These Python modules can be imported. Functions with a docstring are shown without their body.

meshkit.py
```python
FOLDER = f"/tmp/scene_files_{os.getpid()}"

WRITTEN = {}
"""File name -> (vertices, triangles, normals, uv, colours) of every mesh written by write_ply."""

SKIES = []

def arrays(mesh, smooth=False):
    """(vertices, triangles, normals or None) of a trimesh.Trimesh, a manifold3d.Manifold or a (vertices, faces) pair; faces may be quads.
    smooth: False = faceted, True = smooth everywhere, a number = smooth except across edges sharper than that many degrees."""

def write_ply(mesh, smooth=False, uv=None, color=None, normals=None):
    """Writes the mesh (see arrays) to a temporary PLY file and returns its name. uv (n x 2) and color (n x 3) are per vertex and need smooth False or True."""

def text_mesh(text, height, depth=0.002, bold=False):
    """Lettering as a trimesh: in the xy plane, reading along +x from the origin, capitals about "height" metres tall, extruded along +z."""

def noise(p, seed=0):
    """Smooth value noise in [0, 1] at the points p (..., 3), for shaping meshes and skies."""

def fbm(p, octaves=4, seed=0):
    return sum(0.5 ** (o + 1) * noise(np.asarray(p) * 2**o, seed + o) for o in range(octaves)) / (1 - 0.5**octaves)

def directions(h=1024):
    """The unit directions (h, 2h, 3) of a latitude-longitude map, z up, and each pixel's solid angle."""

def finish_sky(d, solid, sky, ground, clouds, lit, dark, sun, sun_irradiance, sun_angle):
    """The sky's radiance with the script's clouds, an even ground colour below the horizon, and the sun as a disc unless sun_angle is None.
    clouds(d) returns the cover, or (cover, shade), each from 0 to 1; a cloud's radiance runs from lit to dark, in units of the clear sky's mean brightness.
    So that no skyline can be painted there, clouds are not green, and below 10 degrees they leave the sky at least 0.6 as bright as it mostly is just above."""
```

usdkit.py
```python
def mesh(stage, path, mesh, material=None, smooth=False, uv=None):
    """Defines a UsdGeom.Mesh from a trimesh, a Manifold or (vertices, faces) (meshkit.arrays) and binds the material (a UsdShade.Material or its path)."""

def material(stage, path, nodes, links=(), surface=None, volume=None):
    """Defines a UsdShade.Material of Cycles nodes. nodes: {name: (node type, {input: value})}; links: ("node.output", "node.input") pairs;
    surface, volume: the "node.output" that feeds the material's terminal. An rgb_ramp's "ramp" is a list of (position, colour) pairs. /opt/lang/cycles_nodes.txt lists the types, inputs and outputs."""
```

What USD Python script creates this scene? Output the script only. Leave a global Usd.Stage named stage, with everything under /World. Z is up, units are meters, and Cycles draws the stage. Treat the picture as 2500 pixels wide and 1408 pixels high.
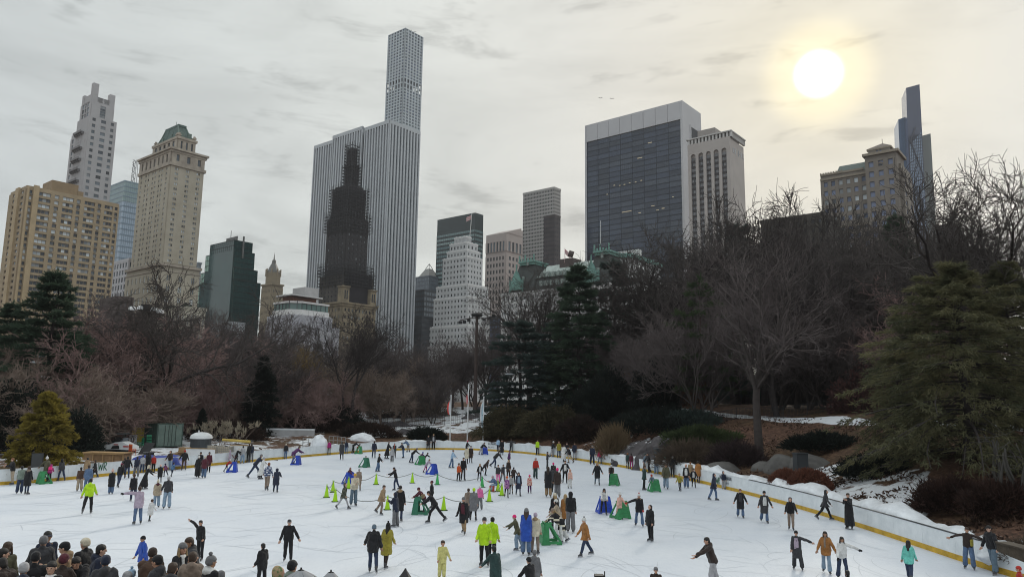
import math, random
import numpy as np
import trimesh
import manifold3d as m3
import usdkit, meshkit
from scipy import sparse
from pxr import Usd, UsdGeom, UsdLux, UsdShade, Gf, Sdf, Vt

stage = Usd.Stage.CreateInMemory()
UsdGeom.SetStageUpAxis(stage, 'Z')
UsdGeom.Xform.Define(stage, '/World')
UsdGeom.Scope.Define(stage, '/World/Looks')

# ---------------------------------------------------------------- camera
PW, PH, FOC = 2500.0, 1408.0, 1800.0
EYE = np.array([0.0, 0.0, 6.43])
PITCH, ROLL = math.radians(8.65), math.radians(0.8)
_f = np.array([0, math.cos(PITCH), math.sin(PITCH)])
_u = np.array([0, -math.sin(PITCH), math.cos(PITCH)])
_r = np.array([1.0, 0, 0])
RIGHT = _r * math.cos(ROLL) + _u * math.sin(ROLL)
UP = _u * math.cos(ROLL) - _r * math.sin(ROLL)
cam = UsdGeom.Camera.Define(stage, '/World/camera')
cam.CreateHorizontalApertureAttr(36.0)
cam.CreateFocalLengthAttr(36.0 * FOC / PW)
cam.CreateClippingRangeAttr(Gf.Vec2f(0.1, 20000))
EXPOSURE = 0.4
HAZE = 0.00008
cam.CreateExposureAttr(EXPOSURE)
cam.AddTransformOp().Set(Gf.Matrix4d(*RIGHT, 0, *UP, 0, *(-_f), 0, *EYE, 1))

def ray(px, py):
    return _f * FOC + RIGHT * (px - PW / 2) + UP * (PH / 2 - py)
def at(px, py, Y):                       # point seen at that place, Y metres ahead
    d = ray(px, py)
    return EYE + d * (Y / d[1])
def gp(px, py, z=0.0):                   # point of the plane z
    d = ray(px, py)
    return EYE + d * ((z - EYE[2]) / d[2])
def project(p):
    q = np.asarray(p, float) - EYE
    w = q @ _f
    return PW / 2 + FOC * (q @ RIGHT) / w, PH / 2 - FOC * (q @ UP) / w

# ---------------------------------------------------------------- sky and sun
SUN = ray(1998, 181); SUN /= np.linalg.norm(SUN)
SUN_EL, SUN_ROT = math.asin(SUN[2]), math.atan2(SUN[0], SUN[1])
SKY = 0.1
def sky_material():
    K = 0.93 / SKY
    c = lambda r, g, b: (r * K, g * K, b * K)
    nodes = {
        'sky': ('sky_texture', {'sky_type': 'single_scattering', 'sun_disc': False, 'sun_elevation': SUN_EL, 'sun_rotation': SUN_ROT}),
        'tc': ('texture_coordinate', {}),
        'map': ('mapping', {'mapping_type': 'point', 'scale': (1.0, 1.0, 3.2)}),
        'n1': ('noise_texture', {'scale': 2.3, 'detail': 6.0, 'roughness': 0.55, 'distortion': 0.6}),
        'map2': ('mapping', {'mapping_type': 'point', 'scale': (1.2, 1.0, 5.0), 'location': (3.1, 0.4, 1.2)}),
        'n2': ('noise_texture', {'scale': 6.5, 'detail': 5.0, 'roughness': 0.6, 'distortion': 0.3}),
        'dot': ('vector_math', {'math_type': 'dot_product', 'vector2': tuple(SUN)}),
        'warm': ('rgb_ramp', {'ramp': [(0.0, (0.45, 0.48, 0.485)), (0.55, (0.475, 0.505, 0.505)), (0.74, (0.545, 0.57, 0.555)), (0.87, (0.585, 0.60, 0.57)), (0.95, (0.62, 0.615, 0.57)), (0.98, (0.64, 0.62, 0.555)), (0.993, (0.66, 0.63, 0.54)), (1.0, (0.68, 0.635, 0.51))]}),
        'glow': ('map_range', {'range_type': 'smootherstep', 'from_min': math.cos(math.radians(1.9)), 'from_max': math.cos(math.radians(0.3)), 'to_min': 0.0, 'to_max': 1.0, 'clamp': True}),
        'glow2': ('map_range', {'range_type': 'smootherstep', 'from_min': math.cos(math.radians(4.6)), 'from_max': math.cos(math.radians(0.8)), 'to_min': 0.0, 'to_max': 1.0, 'clamp': True}),
        'cl1': ('map_range', {'range_type': 'smoothstep', 'from_min': 0.36, 'from_max': 0.66, 'to_min': 1.06, 'to_max': 0.86, 'clamp': True}),
        'cl2': ('map_range', {'range_type': 'smoothstep', 'from_min': 0.54, 'from_max': 0.74, 'to_min': 1.0, 'to_max': 0.74, 'clamp': True}),
        'cm': ('math', {'math_type': 'multiply'}),
        'scale': ('vector_math', {'math_type': 'scale'}), 'sep': ('separate_xyz', {}),
        'zen': ('map_range', {'range_type': 'smoothstep', 'from_min': 0.45, 'from_max': 1.0, 'to_min': 1.0, 'to_max': 1.5, 'clamp': True}), 'cz': ('math', {'math_type': 'multiply'}),   # overcast sky brightened overhead, above the view, to help light the facades
        'k': ('vector_math', {'math_type': 'scale', 'scale': K}),
        'mixsky': ('mix', {'mix_type': 'mix', 'fac': 0.97}),
        'halo': ('mix', {'mix_type': 'add', 'color2': c(0.22, 0.175, 0.06)}),
        'disc': ('mix', {'mix_type': 'mix', 'color2': c(2.2, 2.15, 1.95)}),
        'gm': ('math', {'math_type': 'multiply', 'use_clamp': True}),
        'bg': ('background_shader', {'strength': SKY}),
    }
    links = [('tc.generated', 'map.vector'), ('map.vector', 'n1.vector'), ('tc.generated', 'map2.vector'), ('map2.vector', 'n2.vector'), ('tc.generated', 'dot.vector1'),
             ('dot.value', 'warm.fac'), ('dot.value', 'glow.value'), ('dot.value', 'glow2.value'), ('n1.fac', 'cl1.value'), ('n2.fac', 'cl2.value'),
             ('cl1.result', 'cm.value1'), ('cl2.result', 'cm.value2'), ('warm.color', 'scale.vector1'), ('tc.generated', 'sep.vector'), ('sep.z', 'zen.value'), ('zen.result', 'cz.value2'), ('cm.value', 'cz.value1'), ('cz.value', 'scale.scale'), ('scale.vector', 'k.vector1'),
             ('sky.color', 'mixsky.color1'), ('k.vector', 'mixsky.color2'), ('mixsky.color', 'halo.color1'), ('glow2.result', 'halo.fac'), ('halo.color', 'disc.color1'), ('glow.result', 'gm.value1'), ('cl1.result', 'gm.value2'), ('gm.value', 'disc.fac'), ('disc.color', 'bg.color')]
    return usdkit.material(stage, '/World/Looks/sky', nodes, links, surface='bg.background')
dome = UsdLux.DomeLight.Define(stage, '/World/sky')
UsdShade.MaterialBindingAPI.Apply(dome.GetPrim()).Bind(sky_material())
dome.GetPrim().SetCustomDataByKey('kind', 'structure')
sun = UsdLux.DistantLight.Define(stage, '/World/sun')
sun.CreateIntensityAttr(0.4); sun.CreateAngleAttr(10.0); sun.CreateNormalizeAttr(True)
sun.CreateColorAttr(Gf.Vec3f(1.0, 0.93, 0.82))
_z = SUN; _x = np.cross([0, 0, 1.0], _z); _x /= np.linalg.norm(_x); _y = np.cross(_z, _x)
sun.AddTransformOp().Set(Gf.Matrix4d(*_x, 0, *_y, 0, *_z, 0, 0, 0, 0, 1))

# ---------------------------------------------------------------- helpers
USED = {}
def path_for(name, parent=None):
    base = (str(parent.GetPath()) if parent is not None else '/World') + '/' + name
    n = USED.get(base, -1) + 1
    USED[base] = n
    return base if n == 0 else f'{base}_{n:03d}'
def tag(prim, label=None, cat=None, group=None, kind=None):
    for k, v in (('label', label), ('category', cat), ('group', group), ('kind', kind)):
        if v:
            prim.SetCustomDataByKey(k, v)
    return prim
def thing(name, label=None, cat=None, loc=(0, 0, 0), rotz=0.0, group=None, scale=None):
    x = UsdGeom.Xform.Define(stage, path_for(name))
    x.AddTranslateOp().Set(Gf.Vec3d(*map(float, loc)))
    x.AddRotateZOp().Set(float(rotz))
    if scale is not None:
        x.AddScaleOp().Set(Gf.Vec3f(*(scale if np.ndim(scale) else (scale,) * 3)))
    return tag(x.GetPrim(), label, cat, group)
def copy_of(root, loc, rotz, scale, label, group=None):
    was = root.GetCustomData()
    r = thing(root.GetName().rsplit('_0', 1)[0] if root.GetName()[-3:].isdigit() else root.GetName(), label, was.get('category'), loc, rotz, group or was.get('group'), scale)
    r.GetReferences().AddInternalReference(root.GetPath())
    r.SetInstanceable(True)
    return r
def normals_of(v, f):
    n = np.zeros_like(v)
    fn = np.cross(v[f[:, 1]] - v[f[:, 0]], v[f[:, 2]] - v[f[:, 0]])
    for k in range(3):
        np.add.at(n, f[:, k], fn)
    return n / np.maximum(np.linalg.norm(n, axis=1, keepdims=True), 1e-12)
def obj(name, mesh, material, parent=None, smooth=False, kind=None, primvars=None, label=None):
    if isinstance(mesh, MB):
        mesh = mesh.arrays()
    elif hasattr(mesh, 'vertices'):
        mesh = (np.array(mesh.vertices), np.array(mesh.faces))
    v, f = np.asarray(mesh[0], np.float64), np.asarray(mesh[1], np.int32)
    m = UsdGeom.Mesh.Define(stage, path_for(name, parent))
    m.CreatePointsAttr(Vt.Vec3fArray.FromNumpy(v.astype(np.float32)))
    m.CreateFaceVertexCountsAttr(Vt.IntArray.FromNumpy(np.full(len(f), f.shape[1], np.int32)))
    m.CreateFaceVertexIndicesAttr(Vt.IntArray.FromNumpy(f.ravel()))
    m.CreateSubdivisionSchemeAttr('none')
    if smooth:
        m.CreateNormalsAttr(Vt.Vec3fArray.FromNumpy(normals_of(v, f if f.shape[1] == 3 else np.vstack([f[:, :3], f[:, [0, 2, 3]]])).astype(np.float32)))
        m.SetNormalsInterpolation('vertex')
    for k, a in (primvars or {}).items():
        UsdGeom.PrimvarsAPI(m).CreatePrimvar(k, Sdf.ValueTypeNames.FloatArray, 'vertex').Set(Vt.FloatArray.FromNumpy(np.asarray(a, np.float32)))
    if material is not None:
        UsdShade.MaterialBindingAPI.Apply(m.GetPrim()).Bind(material)
    return tag(m.GetPrim(), label, None, None, kind)

BOXF = np.array([[0, 2, 3, 1], [4, 5, 7, 6], [0, 1, 5, 4], [2, 6, 7, 3], [0, 4, 6, 2], [1, 3, 7, 5]])
class MB:
    """collects quads and triangles (triangles stored as triangles)"""
    def __init__(s): s.v, s.f, s.n = [], [], 0
    def add(s, v, f):
        v = np.asarray(v, float); f = np.asarray(f, int)
        if f.shape[1] == 4:
            f = np.vstack([f[:, [0, 1, 2]], f[:, [0, 2, 3]]])
        s.v.append(v); s.f.append(f + s.n); s.n += len(v)
        return s
    def mesh(s, m):
        return s.add(m.vertices, m.faces)
    def frame_boxes(s, O, u, n, rows):
        """rows: (u0,u1,d0,d1,z0,z1) in the frame of a wall: along u, out along n, up"""
        rows = np.atleast_2d(np.asarray(rows, float))
        if not len(rows) or rows.shape[1] != 6: return s
        c = np.stack(np.meshgrid([0, 1], [0, 1], [0, 1], indexing='ij'), -1).reshape(-1, 3)   # u,d,z
        U = rows[:, 0:2][:, c[:, 0]]; D = rows[:, 2:4][:, c[:, 1]]; Z = rows[:, 4:6][:, c[:, 2]]
        v = np.asarray(O, float) + U[..., None] * np.asarray(u, float) + D[..., None] * np.asarray(n, float) + Z[..., None] * np.array([0, 0, 1.0])
        k = len(rows)
        q = np.array([[0, 1, 3, 2], [4, 6, 7, 5], [0, 4, 5, 1], [2, 3, 7, 6], [0, 2, 6, 4], [1, 5, 7, 3]])
        if np.dot(np.cross(u, n), [0, 0, 1]) < 0: q = q[:, ::-1]
        f = (np.arange(k)[:, None, None] * 8 + q[None]).reshape(-1, 4)
        return s.add(v.reshape(-1, 3), f)
    def box(s, lo, hi):
        return s.frame_boxes((0, 0, 0), (1, 0, 0), (0, 1, 0), [(lo[0], hi[0], lo[1], hi[1], lo[2], hi[2])])
    def tube(s, pts, rad, sides=6, cap=True):
        pts = np.asarray(pts, float); k = len(pts)
        rad = np.full(k, rad) if np.ndim(rad) == 0 else np.asarray(rad, float)
        t = np.gradient(pts, axis=0); t /= np.maximum(np.linalg.norm(t, axis=1, keepdims=True), 1e-9)
        ref = np.where(np.abs(t[:, 2:3]) > 0.9, [[1.0, 0, 0]], [[0, 0, 1.0]])
        a = np.cross(t, ref); a /= np.maximum(np.linalg.norm(a, axis=1, keepdims=True), 1e-9); b = np.cross(t, a)
        w = np.arange(sides) * 2 * np.pi / sides
        v = (pts[:, None] + rad[:, None, None] * (np.cos(w)[None, :, None] * a[:, None] + np.sin(w)[None, :, None] * b[:, None])).reshape(-1, 3)
        i = np.arange(k - 1)[:, None] * sides; j = np.arange(sides)[None]; jn = (j + 1) % sides
        f = np.stack([i + j, i + jn, i + sides + jn, i + sides + j], -1).reshape(-1, 4)
        s.add(v, f)
        if cap:
            s.add(v[:sides], [[0, q + 1, q] for q in range(1, sides - 1)]); s.add(v[-sides:], [[0, q, q + 1] for q in range(1, sides - 1)])
        return s
    def prism(s, poly, O, u, n, d0, d1):
        """polygon of (u,z) points (convex or earcut) extruded along n"""
        from shapely.geometry import Polygon
        p = poly if hasattr(poly, 'exterior') else Polygon(poly)
        m = trimesh.creation.extrude_polygon(p, d1 - d0, engine='earcut')
        w = np.array(m.vertices)
        v = np.asarray(O, float) + w[:, :1] * np.asarray(u, float) + (w[:, 2:3] + d0) * np.asarray(n, float) + w[:, 1:2] * np.array([0, 0, 1.0])
        fa = np.array(m.faces)
        if np.dot(np.cross(u, n), [0, 0, 1]) > 0: fa = fa[:, ::-1]
        return s.add(v, fa)
    def arrays(s):
        return np.vstack(s.v), np.vstack(s.f)

MATS = {}
def mat(name, color, rough=0.7, var=0.12, scale=1.5, bump=0.0, bscale=None, metallic=0.0, spec=0.4, island=0.0, sheen=0.0, color2=None, coord='position'):
    """painted, stone, cloth or metal surface: two tones by noise, fine relief, random tone per piece"""
    if name in MATS: return MATS[name]
    color = np.asarray(color, float)
    c2 = np.asarray(color2, float) if color2 is not None else color * (1 - 2.2 * var)
    nodes = {'g': ('geometry', {}), 'tc': ('texture_coordinate', {}), 'n': ('noise_texture', {'scale': scale, 'detail': 5.0, 'roughness': 0.62}),
             'r': ('rgb_ramp', {'ramp': [(0.25, tuple(c2)), (0.75, tuple(np.minimum(color * (1 + var * 0.6), 0.9)))]}),
             'p': ('principled_bsdf', {'roughness': rough, 'metallic': metallic, 'specular_ior_level': spec, 'sheen_weight': sheen})}
    src = 'tc.object' if coord == 'object' else 'g.position'
    links = [(src, 'n.vector'), ('n.fac', 'r.fac')]
    out = 'r.color'
    if island:
        nodes['mr'] = ('map_range', {'from_min': 0.0, 'from_max': 1.0, 'to_min': 1 - island, 'to_max': 1 + island})
        nodes['sc'] = ('vector_math', {'math_type': 'scale'})
        links += [('g.random_per_island', 'mr.value'), ('r.color', 'sc.vector1'), ('mr.result', 'sc.scale')]
        out = 'sc.vector'
    links.append((out, 'p.base_color'))
    if bump:
        nodes['bn'] = ('noise_texture', {'scale': bscale or scale * 6, 'detail': 4.0, 'roughness': 0.6})
        nodes['b'] = ('bump', {'strength': bump, 'distance': 0.05})
        links += [(src, 'bn.vector'), ('bn.fac', 'b.height'), ('b.normal', 'p.normal')]
    MATS[name] = usdkit.material(stage, '/World/Looks/' + name, nodes, links, surface='p.BSDF')
    return MATS[name]
def glass(name, dark, light, rough=0.12, spec=0.6, scale=0.06, metallic=0.0, lo=0.3, hi=0.7):
    """window glass seen from afar: blinds, rooms and painted-in sky reflection differ from one pane to the next"""
    if name in MATS: return MATS[name]
    nodes = {'g': ('geometry', {}), 'n': ('noise_texture', {'scale': scale, 'detail': 3.0}),
             'wob': ('noise_texture', {'scale': 0.5, 'detail': 2.0}), 'b': ('bump', {'strength': 0.06, 'distance': 0.3}),
             'oi': ('object_info', {}), 'su': ('math', {'math_type': 'add'}), 'fr': ('math', {'math_type': 'fraction'}), 'a': ('math', {'math_type': 'multiply_add', 'value2': 0.75}), 'h': ('math', {'math_type': 'multiply', 'value2': 0.35}),
             'r': ('rgb_ramp', {'ramp': [(lo, tuple(dark)), (hi, tuple(light))]}),
             'p': ('principled_bsdf', {'roughness': rough, 'specular_ior_level': spec, 'metallic': metallic})}
    links = [('g.position', 'n.vector'), ('n.fac', 'h.value1'), ('g.random_per_island', 'su.value1'), ('oi.random', 'su.value2'), ('su.value', 'fr.value1'), ('fr.value', 'a.value1'), ('h.value', 'a.value3'), ('a.value', 'r.fac'), ('r.color', 'p.base_color'),
             ('g.position', 'wob.vector'), ('wob.fac', 'b.height'), ('b.normal', 'p.normal')]
    MATS[name] = usdkit.material(stage, '/World/Looks/' + name, nodes, links, surface='p.BSDF')
    return MATS[name]
# ---------------------------------------------------------------- the rink's outline, the ground
EDGE_PX = [(0, 1186.5), (60, 1181), (128, 1175), (165, 1172), (235, 1164), (366, 1151), (430, 1144.7), (513, 1136.8), (616, 1126), (707, 1118), (780, 1112.5), (830, 1106.5), (919, 1099.5), (982, 1096.6), (1074, 1095.4), (1133, 1096),
           (1218, 1099), (1292, 1105.6), (1357, 1114.3), (1409, 1122), (1475, 1132.5), (1524, 1141), (1580, 1151), (1616, 1157), (1657, 1165.6), (1709, 1177.6), (1779, 1195), (1880, 1218), (1949, 1240), (2029, 1264), (2091, 1283), (2190, 1316), (2252, 1337), (2351, 1371), (2411, 1393), (2450, 1408)]
EDGE = np.array([gp(*p)[:2] for p in EDGE_PX])
def smooth_line(P, step, it=3):
    for _ in range(it):
        P = np.vstack([P[:1], 0.25 * P[:-2] + 0.5 * P[1:-1] + 0.25 * P[2:], P[-1:]])
    s = np.concatenate([[0], np.cumsum(np.linalg.norm(np.diff(P, axis=0), axis=1))])
    t = np.linspace(0, s[-1], max(3, int(round(s[-1] / step)) + 1))
    return np.stack([np.interp(t, s, P[:, 0]), np.interp(t, s, P[:, 1])], 1)
EDGE = np.vstack([[(-47, 44.0)], EDGE, [(20.6, 24.0), (21.6, 21.0)]])
LINE = smooth_line(EDGE, 2.4)
NEAR_Y = 19.0
RINK = np.vstack([LINE, [(21.8, NEAR_Y), (-52, NEAR_Y), (-52, 40)]])
_b = np.arctan2(LINE[:, 0], LINE[:, 1]); _d = np.hypot(LINE[:, 0], LINE[:, 1])
_o = np.argsort(_b); _b, _d = _b[_o], _d[_o]
def board_dist(b):
    return np.interp(b, _b, _d)
def bearing(px):
    r = ray(px, 980); return math.atan2(r[0], r[1])
PROFILE = {-400: [(0, .3), (10, .5), (35, 1.0), (60, 2.0), (110, 3.0)], 0: [(0, .3), (10, .5), (35, 1.0), (60, 2.0), (110, 3.0)], 270: [(0, .3), (13, .55), (30, .95), (45, 1.2), (70, 2.4), (110, 3.0)],
           700: [(0, .4), (12, .8), (28, 1.2), (45, 2.0), (80, 3.2)], 880: [(0, .4), (10, .9), (25, 2.0), (43, 3.3), (80, 4.2)], 1050: [(0, .4), (8, 1.3), (25, 3.1), (43, 4.5), (80, 5.0)], 1300: [(0, .6), (8, 2.4), (21, 4.6), (40, 5.3), (80, 5.5)],
           1600: [(0, .4), (8, 1.6), (17, 3.6), (28, 5.6), (31, 6.0), (70, 6.25)], 1900: [(0, .4), (8, 1.0), (15, 1.5), (28, 4.0), (36, 5.2), (45, 6.0), (80, 6.25)], 2300: [(0, .35), (6, 1.2), (13, 2.5), (24, 4.3), (40, 5.6), (60, 6.1), (80, 6.2)], 2900: [(0, .35), (6, 1.2), (13, 2.5), (24, 4.3), (40, 5.6), (60, 6.1), (80, 6.2)]}
_pb = np.array([bearing(k) for k in PROFILE])
def ground_z(x, y):
    x, y = np.asarray(x, float), np.asarray(y, float)
    b, r = np.arctan2(x, y), np.hypot(x, y)
    d = r - board_dist(b)
    zs = np.stack([np.interp(d, [p[0] for p in q], [p[1] for p in q]) for q in PROFILE.values()], -1)
    i = np.clip(np.searchsorted(_pb, b) - 1, 0, len(_pb) - 2)
    t = np.clip((b - _pb[i]) / (_pb[i + 1] - _pb[i]), 0, 1)
    z = np.take_along_axis(zs, i[..., None], -1)[..., 0] * (1 - t) + np.take_along_axis(zs, (i + 1)[..., None], -1)[..., 0] * t
    k = np.clip(d / 6, 0, 1) * np.clip((500 - d) / 300, 0, 1)
    z = z + k * (meshkit.fbm(np.stack([x / 5, y / 5, np.zeros_like(x)], -1), 4, 3) - 0.5) * 0.9
    return np.where(d > 0.1, z, -0.25)
def on_ground(px, Y):
    b = bearing(px)
    x = Y * math.tan(b)
    return np.array([x, Y, float(ground_z(np.array([x]), np.array([float(Y)]))[0])])

def clear_of(px, Y, r):
    """the same column, far enough back to stand clear of the boards"""
    b = bearing(px); need = float(board_dist(b)) + r
    return max(Y, need * math.cos(b))

def build_ground():
    bs = np.concatenate([np.linspace(-math.pi, -0.8, 30)[:-1], np.linspace(-0.8, 0.75, 260), np.linspace(0.75, math.pi, 30)[1:]])
    bd = board_dist(bs)
    offs = np.concatenate([[0.05, 0.16], np.linspace(0.6, 12, 24), np.linspace(12.8, 60, 52), [66, 74, 85, 100, 130, 180, 260, 400, 700, 1500, 4000]])
    R = np.concatenate([np.zeros((len(bs), 1)), bd[:, None] * 0.5, bd[:, None] - 0.06, bd[:, None] + offs[None]], 1)
    X, Y = R * np.sin(bs)[:, None], R * np.cos(bs)[:, None]
    Z = ground_z(X, Y)
    Z[np.abs(bs) > 0.85] = np.minimum(Z[np.abs(bs) > 0.85], 3.0)
    v = np.stack([X, Y, Z], -1).reshape(-1, 3)
    n, k = R.shape
    i, j = np.meshgrid(np.arange(n - 1), np.arange(k - 1), indexing='ij')
    q = np.stack([i * k + j, (i + 1) * k + j, (i + 1) * k + j + 1, i * k + j + 1], -1).reshape(-1, 4)
    f = np.vstack([q[:, [0, 2, 1]], q[:, [0, 3, 2]]])
    # where snow lies: open patches between the trees, the path on the hill, the rocks in the middle
    px, py = project(v)
    D = R.reshape(-1) - np.repeat(bd, k)
    snow = np.full(len(v), 0.12)
    def patch(x0, x1, d0, d1, s, soft=60):
        w = np.clip((px - x0) / soft + 0.5, 0, 1) * np.clip((x1 - px) / soft + 0.5, 0, 1) * np.clip((D - d0) / 2 + 0.5, 0, 1) * np.clip((d1 - D) / 2 + 0.5, 0, 1)
        snow[:] = np.maximum(snow, w * s)
    patch(-400, 820, 1, 40, 0.47); patch(215, 640, 5, 36, 0.56); patch(830, 1230, 9, 62, 0.57); patch(1480, 2900, 30.5, 36, 0.72); patch(1930, 2290, 1, 15, 0.56); patch(2250, 2700, 0, 5, 0.5); patch(1400, 1700, 1, 16, 0.42)
    g = {'g': ('geometry', {}), 'at': ('attribute', {'attribute': 'snow'}), 'n': ('noise_texture', {'scale': 0.55, 'detail': 7.0, 'roughness': 0.68}), 'n2': ('noise_texture', {'scale': 2.6, 'detail': 8.0, 'roughness': 0.78}), 'n3': ('noise_texture', {'scale': 0.12, 'detail': 3.0}),
         'ad': ('math', {'math_type': 'add'}), 'mr': ('map_range', {'range_type': 'smoothstep', 'from_min': 0.97, 'from_max': 1.06, 'clamp': True}),
         'lit': ('rgb_ramp', {'ramp': [(0.3, (0.035, 0.022, 0.017)), (0.46, (0.10, 0.058, 0.044)), (0.56, (0.18, 0.105, 0.075)), (0.68, (0.27, 0.19, 0.14))]}), 'zone': ('rgb_ramp', {'ramp': [(0.4, (0.9, 0.85, 0.8)), (0.6, (0.65, 0.7, 0.55))]}),
         'mul': ('mix', {'mix_type': 'multiply', 'fac': 1.0}), 'mx': ('mix', {'mix_type': 'mix', 'color2': (0.78, 0.81, 0.85)}), 'b': ('bump', {'strength': 0.6, 'distance': 0.12}), 'p': ('principled_bsdf', {'roughness': 0.85, 'specular_ior_level': 0.2})}
    links = [('g.position', 'n.vector'), ('g.position', 'n2.vector'), ('g.position', 'n3.vector'), ('n.fac', 'ad.value1'), ('at.fac', 'ad.value2'), ('ad.value', 'mr.value'), ('n2.fac', 'lit.fac'), ('n3.fac', 'zone.fac'), ('lit.color', 'mul.color1'), ('zone.color', 'mul.color2'), ('mul.color', 'mx.color1'), ('mr.result', 'mx.fac'), ('mx.color', 'p.base_color'), ('n2.fac', 'b.height'), ('b.normal', 'p.normal')]
    m = usdkit.material(stage, '/World/Looks/leaf_litter_and_snow', g, links, surface='p.BSDF')
    obj('ground', (v, f), m, smooth=True, kind='structure', primvars={'snow': snow})
build_ground()

def poly_sheet(name, poly, z, material):
    from shapely.geometry import Polygon
    v, f = trimesh.creation.triangulate_polygon(Polygon(poly), engine='earcut')
    v = np.column_stack([v, np.full(len(v), z)])
    n = np.cross(v[f[:, 1]] - v[f[:, 0]], v[f[:, 2]] - v[f[:, 0]])[:, 2]
    f = np.where((n < 0)[:, None], f[:, ::-1], f)
    obj(name, (v, f), material, kind='structure')
def ice_material():
    g = {'g': ('geometry', {}), 'm1': ('mapping', {'scale': (0.5, 6.0, 1.0), 'rotation': (0, 0, 0.5)}), 'm2': ('mapping', {'scale': (5.0, 0.6, 1.0), 'rotation': (0, 0, 0.2)}), 's1': ('noise_texture', {'scale': 3.0, 'detail': 8.0, 'roughness': 0.75}), 's2': ('noise_texture', {'scale': 3.0, 'detail': 8.0, 'roughness': 0.75}),
         'big': ('noise_texture', {'scale': 0.13, 'detail': 4.0, 'roughness': 0.6}), 'sum': ('math', {'math_type': 'add'}), 'half': ('math', {'math_type': 'multiply', 'value2': 0.5}),
         'fine': ('rgb_ramp', {'ramp': [(0.30, (0.78, 0.80, 0.83)), (0.43, (0.90, 0.91, 0.93)), (0.52, (0.98, 0.98, 0.99)), (0.66, (1.0, 1.0, 1.0))]}), 'tone': ('rgb_ramp', {'ramp': [(0.3, (0.70, 0.75, 0.82)), (0.7, (0.81, 0.845, 0.89))]}), 'mul': ('mix', {'mix_type': 'multiply', 'fac': 1.0}),
         'b': ('bump', {'strength': 0.25, 'distance': 0.02}), 'p': ('principled_bsdf', {'roughness': 0.6, 'specular_ior_level': 0.08})}
    links = [('g.position', 'm1.vector'), ('g.position', 'm2.vector'), ('m1.vector', 's1.vector'), ('m2.vector', 's2.vector'), ('g.position', 'big.vector'), ('s1.fac', 'sum.value1'), ('s2.fac', 'sum.value2'), ('sum.value', 'half.value1'), ('half.value', 'fine.fac'), ('big.fac', 'tone.fac'), ('fine.color', 'mul.color1'), ('tone.color', 'mul.color2'), ('mul.color', 'p.base_color'), ('half.value', 'b.height'), ('b.normal', 'p.normal')]
    return usdkit.material(stage, '/World/Looks/skating_ice', g, links, surface='p.BSDF')
poly_sheet('ice_rink', RINK, 0.0, ice_material())
poly_sheet('terrace', [(-60, -20), (40, -20), (40, NEAR_Y), (-60, NEAR_Y)], -0.01, mat('terrace_concrete', (0.30, 0.29, 0.28), 0.85, 0.15, 0.8))

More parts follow.
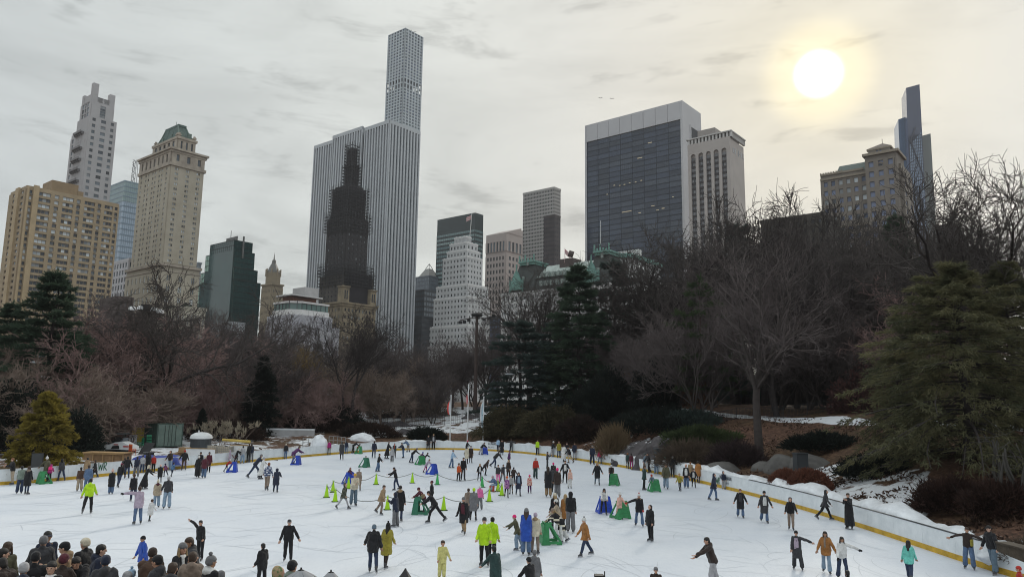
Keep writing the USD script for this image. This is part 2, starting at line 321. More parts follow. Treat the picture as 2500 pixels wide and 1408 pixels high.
# ---------------------------------------------------------------- boards round the ice
M_BOARD = mat('white_board_plastic', (0.75, 0.78, 0.80), 0.4, 0.05, 1.6, color2=(0.58, 0.62, 0.645))
M_KICK = mat('yellow_kick_plastic', (0.60, 0.37, 0.03), 0.5, 0.22, 2.2)
M_CAP = mat('dark_rail', (0.05, 0.055, 0.06), 0.5, 0.1)
def build_boards():
    t = thing('rink_boards', 'long curved white rink boards with a yellow kick strip at their foot', 'barrier')
    P = LINE
    for i in range(len(P) - 1):
        a, b = P[i], P[i + 1]
        u = np.array([b[0] - a[0], b[1] - a[1], 0]); L = np.linalg.norm(u); u /= L
        n = np.array([u[1], -u[0], 0])                  # towards the ice
        if np.dot(n[:2], -(a + b) / 2 + np.array([-8, 55])) < 0: n = -n
        O = (a[0], a[1], 0)
        obj('panel', MB().frame_boxes(O, u, n, [(0.006, L - 0.006, -0.10, 0, 0.0, 1.05)]), M_BOARD, t)
        obj('kick_strip', MB().frame_boxes(O, u, n, [(0.003, L - 0.003, 0.002, 0.016, 0.0, 0.235)]), M_KICK, t)
        dark = project((*a, 1.0))[0] > 1790
        obj('cap_rail', MB().frame_boxes(O, u, n, [(0.0, L, -0.11, 0.012, 1.052, 1.09)]), M_CAP if dark else M_BOARD, t, label='dark cap rail' if dark else None)
build_boards()
def lettering(name, text, px, py, height, material, label, cat, bold=False, under=None):
    """flat print on the face of the boards, at the place seen there"""
    c = gp(px, 1100)[:2]
    # nearest board segment in that bearing
    b = bearing(px); best = None
    for i in range(len(LINE) - 1):
        a, e = LINE[i], LINE[i + 1]
        ba, be = math.atan2(*a), math.atan2(*e)
        if min(ba, be) <= b <= max(ba, be): best = (a, e)
    a, e = best
    d = np.array([math.sin(b), math.cos(b)]); ev = e - a
    tt = np.linalg.solve(np.array([d, -ev]).T, a)
    hit = d * tt[0]
    z = at(px, py, hit[1])[2]
    u = np.array([*(ev if project((*e, 1))[0] > project((*a, 1))[0] else -ev), 0]); u /= np.linalg.norm(u)
    n = np.array([u[1], -u[0], 0])
    m = meshkit.text_mesh(text, height, 0.004, bold) if isinstance(text, str) else text
    w = np.array(m.vertices); w[:, 0] -= w[:, 0].mean() if not isinstance(text, str) else (w[:, 0].min() + w[:, 0].max()) / 2
    v = np.array([*hit, z]) + w[:, :1] * u + w[:, 1:2] * np.array([0, 0, 1.0]) + (w[:, 2:3] + 0.02) * n
    tag(obj(name, (v, np.array(m.faces)), material), label, cat)
M_INK = mat('dark_print', (0.06, 0.07, 0.09), 0.6, 0.02)
M_GREENINK = mat('green_print', (0.02, 0.10, 0.05), 0.6, 0.02)
lettering('board_lettering', 'WOLLMAN', 1199, 1085, 0.30, M_INK, 'dark WOLLMAN lettering on the far white board beside a blue skating aid', 'lettering', True)
lettering('board_lettering', 'RINK NYC', 1199, 1092.5, 0.19, M_INK, 'small dark RINK NYC lettering under the WOLLMAN lettering on the far board', 'lettering')
lettering('board_lettering', 'WOLLMAN', 1766, 1170, 0.26, M_INK, 'WOLLMAN lettering on the right hand boards behind the boy in navy', 'lettering', True)
lettering('board_lettering', 'RINK NYC', 1766, 1181, 0.17, M_INK, 'RINK NYC lettering on the right hand boards behind the boy in navy', 'lettering')
def emblem(s):
    mb = MB()
    def stroke(pts, w=0.045):
        pts = np.array(pts) * s
        for a, b in zip(pts[:-1], pts[1:]):
            u = np.array([*(b - a), 0]); L = np.linalg.norm(u); u /= L; n = np.array([-u[1], u[0], 0])
            k = w * s
            v = [np.array([*a, z]) + u * p + n * q for z in (0, 0.004) for p in (-k * .4, L + k * .4) for q in (-k, k)]
            mb.add(v, [[0, 1, 3, 2], [4, 6, 7, 5], [0, 4, 5, 1], [2, 3, 7, 6], [0, 2, 6, 4], [1, 5, 7, 3]])
    stroke([(-.52, .42), (-.42, -.35), (-.27, .2), (-.12, -.38), (.02, .4)])
    stroke([(.14, -.4), (.14, .4), (.36, .42), (.46, .26), (.36, .06), (.14, .02), (.5, -.42)])
    v, f = mb.arrays()
    return trimesh.Trimesh(v, f, process=False)
lettering('board_emblem', emblem(0.75), 267, 1138, 1, M_GREENINK, 'dark green WR monogram on the left boards beside the skater in the pale hat', 'emblem')
lettering('board_emblem', emblem(0.62), 1749, 1173, 1, M_GREENINK, 'green WR monogram on the right boards, beside a skater in a black hood', 'emblem')
tag(obj('rubber_mat', MB().frame_boxes(gp(885, 1100.5), (1, 0.04, 0), (-0.04, 1, 0), [(0, 2.1, -0.25, 0.25, 0.0, 0.10)]), mat('black_rubber', (0.02, 0.02, 0.022), 0.8, 0.1)), 'black rubber mat lying on the ice against the far boards', 'mat')

# snow heaped along the outside of the boards
M_SNOW = mat('heaped_snow', (0.80, 0.83, 0.87), 0.8, 0.05, 2.5, bump=0.7, bscale=9.0, color2=(0.66, 0.69, 0.73))
def build_bank():
    P = smooth_line(EDGE, 0.45)
    t = np.gradient(P, axis=0); t /= np.linalg.norm(t, axis=1, keepdims=True)
    n = np.stack([-t[:, 1], t[:, 0]], 1)
    n[np.sum(n * (P - np.array([-8, 55])), 1) < 0] *= -1
    s = np.arange(len(P)) * 0.45
    px = np.array([project((*p, 1.0))[0] for p in P])
    big = np.interp(px, [0, 250, 300, 520, 690, 740, 830, 900, 1000, 1100, 1260, 1400, 1500, 1700, 1900, 2050, 2150, 2300, 2420], [0.1, .1, .25, .55, .5, .35, .7, .5, .75, .8, .85, .7, .7, 1.0, 1.0, 1.0, 1.15, 0.8, .5])
    rng = np.random.default_rng(5)
    prof = np.array([(0.11, 0.0), (0.12, 0.85), (0.3, 1.1), (0.6, 1.16), (0.95, 1.02), (1.3, .75), (1.7, .42), (2.2, .1), (2.5, -.35)])
    hts = 0.62 + 0.8 * meshkit.fbm(np.stack([s / 1.5, s * 0, s * 0], -1), 4, 11)
    V = []
    for k, (o, h) in enumerate(prof):
        wob = meshkit.fbm(np.stack([s / 0.9, s * 0 + k * 0.9, s * 0], -1), 4, 7) - 0.5
        wob2 = np.abs(meshkit.fbm(np.stack([s / 0.35, s * 0 + k * 1.7, s * 0 + 3], -1), 3, 19) - 0.5)
        hh = np.where(k == 0, 0, h * (0.48 + 0.62 * big * hts) + (0.55 * wob + .5 * wob2 - .08) * big)
        oo = o * (0.7 + 0.6 * big) + (0.25 * wob if k > 1 else 0)
        V.append(np.column_stack([P + n * (oo[:, None] if np.ndim(oo) else oo), np.maximum(hh, -0.35) * (h > -0.3) + (h <= -0.3) * (0.05)]))
    V = np.stack(V, 1); m, k = V.shape[:2]
    i, j = np.meshgrid(np.arange(m - 1), np.arange(k - 1), indexing='ij')
    q = np.stack([i * k + j, i * k + j + 1, (i + 1) * k + j + 1, (i + 1) * k + j], -1).reshape(-1, 4)
    tag(obj('snow_bank', (V.reshape(-1, 3), q), M_SNOW, smooth=True, kind='stuff'), 'lumpy white snow ploughed up along the outside of the rink boards', 'snow')
build_bank()
# ---------------------------------------------------------------- the city
A = np.array([-math.sin(math.radians(51.0)), math.cos(math.radians(51.0)), 0.0])   # the two directions of the street grid
B = np.array([math.cos(math.radians(51.0)), math.sin(math.radians(51.0)), 0.0])
Z0 = 2.0
def solve_len(C, d, px):
    """how far to go from C along d until it is seen at column px"""
    q = C - EYE; w0, w1 = q @ _f, d @ _f; x0, x1 = q @ RIGHT, d @ RIGHT
    k = (px - PW / 2) / FOC
    return (k * w0 - x0) / (x1 - k * w1)
class Block:
    """box on the street grid: near corner seen at (cx,cy), its left and right ends at columns lx, rx, Y metres ahead"""
    def __init__(s, cx, cy, Y, lx, rx, z0=Z0, La=None, Lb=None):
        C = at(cx, cy, Y); s.z1 = C[2]; s.z0 = z0
        s.La = La if La is not None else max(0.5, solve_len(C, A, lx)); s.Lb = Lb if Lb is not None else max(0.5, solve_len(C, B, rx))
        s.C = np.array([C[0], C[1], 0.0])
    @property
    def fa(s): return (s.C + A * s.La, -A, -B, s.La)      # left face: origin, along, outward, length
    @property
    def fb(s): return (s.C, B, -A, s.Lb)                  # right face
    def sub(s, z0, z1, a0=0.0, a1=0.0, b0=0.0, b1=0.0):
        """a smaller block: pulled in by a0 from the near corner along A, by a1 from the far end; b0, b1 along B"""
        k = Block.__new__(Block); k.z0, k.z1 = z0, z1
        k.La, k.Lb = s.La - a0 - a1, s.Lb - b0 - b1; k.C = s.C + A * a0 + B * b0
        return k
    def z_at(s, px, py, face='c'):
        """height on the near edge that is seen at row py"""
        q = at(px, py, s.C[1]); return q[2]
    def core(s, mb, inset=0.0, z0=None, z1=None):
        return mb.frame_boxes(s.C, A, B, [(inset, s.La - inset, inset, s.Lb - inset, s.z0 if z0 is None else z0, s.z1 if z1 is None else z1)])
    def slab(s, mb, z0, z1, out=0.0):
        return mb.frame_boxes(s.C, A, B, [(-out, s.La + out, -out, s.Lb + out, z0, z1)])
def even(n, frac, m0=0.0, m1=0.0):
    """n openings of relative width frac, evenly spread between margins"""
    w = (1 - m0 - m1) / n
    return [(m0 + w * (i + 0.5 - frac / 2), m0 + w * (i + 0.5 + frac / 2)) for i in range(n)]
def facade(wall, face, z0, z1, nf, cols, w0=0.25, w1=0.8, depth=0.5, panes=None, arch=False, t=0.0):
    """piers and spandrels standing `depth` proud of a wall, openings between them; panes collects (O,u,n,row) of each window"""
    O, u, n, L = face
    cols = [(a * L, b * L) for a, b in cols]
    us = [0.0] + [x for c in cols for x in c] + [L]
    rows = [(us[i], us[i + 1], t, t + depth, z0, z1) for i in range(0, len(us), 2) if us[i + 1] - us[i] > 1e-3]
    h = (z1 - z0) / nf
    for a, b in cols:
        for k in range(nf):
            lo = z0 + k * h
            zb = lo + w0 * h
            pz = z0 if k == 0 else lo - (1 - w1) * h
            if zb - pz > 1e-3: rows.append((a, b, t, t + depth - 0.04, pz, zb))
            if panes is not None: panes.append((O, u, n, (a, b, t + 0.02, t + 0.06, zb, lo + w1 * h)))
        if w1 < 0.999: rows.append((a, b, t, t + depth - 0.04, z1 - (1 - w1) * h, z1))
    wall.frame_boxes(O, u, n, rows)
def put_panes(th, panes, material, single=300, name='window', rng=random.Random(3), group_name=None):
    """each window a part of its own up to the limit, the rest joined"""
    panes = list(panes)
    if single < len(panes):
        rest = panes[single:]; panes = panes[:single]
        mb = MB()
        for O, u, n, r in rest: mb.frame_boxes(O, u, n, [r])
        obj(group_name or 'far_windows', mb, material if not isinstance(material, list) else material[0], th, kind='stuff')
    for O, u, n, r in panes:
        obj(name, MB().frame_boxes(O, u, n, [r]), material if not isinstance(material, list) else rng.choice(material), th)

G_DARK = glass('glass_dark_rooms', (0.012, 0.014, 0.018), (0.10, 0.12, 0.14))
G_SKY = glass('glass_sky_blinds', (0.04, 0.045, 0.05), (0.58, 0.64, 0.68), lo=0.2, hi=0.8)  # pale end of the ramp paints in reflected sky along with blinds
G_PALE = glass('glass_pale', (0.10, 0.12, 0.13), (0.55, 0.60, 0.62))
G_BLUE = glass('glass_blue', (0.03, 0.045, 0.07), (0.12, 0.17, 0.26))
M_ROOF = mat('roof_grey', (0.18, 0.18, 0.18), 0.9, 0.15, 0.3)
M_STEEL = mat('dark_steel', (0.07, 0.07, 0.08), 0.5, 0.1)

# 1 tan brick apartment tower on the left
def tan_tower():
    th = thing('apartment_tower', 'broad tan brick apartment tower with wide window bands, farthest left of the skyline', 'building')
    b = Block(66, 455, 350, 26, 291)
    M = mat('tan_brick', (0.38, 0.30, 0.20), 0.9, 0.10, 0.25, bump=0.3, bscale=2.0)
    Mp = mat('tan_brick_pale', (0.47, 0.365, 0.23), 0.9, 0.10, 0.25)
    w = MB(); b.core(w, 0.0, z1=b.z1 + 0.6)
    H = b.z1 - Z0; nf = int(H / 2.95)
    # right face: single windows and wide bands in turn
    W = [0.028, 0.055, 0.125, 0.245, 0.285, 0.33, 0.372, 0.486, 0.52, 0.56, 0.605, 0.72, 0.752, 0.79, 0.83, 0.925, 0.948, 0.982]
    cols = [(W[i], W[i + 1]) for i in range(0, len(W), 2)]
    panes = []
    facade(w, b.fb, Z0, b.z1 - 1.0, nf, cols, 0.22, 0.80, 0.6, panes)
    facade(w, b.fa, Z0, b.z1 - 1.0, nf, [(0.25, 0.45), (0.75, 0.9)], 0.3, 0.8, 0.5, panes)
    rib = MB()
    O, u, n, L = b.fb
    rib.frame_boxes(O, u, n, [(0.0, 0.018 * L, 0.6, 1.3, Z0, b.z1), (0.062 * L, 0.118 * L, 0.6, 1.25, Z0, b.z1 + 1.2)])
    O2, u2, n2, L2 = b.fa
    rib.frame_boxes(O2, u2, n2, [(0.5 * L2, 0.7 * L2, 0.5, 1.4, Z0, b.z1 + 0.4)])
    bands = MB()
    for k in range(nf):
        z = Z0 + (k + 1) * (b.z1 - 1 - Z0) / nf - 0.1
        bands.frame_boxes(O2, u2, n2, [(0.0, 0.24 * L2, 0.5, 0.56, z, z + 0.25)])
    obj('wall', w, M, th); obj('corner_rib', rib, Mp, th); obj('floor_band', bands, Mp, th)
    roof = MB(); k = b.sub(b.z1 + 0.6, b.z1 + 7.0, 4, 6, 12, b.Lb * 0.44); k.core(roof)
    roof.frame_boxes(b.fb[0], B, A, [(b.Lb * 0.55, b.Lb * 0.62, 4, 8, b.z1 + 0.6, b.z1 + 4)])
    obj('rooftop_house', roof, mat('tan_brick_roof', (0.30, 0.22, 0.135), 0.9, 0.1, 0.3), th)
    wide = [p for p in panes if p[3][1] - p[3][0] > 3]; nar = [p for p in panes if p[3][1] - p[3][0] <= 3]
    panes = []
    for O, u, n, r in wide:                            # wide bands: three panes each
        m = (r[1] - r[0]) / 3
        panes += [(O, u, n, (r[0] + m * i + 0.1, r[0] + m * (i + 1) - 0.1, *r[2:])) for i in range(3)]
    vis = [p for p in panes + nar if p[3][4] > 45]; hid = [p for p in panes + nar if p[3][4] <= 45]
    vis.sort(key=lambda p: -p[3][4])
    put_panes(th, vis + hid, [glass('apartment_panes', (0.02, 0.023, 0.03), (0.66, 0.74, 0.80), lo=0.3, hi=0.7), G_DARK, glass('apartment_panes_b', (0.03, 0.03, 0.04), (0.60, 0.66, 0.70), lo=0.2, hi=0.8)], 300)  # the pale pane colour stands in for sky reflected in the glass
    ac = MB(); rng = random.Random(4)
    for O, u, n, r in nar:
        if rng.random() < .6: ac.frame_boxes(O, u, n, [(r[0] + .3, r[0] + 1.3, 0.5, 0.78, r[4] - .75, r[4] - .2)])
    obj('air_conditioner_row', ac, M_ROOF, th, kind='stuff')
tan_tower()

# 2 slender grey tower behind it
def grey_tower():
    th = thing('slender_tower', 'slender pale grey stone tower with balconies up its left side, notched crown', 'building')
    M = mat('grey_limestone', (0.42, 0.41, 0.42), 0.85, 0.06, 0.15, bump=0.2, bscale=1.0)
    b = Block(229, 208, 517, 203, 283)
    w = MB(); zt = b.z1
    z2 = b.z_at(226, 283); z3 = b.z_at(222, 312)
    b.core(w, 0.0, z1=zt - 12)
    # crown: corner piers and a frame round an opening
    k = 0.24 * b.Lb
    for (a0, b0, z) in ((0, 0, zt + 2), (0, b.Lb - k, zt - 3), (b.La - k, 0, zt - 4), (b.La - k, b.Lb - k, zt - 4)):
        w.frame_boxes(b.C, A, B, [(a0, a0 + k, b0, b0 + k, zt - 12, z)])
    w.frame_boxes(b.fb[0], b.fb[1], b.fb[2], [(k, b.Lb - k, -1.5, -0.2, zt - 12, zt - 8), (k, b.Lb - k, -1.5, -0.2, zt - 16, zt - 14), (k, k + 3.6, -1.5, -.2, zt - 14, zt - 8), (b.Lb - k - 3.6, b.Lb - k, -1.5, -.2, zt - 14, zt - 8)])
    w.frame_boxes(b.fa[0], b.fa[1], b.fa[2], [(k, b.La - k, -1.5, -0.2, zt - 11, zt - 6)])
    # wider lower stages
    lo = b.sub(Z0, z2, -1.2, -1.8, -1.0, -2.2); lo.core(w)
    lo2 = b.sub(Z0, z3, -0.9, -11.0, -0.7, -2.6); lo2.core(w, z1=z3)
    panes = []
    nf = int((z3 - Z0) / 4.6)
    facade(w, lo.fb, Z0, z2, int((z2 - Z0) / 4.6), [(0.10, 0.22), (0.42, 0.60), (0.78, 0.90)], 0.2, 0.72, 0.45, panes)
    facade(w, b.fb, z2, zt - 14, 5, [(0.38, 0.62)], 0.04, 0.94, 0.4, panes)
    facade(w, b.fa, z2, zt - 12, 3, [(0.18, 0.38), (0.44, 0.58), (0.64, 0.84)], 0.08, 0.9, 0.5, panes)
    facade(w, lo2.fa, Z0, z3 - 3, nf, [(0.1, 0.2), (0.34, 0.44), (0.48, 0.58), (0.62, 0.72), (0.86, 0.93)], 0.1, 0.8, 0.45, panes)
    obj('wall', w, M, th)
    O, u, n, L = lo2.fa
    for i, py in enumerate((318, 356, 384, 410, 437, 464)):
        z = lo2.z_at(215, py)
        m = MB().frame_boxes(O, u, n, [(0.3 * L, 0.78 * L, 0.45, 2.6, z, z + 0.5), (0.3 * L, 0.78 * L, 2.4, 2.6, z + .5, z + 1.6)])
        m.frame_boxes(O, u, n, [(L * (0.32 + 0.11 * q), L * (0.32 + 0.11 * q) + .6, 0.45, 2.0, z - 1.4, z) for q in range(5)])
        obj('balcony', m, mat('grey_limestone_dark', (0.2, 0.195, 0.2), 0.85, 0.06, 0.15), th)
    panes.sort(key=lambda p: -p[3][4])
    put_panes(th, panes, [glass('bluish_panes', (0.045, 0.055, 0.07), (0.16, 0.19, 0.22)), G_DARK, glass('grey_panes', (0.08, 0.09, 0.10), (0.24, 0.26, 0.28))], 220)
grey_tower()

# 3 blue glass tower with a lattice mast
def blue_tower():
    th = thing('glass_tower', 'pale blue glass office tower with a lattice mast, behind the tan apartments', 'building')
    b = Block(305, 441, 784, 266, 372)
    w = MB(); b.core(w)
    obj('curtain_wall', w, glass('pale_blue_glass', (0.20, 0.29, 0.40), (0.33, 0.42, 0.52), 0.1), th)
    top = MB(); zt = b.z_at(300, 490)
    b.slab(top, zt, b.z1 + 0.5, 0.4); obj('top_storeys', top, mat('pale_green_glass_top', (0.24, 0.33, 0.34), 0.3, 0.06, 0.1), th)
    ln = MB(); z = zt - 6
    while z > 40:
        b.slab(ln, z, z + 1.3, 0.3); z -= 6.4
    z = zt + 5
    while z < b.z1: b.slab(ln, z, z + 0.9, 0.65); z += 5.6
    for f in (b.fa, b.fb):
        ln.frame_boxes(*f[:3], [(f[3] * i / 14 - .15, f[3] * i / 14 + .15, 0.3, 0.5, Z0, b.z1) for i in range(1, 14)])
    obj('floor_line', ln, mat('blue_grey_metal', (0.17, 0.24, 0.31), 0.4, 0.05), th)
    m = MB(); c = at(326, 446, 800); zt2 = at(330, 391, 800)[2]; r = 2.1
    for sx, sy in ((-1, -1), (1, -1), (1, 1), (-1, 1)): m.tube([(c[0] + sx * r, c[1] + sy * r, b.z1), (c[0] + sx * r * .7 + .6, c[1] + sy * r * .7, zt2)], 0.28, 4)
    for i in range(9):
        z = b.z1 + (zt2 - b.z1) * i / 9; z2 = b.z1 + (zt2 - b.z1) * (i + 1) / 9; s = 1 if i % 2 else -1
        m.tube([(c[0] - r * s, c[1] - r, z), (c[0] + r * s, c[1] - r, z2)], 0.2, 4); m.tube([(c[0] - r, c[1] + r * s, z), (c[0] - r, c[1] - r * s, z2)], 0.2, 4)
    obj('lattice_mast', m, M_STEEL, th)
blue_tower()

# 4 stone hotel tower with a green mansard roof
def mansard_tower():
    th = thing('hotel_tower', 'tall beige stone tower with a green copper mansard roof', 'building')
    M = mat('beige_brick', (0.42, 0.385, 0.32), 0.88, 0.12, 0.12, bump=0.25, bscale=1.5, color2=(0.34, 0.305, 0.24))
    Ms = mat('weathered_limestone', (0.45, 0.40, 0.33), 0.88, 0.16, 0.2, color2=(0.22, 0.19, 0.165))
    b = Block(421, 362, 400, 345, 500)
    zc = b.z1; zb = b.z_at(418, 402); zlow = b.z_at(408, 640)
    w = MB(); s = MB(); panes, big = [], []
    b.core(w, 0.0, z1=zb); b.core(s, 0.0, zb, zc)
    nf = 19
    facade(w, b.fb, zlow, zb - 0.2, nf, [(0.12, 0.165), (0.175, 0.22), (0.45, 0.495), (0.505, 0.55), (0.78, 0.825), (0.835, 0.88)], 0.25, 0.72, 0.4, panes)
    facade(w, b.fa, zlow, zb - 0.2, nf, [(0.07, 0.11), (0.22, 0.26), (0.31, 0.35), (0.45, 0.49), (0.53, 0.57), (0.66, 0.70), (0.74, 0.78), (0.88, 0.92)], 0.25, 0.72, 0.4, panes)
    facade(s, b.fb, zb + 1.5, zc - 2, 1, [(0.13, 0.22), (0.45, 0.55), (0.78, 0.88)], 0.22, 0.85, 0.7, big)
    facade(s, b.fa, zb + 1.5, zc - 2, 1, even(7, 0.38, 0.04, 0.04), 0.1, 0.85, 0.7, big)
    b.slab(s, zb - 0.2, zb + 1.5, 1.0); b.slab(s, zc - 2, zc - 0.6, 1.0); b.slab(s, zc - 0.6, zc + 0.5, 1.8)
    # set back stage and roof
    zt2 = b.z_at(425, 336)
    k = b.sub(zc + 0.5, zt2 + 1.5, 1.5, 7, 3.5, 5.5); k.core(s)
    facade(s, k.fb, zc + .5, zt2 + 1, 1, even(3, 0.35, 0.05, 0.05), 0.15, 0.8, 0.5, big); facade(s, k.fa, zc + .5, zt2 + 1, 1, even(5, 0.5, 0.05, 0.05), 0.12, 0.85, 0.6, big)
    k.slab(s, zt2 + 0.8, zt2 + 2.2, 0.9)
    for f in (k.fa, k.fb):                              # urns along the parapet
        for q in (0.06, 0.94): s.frame_boxes(*f[:3], [(f[3] * q - .5, f[3] * q + .5, -0.8, 0.2, zt2 + 2.2, zt2 + 4.6), (f[3] * q - .9, f[3] * q + .9, -1.2, 0.6, zt2 + 3.0, zt2 + 3.7)])
    zr = b.z_at(430, 292)
    base = [k.C + A * a + B * q for a, q in ((1, 1), (k.La - 1, 1), (k.La - 1, k.Lb - 1), (1, k.Lb - 1))]
    r = MB(); mid = sum(base) / 4
    lo = np.array([[*p[:2], zt2 + 2.2] for p in base]); hi = np.array([[*(mid + (p - mid) * np.array([.56, .56, 1]))[:2], zr] for p in base]); md = np.array([[*(mid + (p - mid) * np.array([.74, .74, 1]))[:2], zt2 + 2.2 + (zr - zt2 - 2.2) * .5] for p in base])
    for P, Q in ((lo, md), (md, hi)):
        for i in range(4):
            j = (i + 1) % 4; r.add([P[i], P[j], Q[j], Q[i]], [[0, 3, 2, 1]])
    r.add(hi, [[3, 2, 1, 0]]); cap = hi + (hi - hi.mean(0)) * 0.05; v = np.vstack([cap, cap + [0, 0, 1.2]])
    r.add(v, [[4, 7, 6, 5], [0, 4, 5, 1], [1, 5, 6, 2], [2, 6, 7, 3], [3, 7, 4, 0]])
    rb = MB()
    for i in range(4):
        rb.tube([lo[i], md[i], hi[i]], 0.45, 5)
        for q in (0.33, 0.66):
            j = (i + 1) % 4; rb.tube([lo[i] * (1 - q) + lo[j] * q, md[i] * (1 - q) + md[j] * q, hi[i] * (1 - q) + hi[j] * q], 0.22, 4)
    rb.tube([[*mid[:2], zr], [*mid[:2], zr + 5]], 0.15, 4)
    MR = mat('green_copper_dark', (0.075, 0.125, 0.11), 0.6, 0.2, 0.4, color2=(0.05, 0.085, 0.08))
    rp = obj('roof', r, MR, th); obj('roof_rib', rb, mat('green_copper_pale', (0.14, 0.20, 0.175), 0.6, 0.2), rp)
    d = MB()
    for f, qs in ((k.fb, (0.3, 0.72)), (k.fa, (0.25, 0.6))):
        for q in qs: d.frame_boxes(*f[:3], [(f[3] * q - 1, f[3] * q + 1, -3.2, -1.2, zt2 + 2.2, zt2 + 6)])
    obj('dormer', d, mat('green_copper_pale', (0.14, 0.20, 0.175)), rp)
    # lower stages
    zl2 = b.z_at(405, 692)
    l1 = b.sub(Z0, zlow - 1.0, -2.5, -2, -1.5, -1.0); l1.core(w); l1.slab(s, zlow - 2.2, zlow - 0.8, 0.9); l1.slab(s, zlow - 5.2, zlow - 4.6, 0.6)
    facade(w, l1.fb, Z0, zlow - 5.4, 12, [(0.14, 0.18), (0.19, 0.23), (0.45, 0.49), (0.5, 0.54), (0.78, 0.82), (0.83, 0.87)], 0.2, 0.72, 0.4, panes)
    facade(w, l1.fa, Z0, zlow - 5.4, 12, even(8, 0.34, 0.03, 0.03), 0.2, 0.72, 0.4, panes)
    l2 = b.sub(Z0, zl2 + 4, -1.0, -20, 4, 2); l2.core(w); l2.slab(s, zl2 + 3, zl2 + 4.6, 0.8); facade(w, l2.fa, Z0, zl2 + 2.6, 10, even(12, 0.4, 0.02, 0.02), 0.2, 0.72, 0.4, panes)
    obj('wall', w, M, th); obj('stone_trim', s, Ms, th, kind='stuff')
    low = Block(455, 752, 385, 378, 502); m = MB(); low.core(m); low.slab(m, low.z1 - .5, low.z1 + 1.0, 0.6); ps = []; facade(m, low.fa, Z0, low.z1 - 1, 5, even(7, 0.3), 0.2, 0.75, 0.3, ps); facade(m, low.fb, Z0, low.z1 - 1, 5, even(5, 0.3), 0.2, 0.75, 0.3, ps)
    obj('low_wing', m, mat('cream_limestone', (0.56, 0.53, 0.44), 0.88, 0.1, 0.2), th)
    bush = MB(); rng = np.random.default_rng(8)
    for (q, ww) in ((0.1, 3), (0.5, 4), (0.9, 3)):
        c = low.fa[0] + low.fa[1] * low.fa[3] * q + np.array([0, 3, low.z1 + 1]); p = c + rng.normal(0, 1, (60, 3)) * [ww * .5, ww * .5, .9]; p[:, 2] = np.abs(p[:, 2] - c[2]) + c[2]
        for x in p: bush.frame_boxes(x, (.7, .7, 0), (-.7, .7, 0), [(-.4, .4, -.4, .4, -.3, .4)])
    obj('roof_shrub', bush, mat('far_evergreen', (0.02, 0.03, 0.018), 0.9, 0.2), th, kind='stuff')
    put_panes(th, big, G_DARK, 60, 'tall_window')
    panes.sort(key=lambda p: -p[3][4])
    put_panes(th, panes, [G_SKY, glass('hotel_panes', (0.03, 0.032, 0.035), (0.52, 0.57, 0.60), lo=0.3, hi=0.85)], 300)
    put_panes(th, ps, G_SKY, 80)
mansard_tower()

def simple(name, label, b, wallm, glassm, ca, cb, nfh=3.8, w0=.3, w1=.8, depth=.35, single=0, zt=None, crown=1.5, zlo=None, name2='windows'):
    th = thing(name, label, 'building')
    w = MB(); b.core(w, 0.0); panes = []
    z1 = b.z1 - crown; nf = max(1, int((z1 - b.z0) / nfh))
    if ca: facade(w, b.fa, b.z0, z1, nf, ca, w0, w1, depth, panes)
    if cb: facade(w, b.fb, b.z0, z1, nf, cb, w0, w1, depth, panes)
    b.slab(w, b.z1 - crown, b.z1, depth + .05)
    obj('wall', w, wallm, th)
    panes.sort(key=lambda p: -p[3][4])
    if panes: put_panes(th, panes, glassm, single, 'window', group_name='distant_windows')
    return th
# 5 small pale building between the two
t5 = simple('office_building', 'low pale grey building squeezed between the tan apartments and the beige hotel tower', Block(316, 630, 430, 279, 345), mat('pale_grey_stone', (0.52, 0.52, 0.55), 0.85, 0.06, 0.2), [G_DARK], even(5, 0.55, 0.04, 0.04), even(4, .5), 4.2, .15, .8, .4, 90)
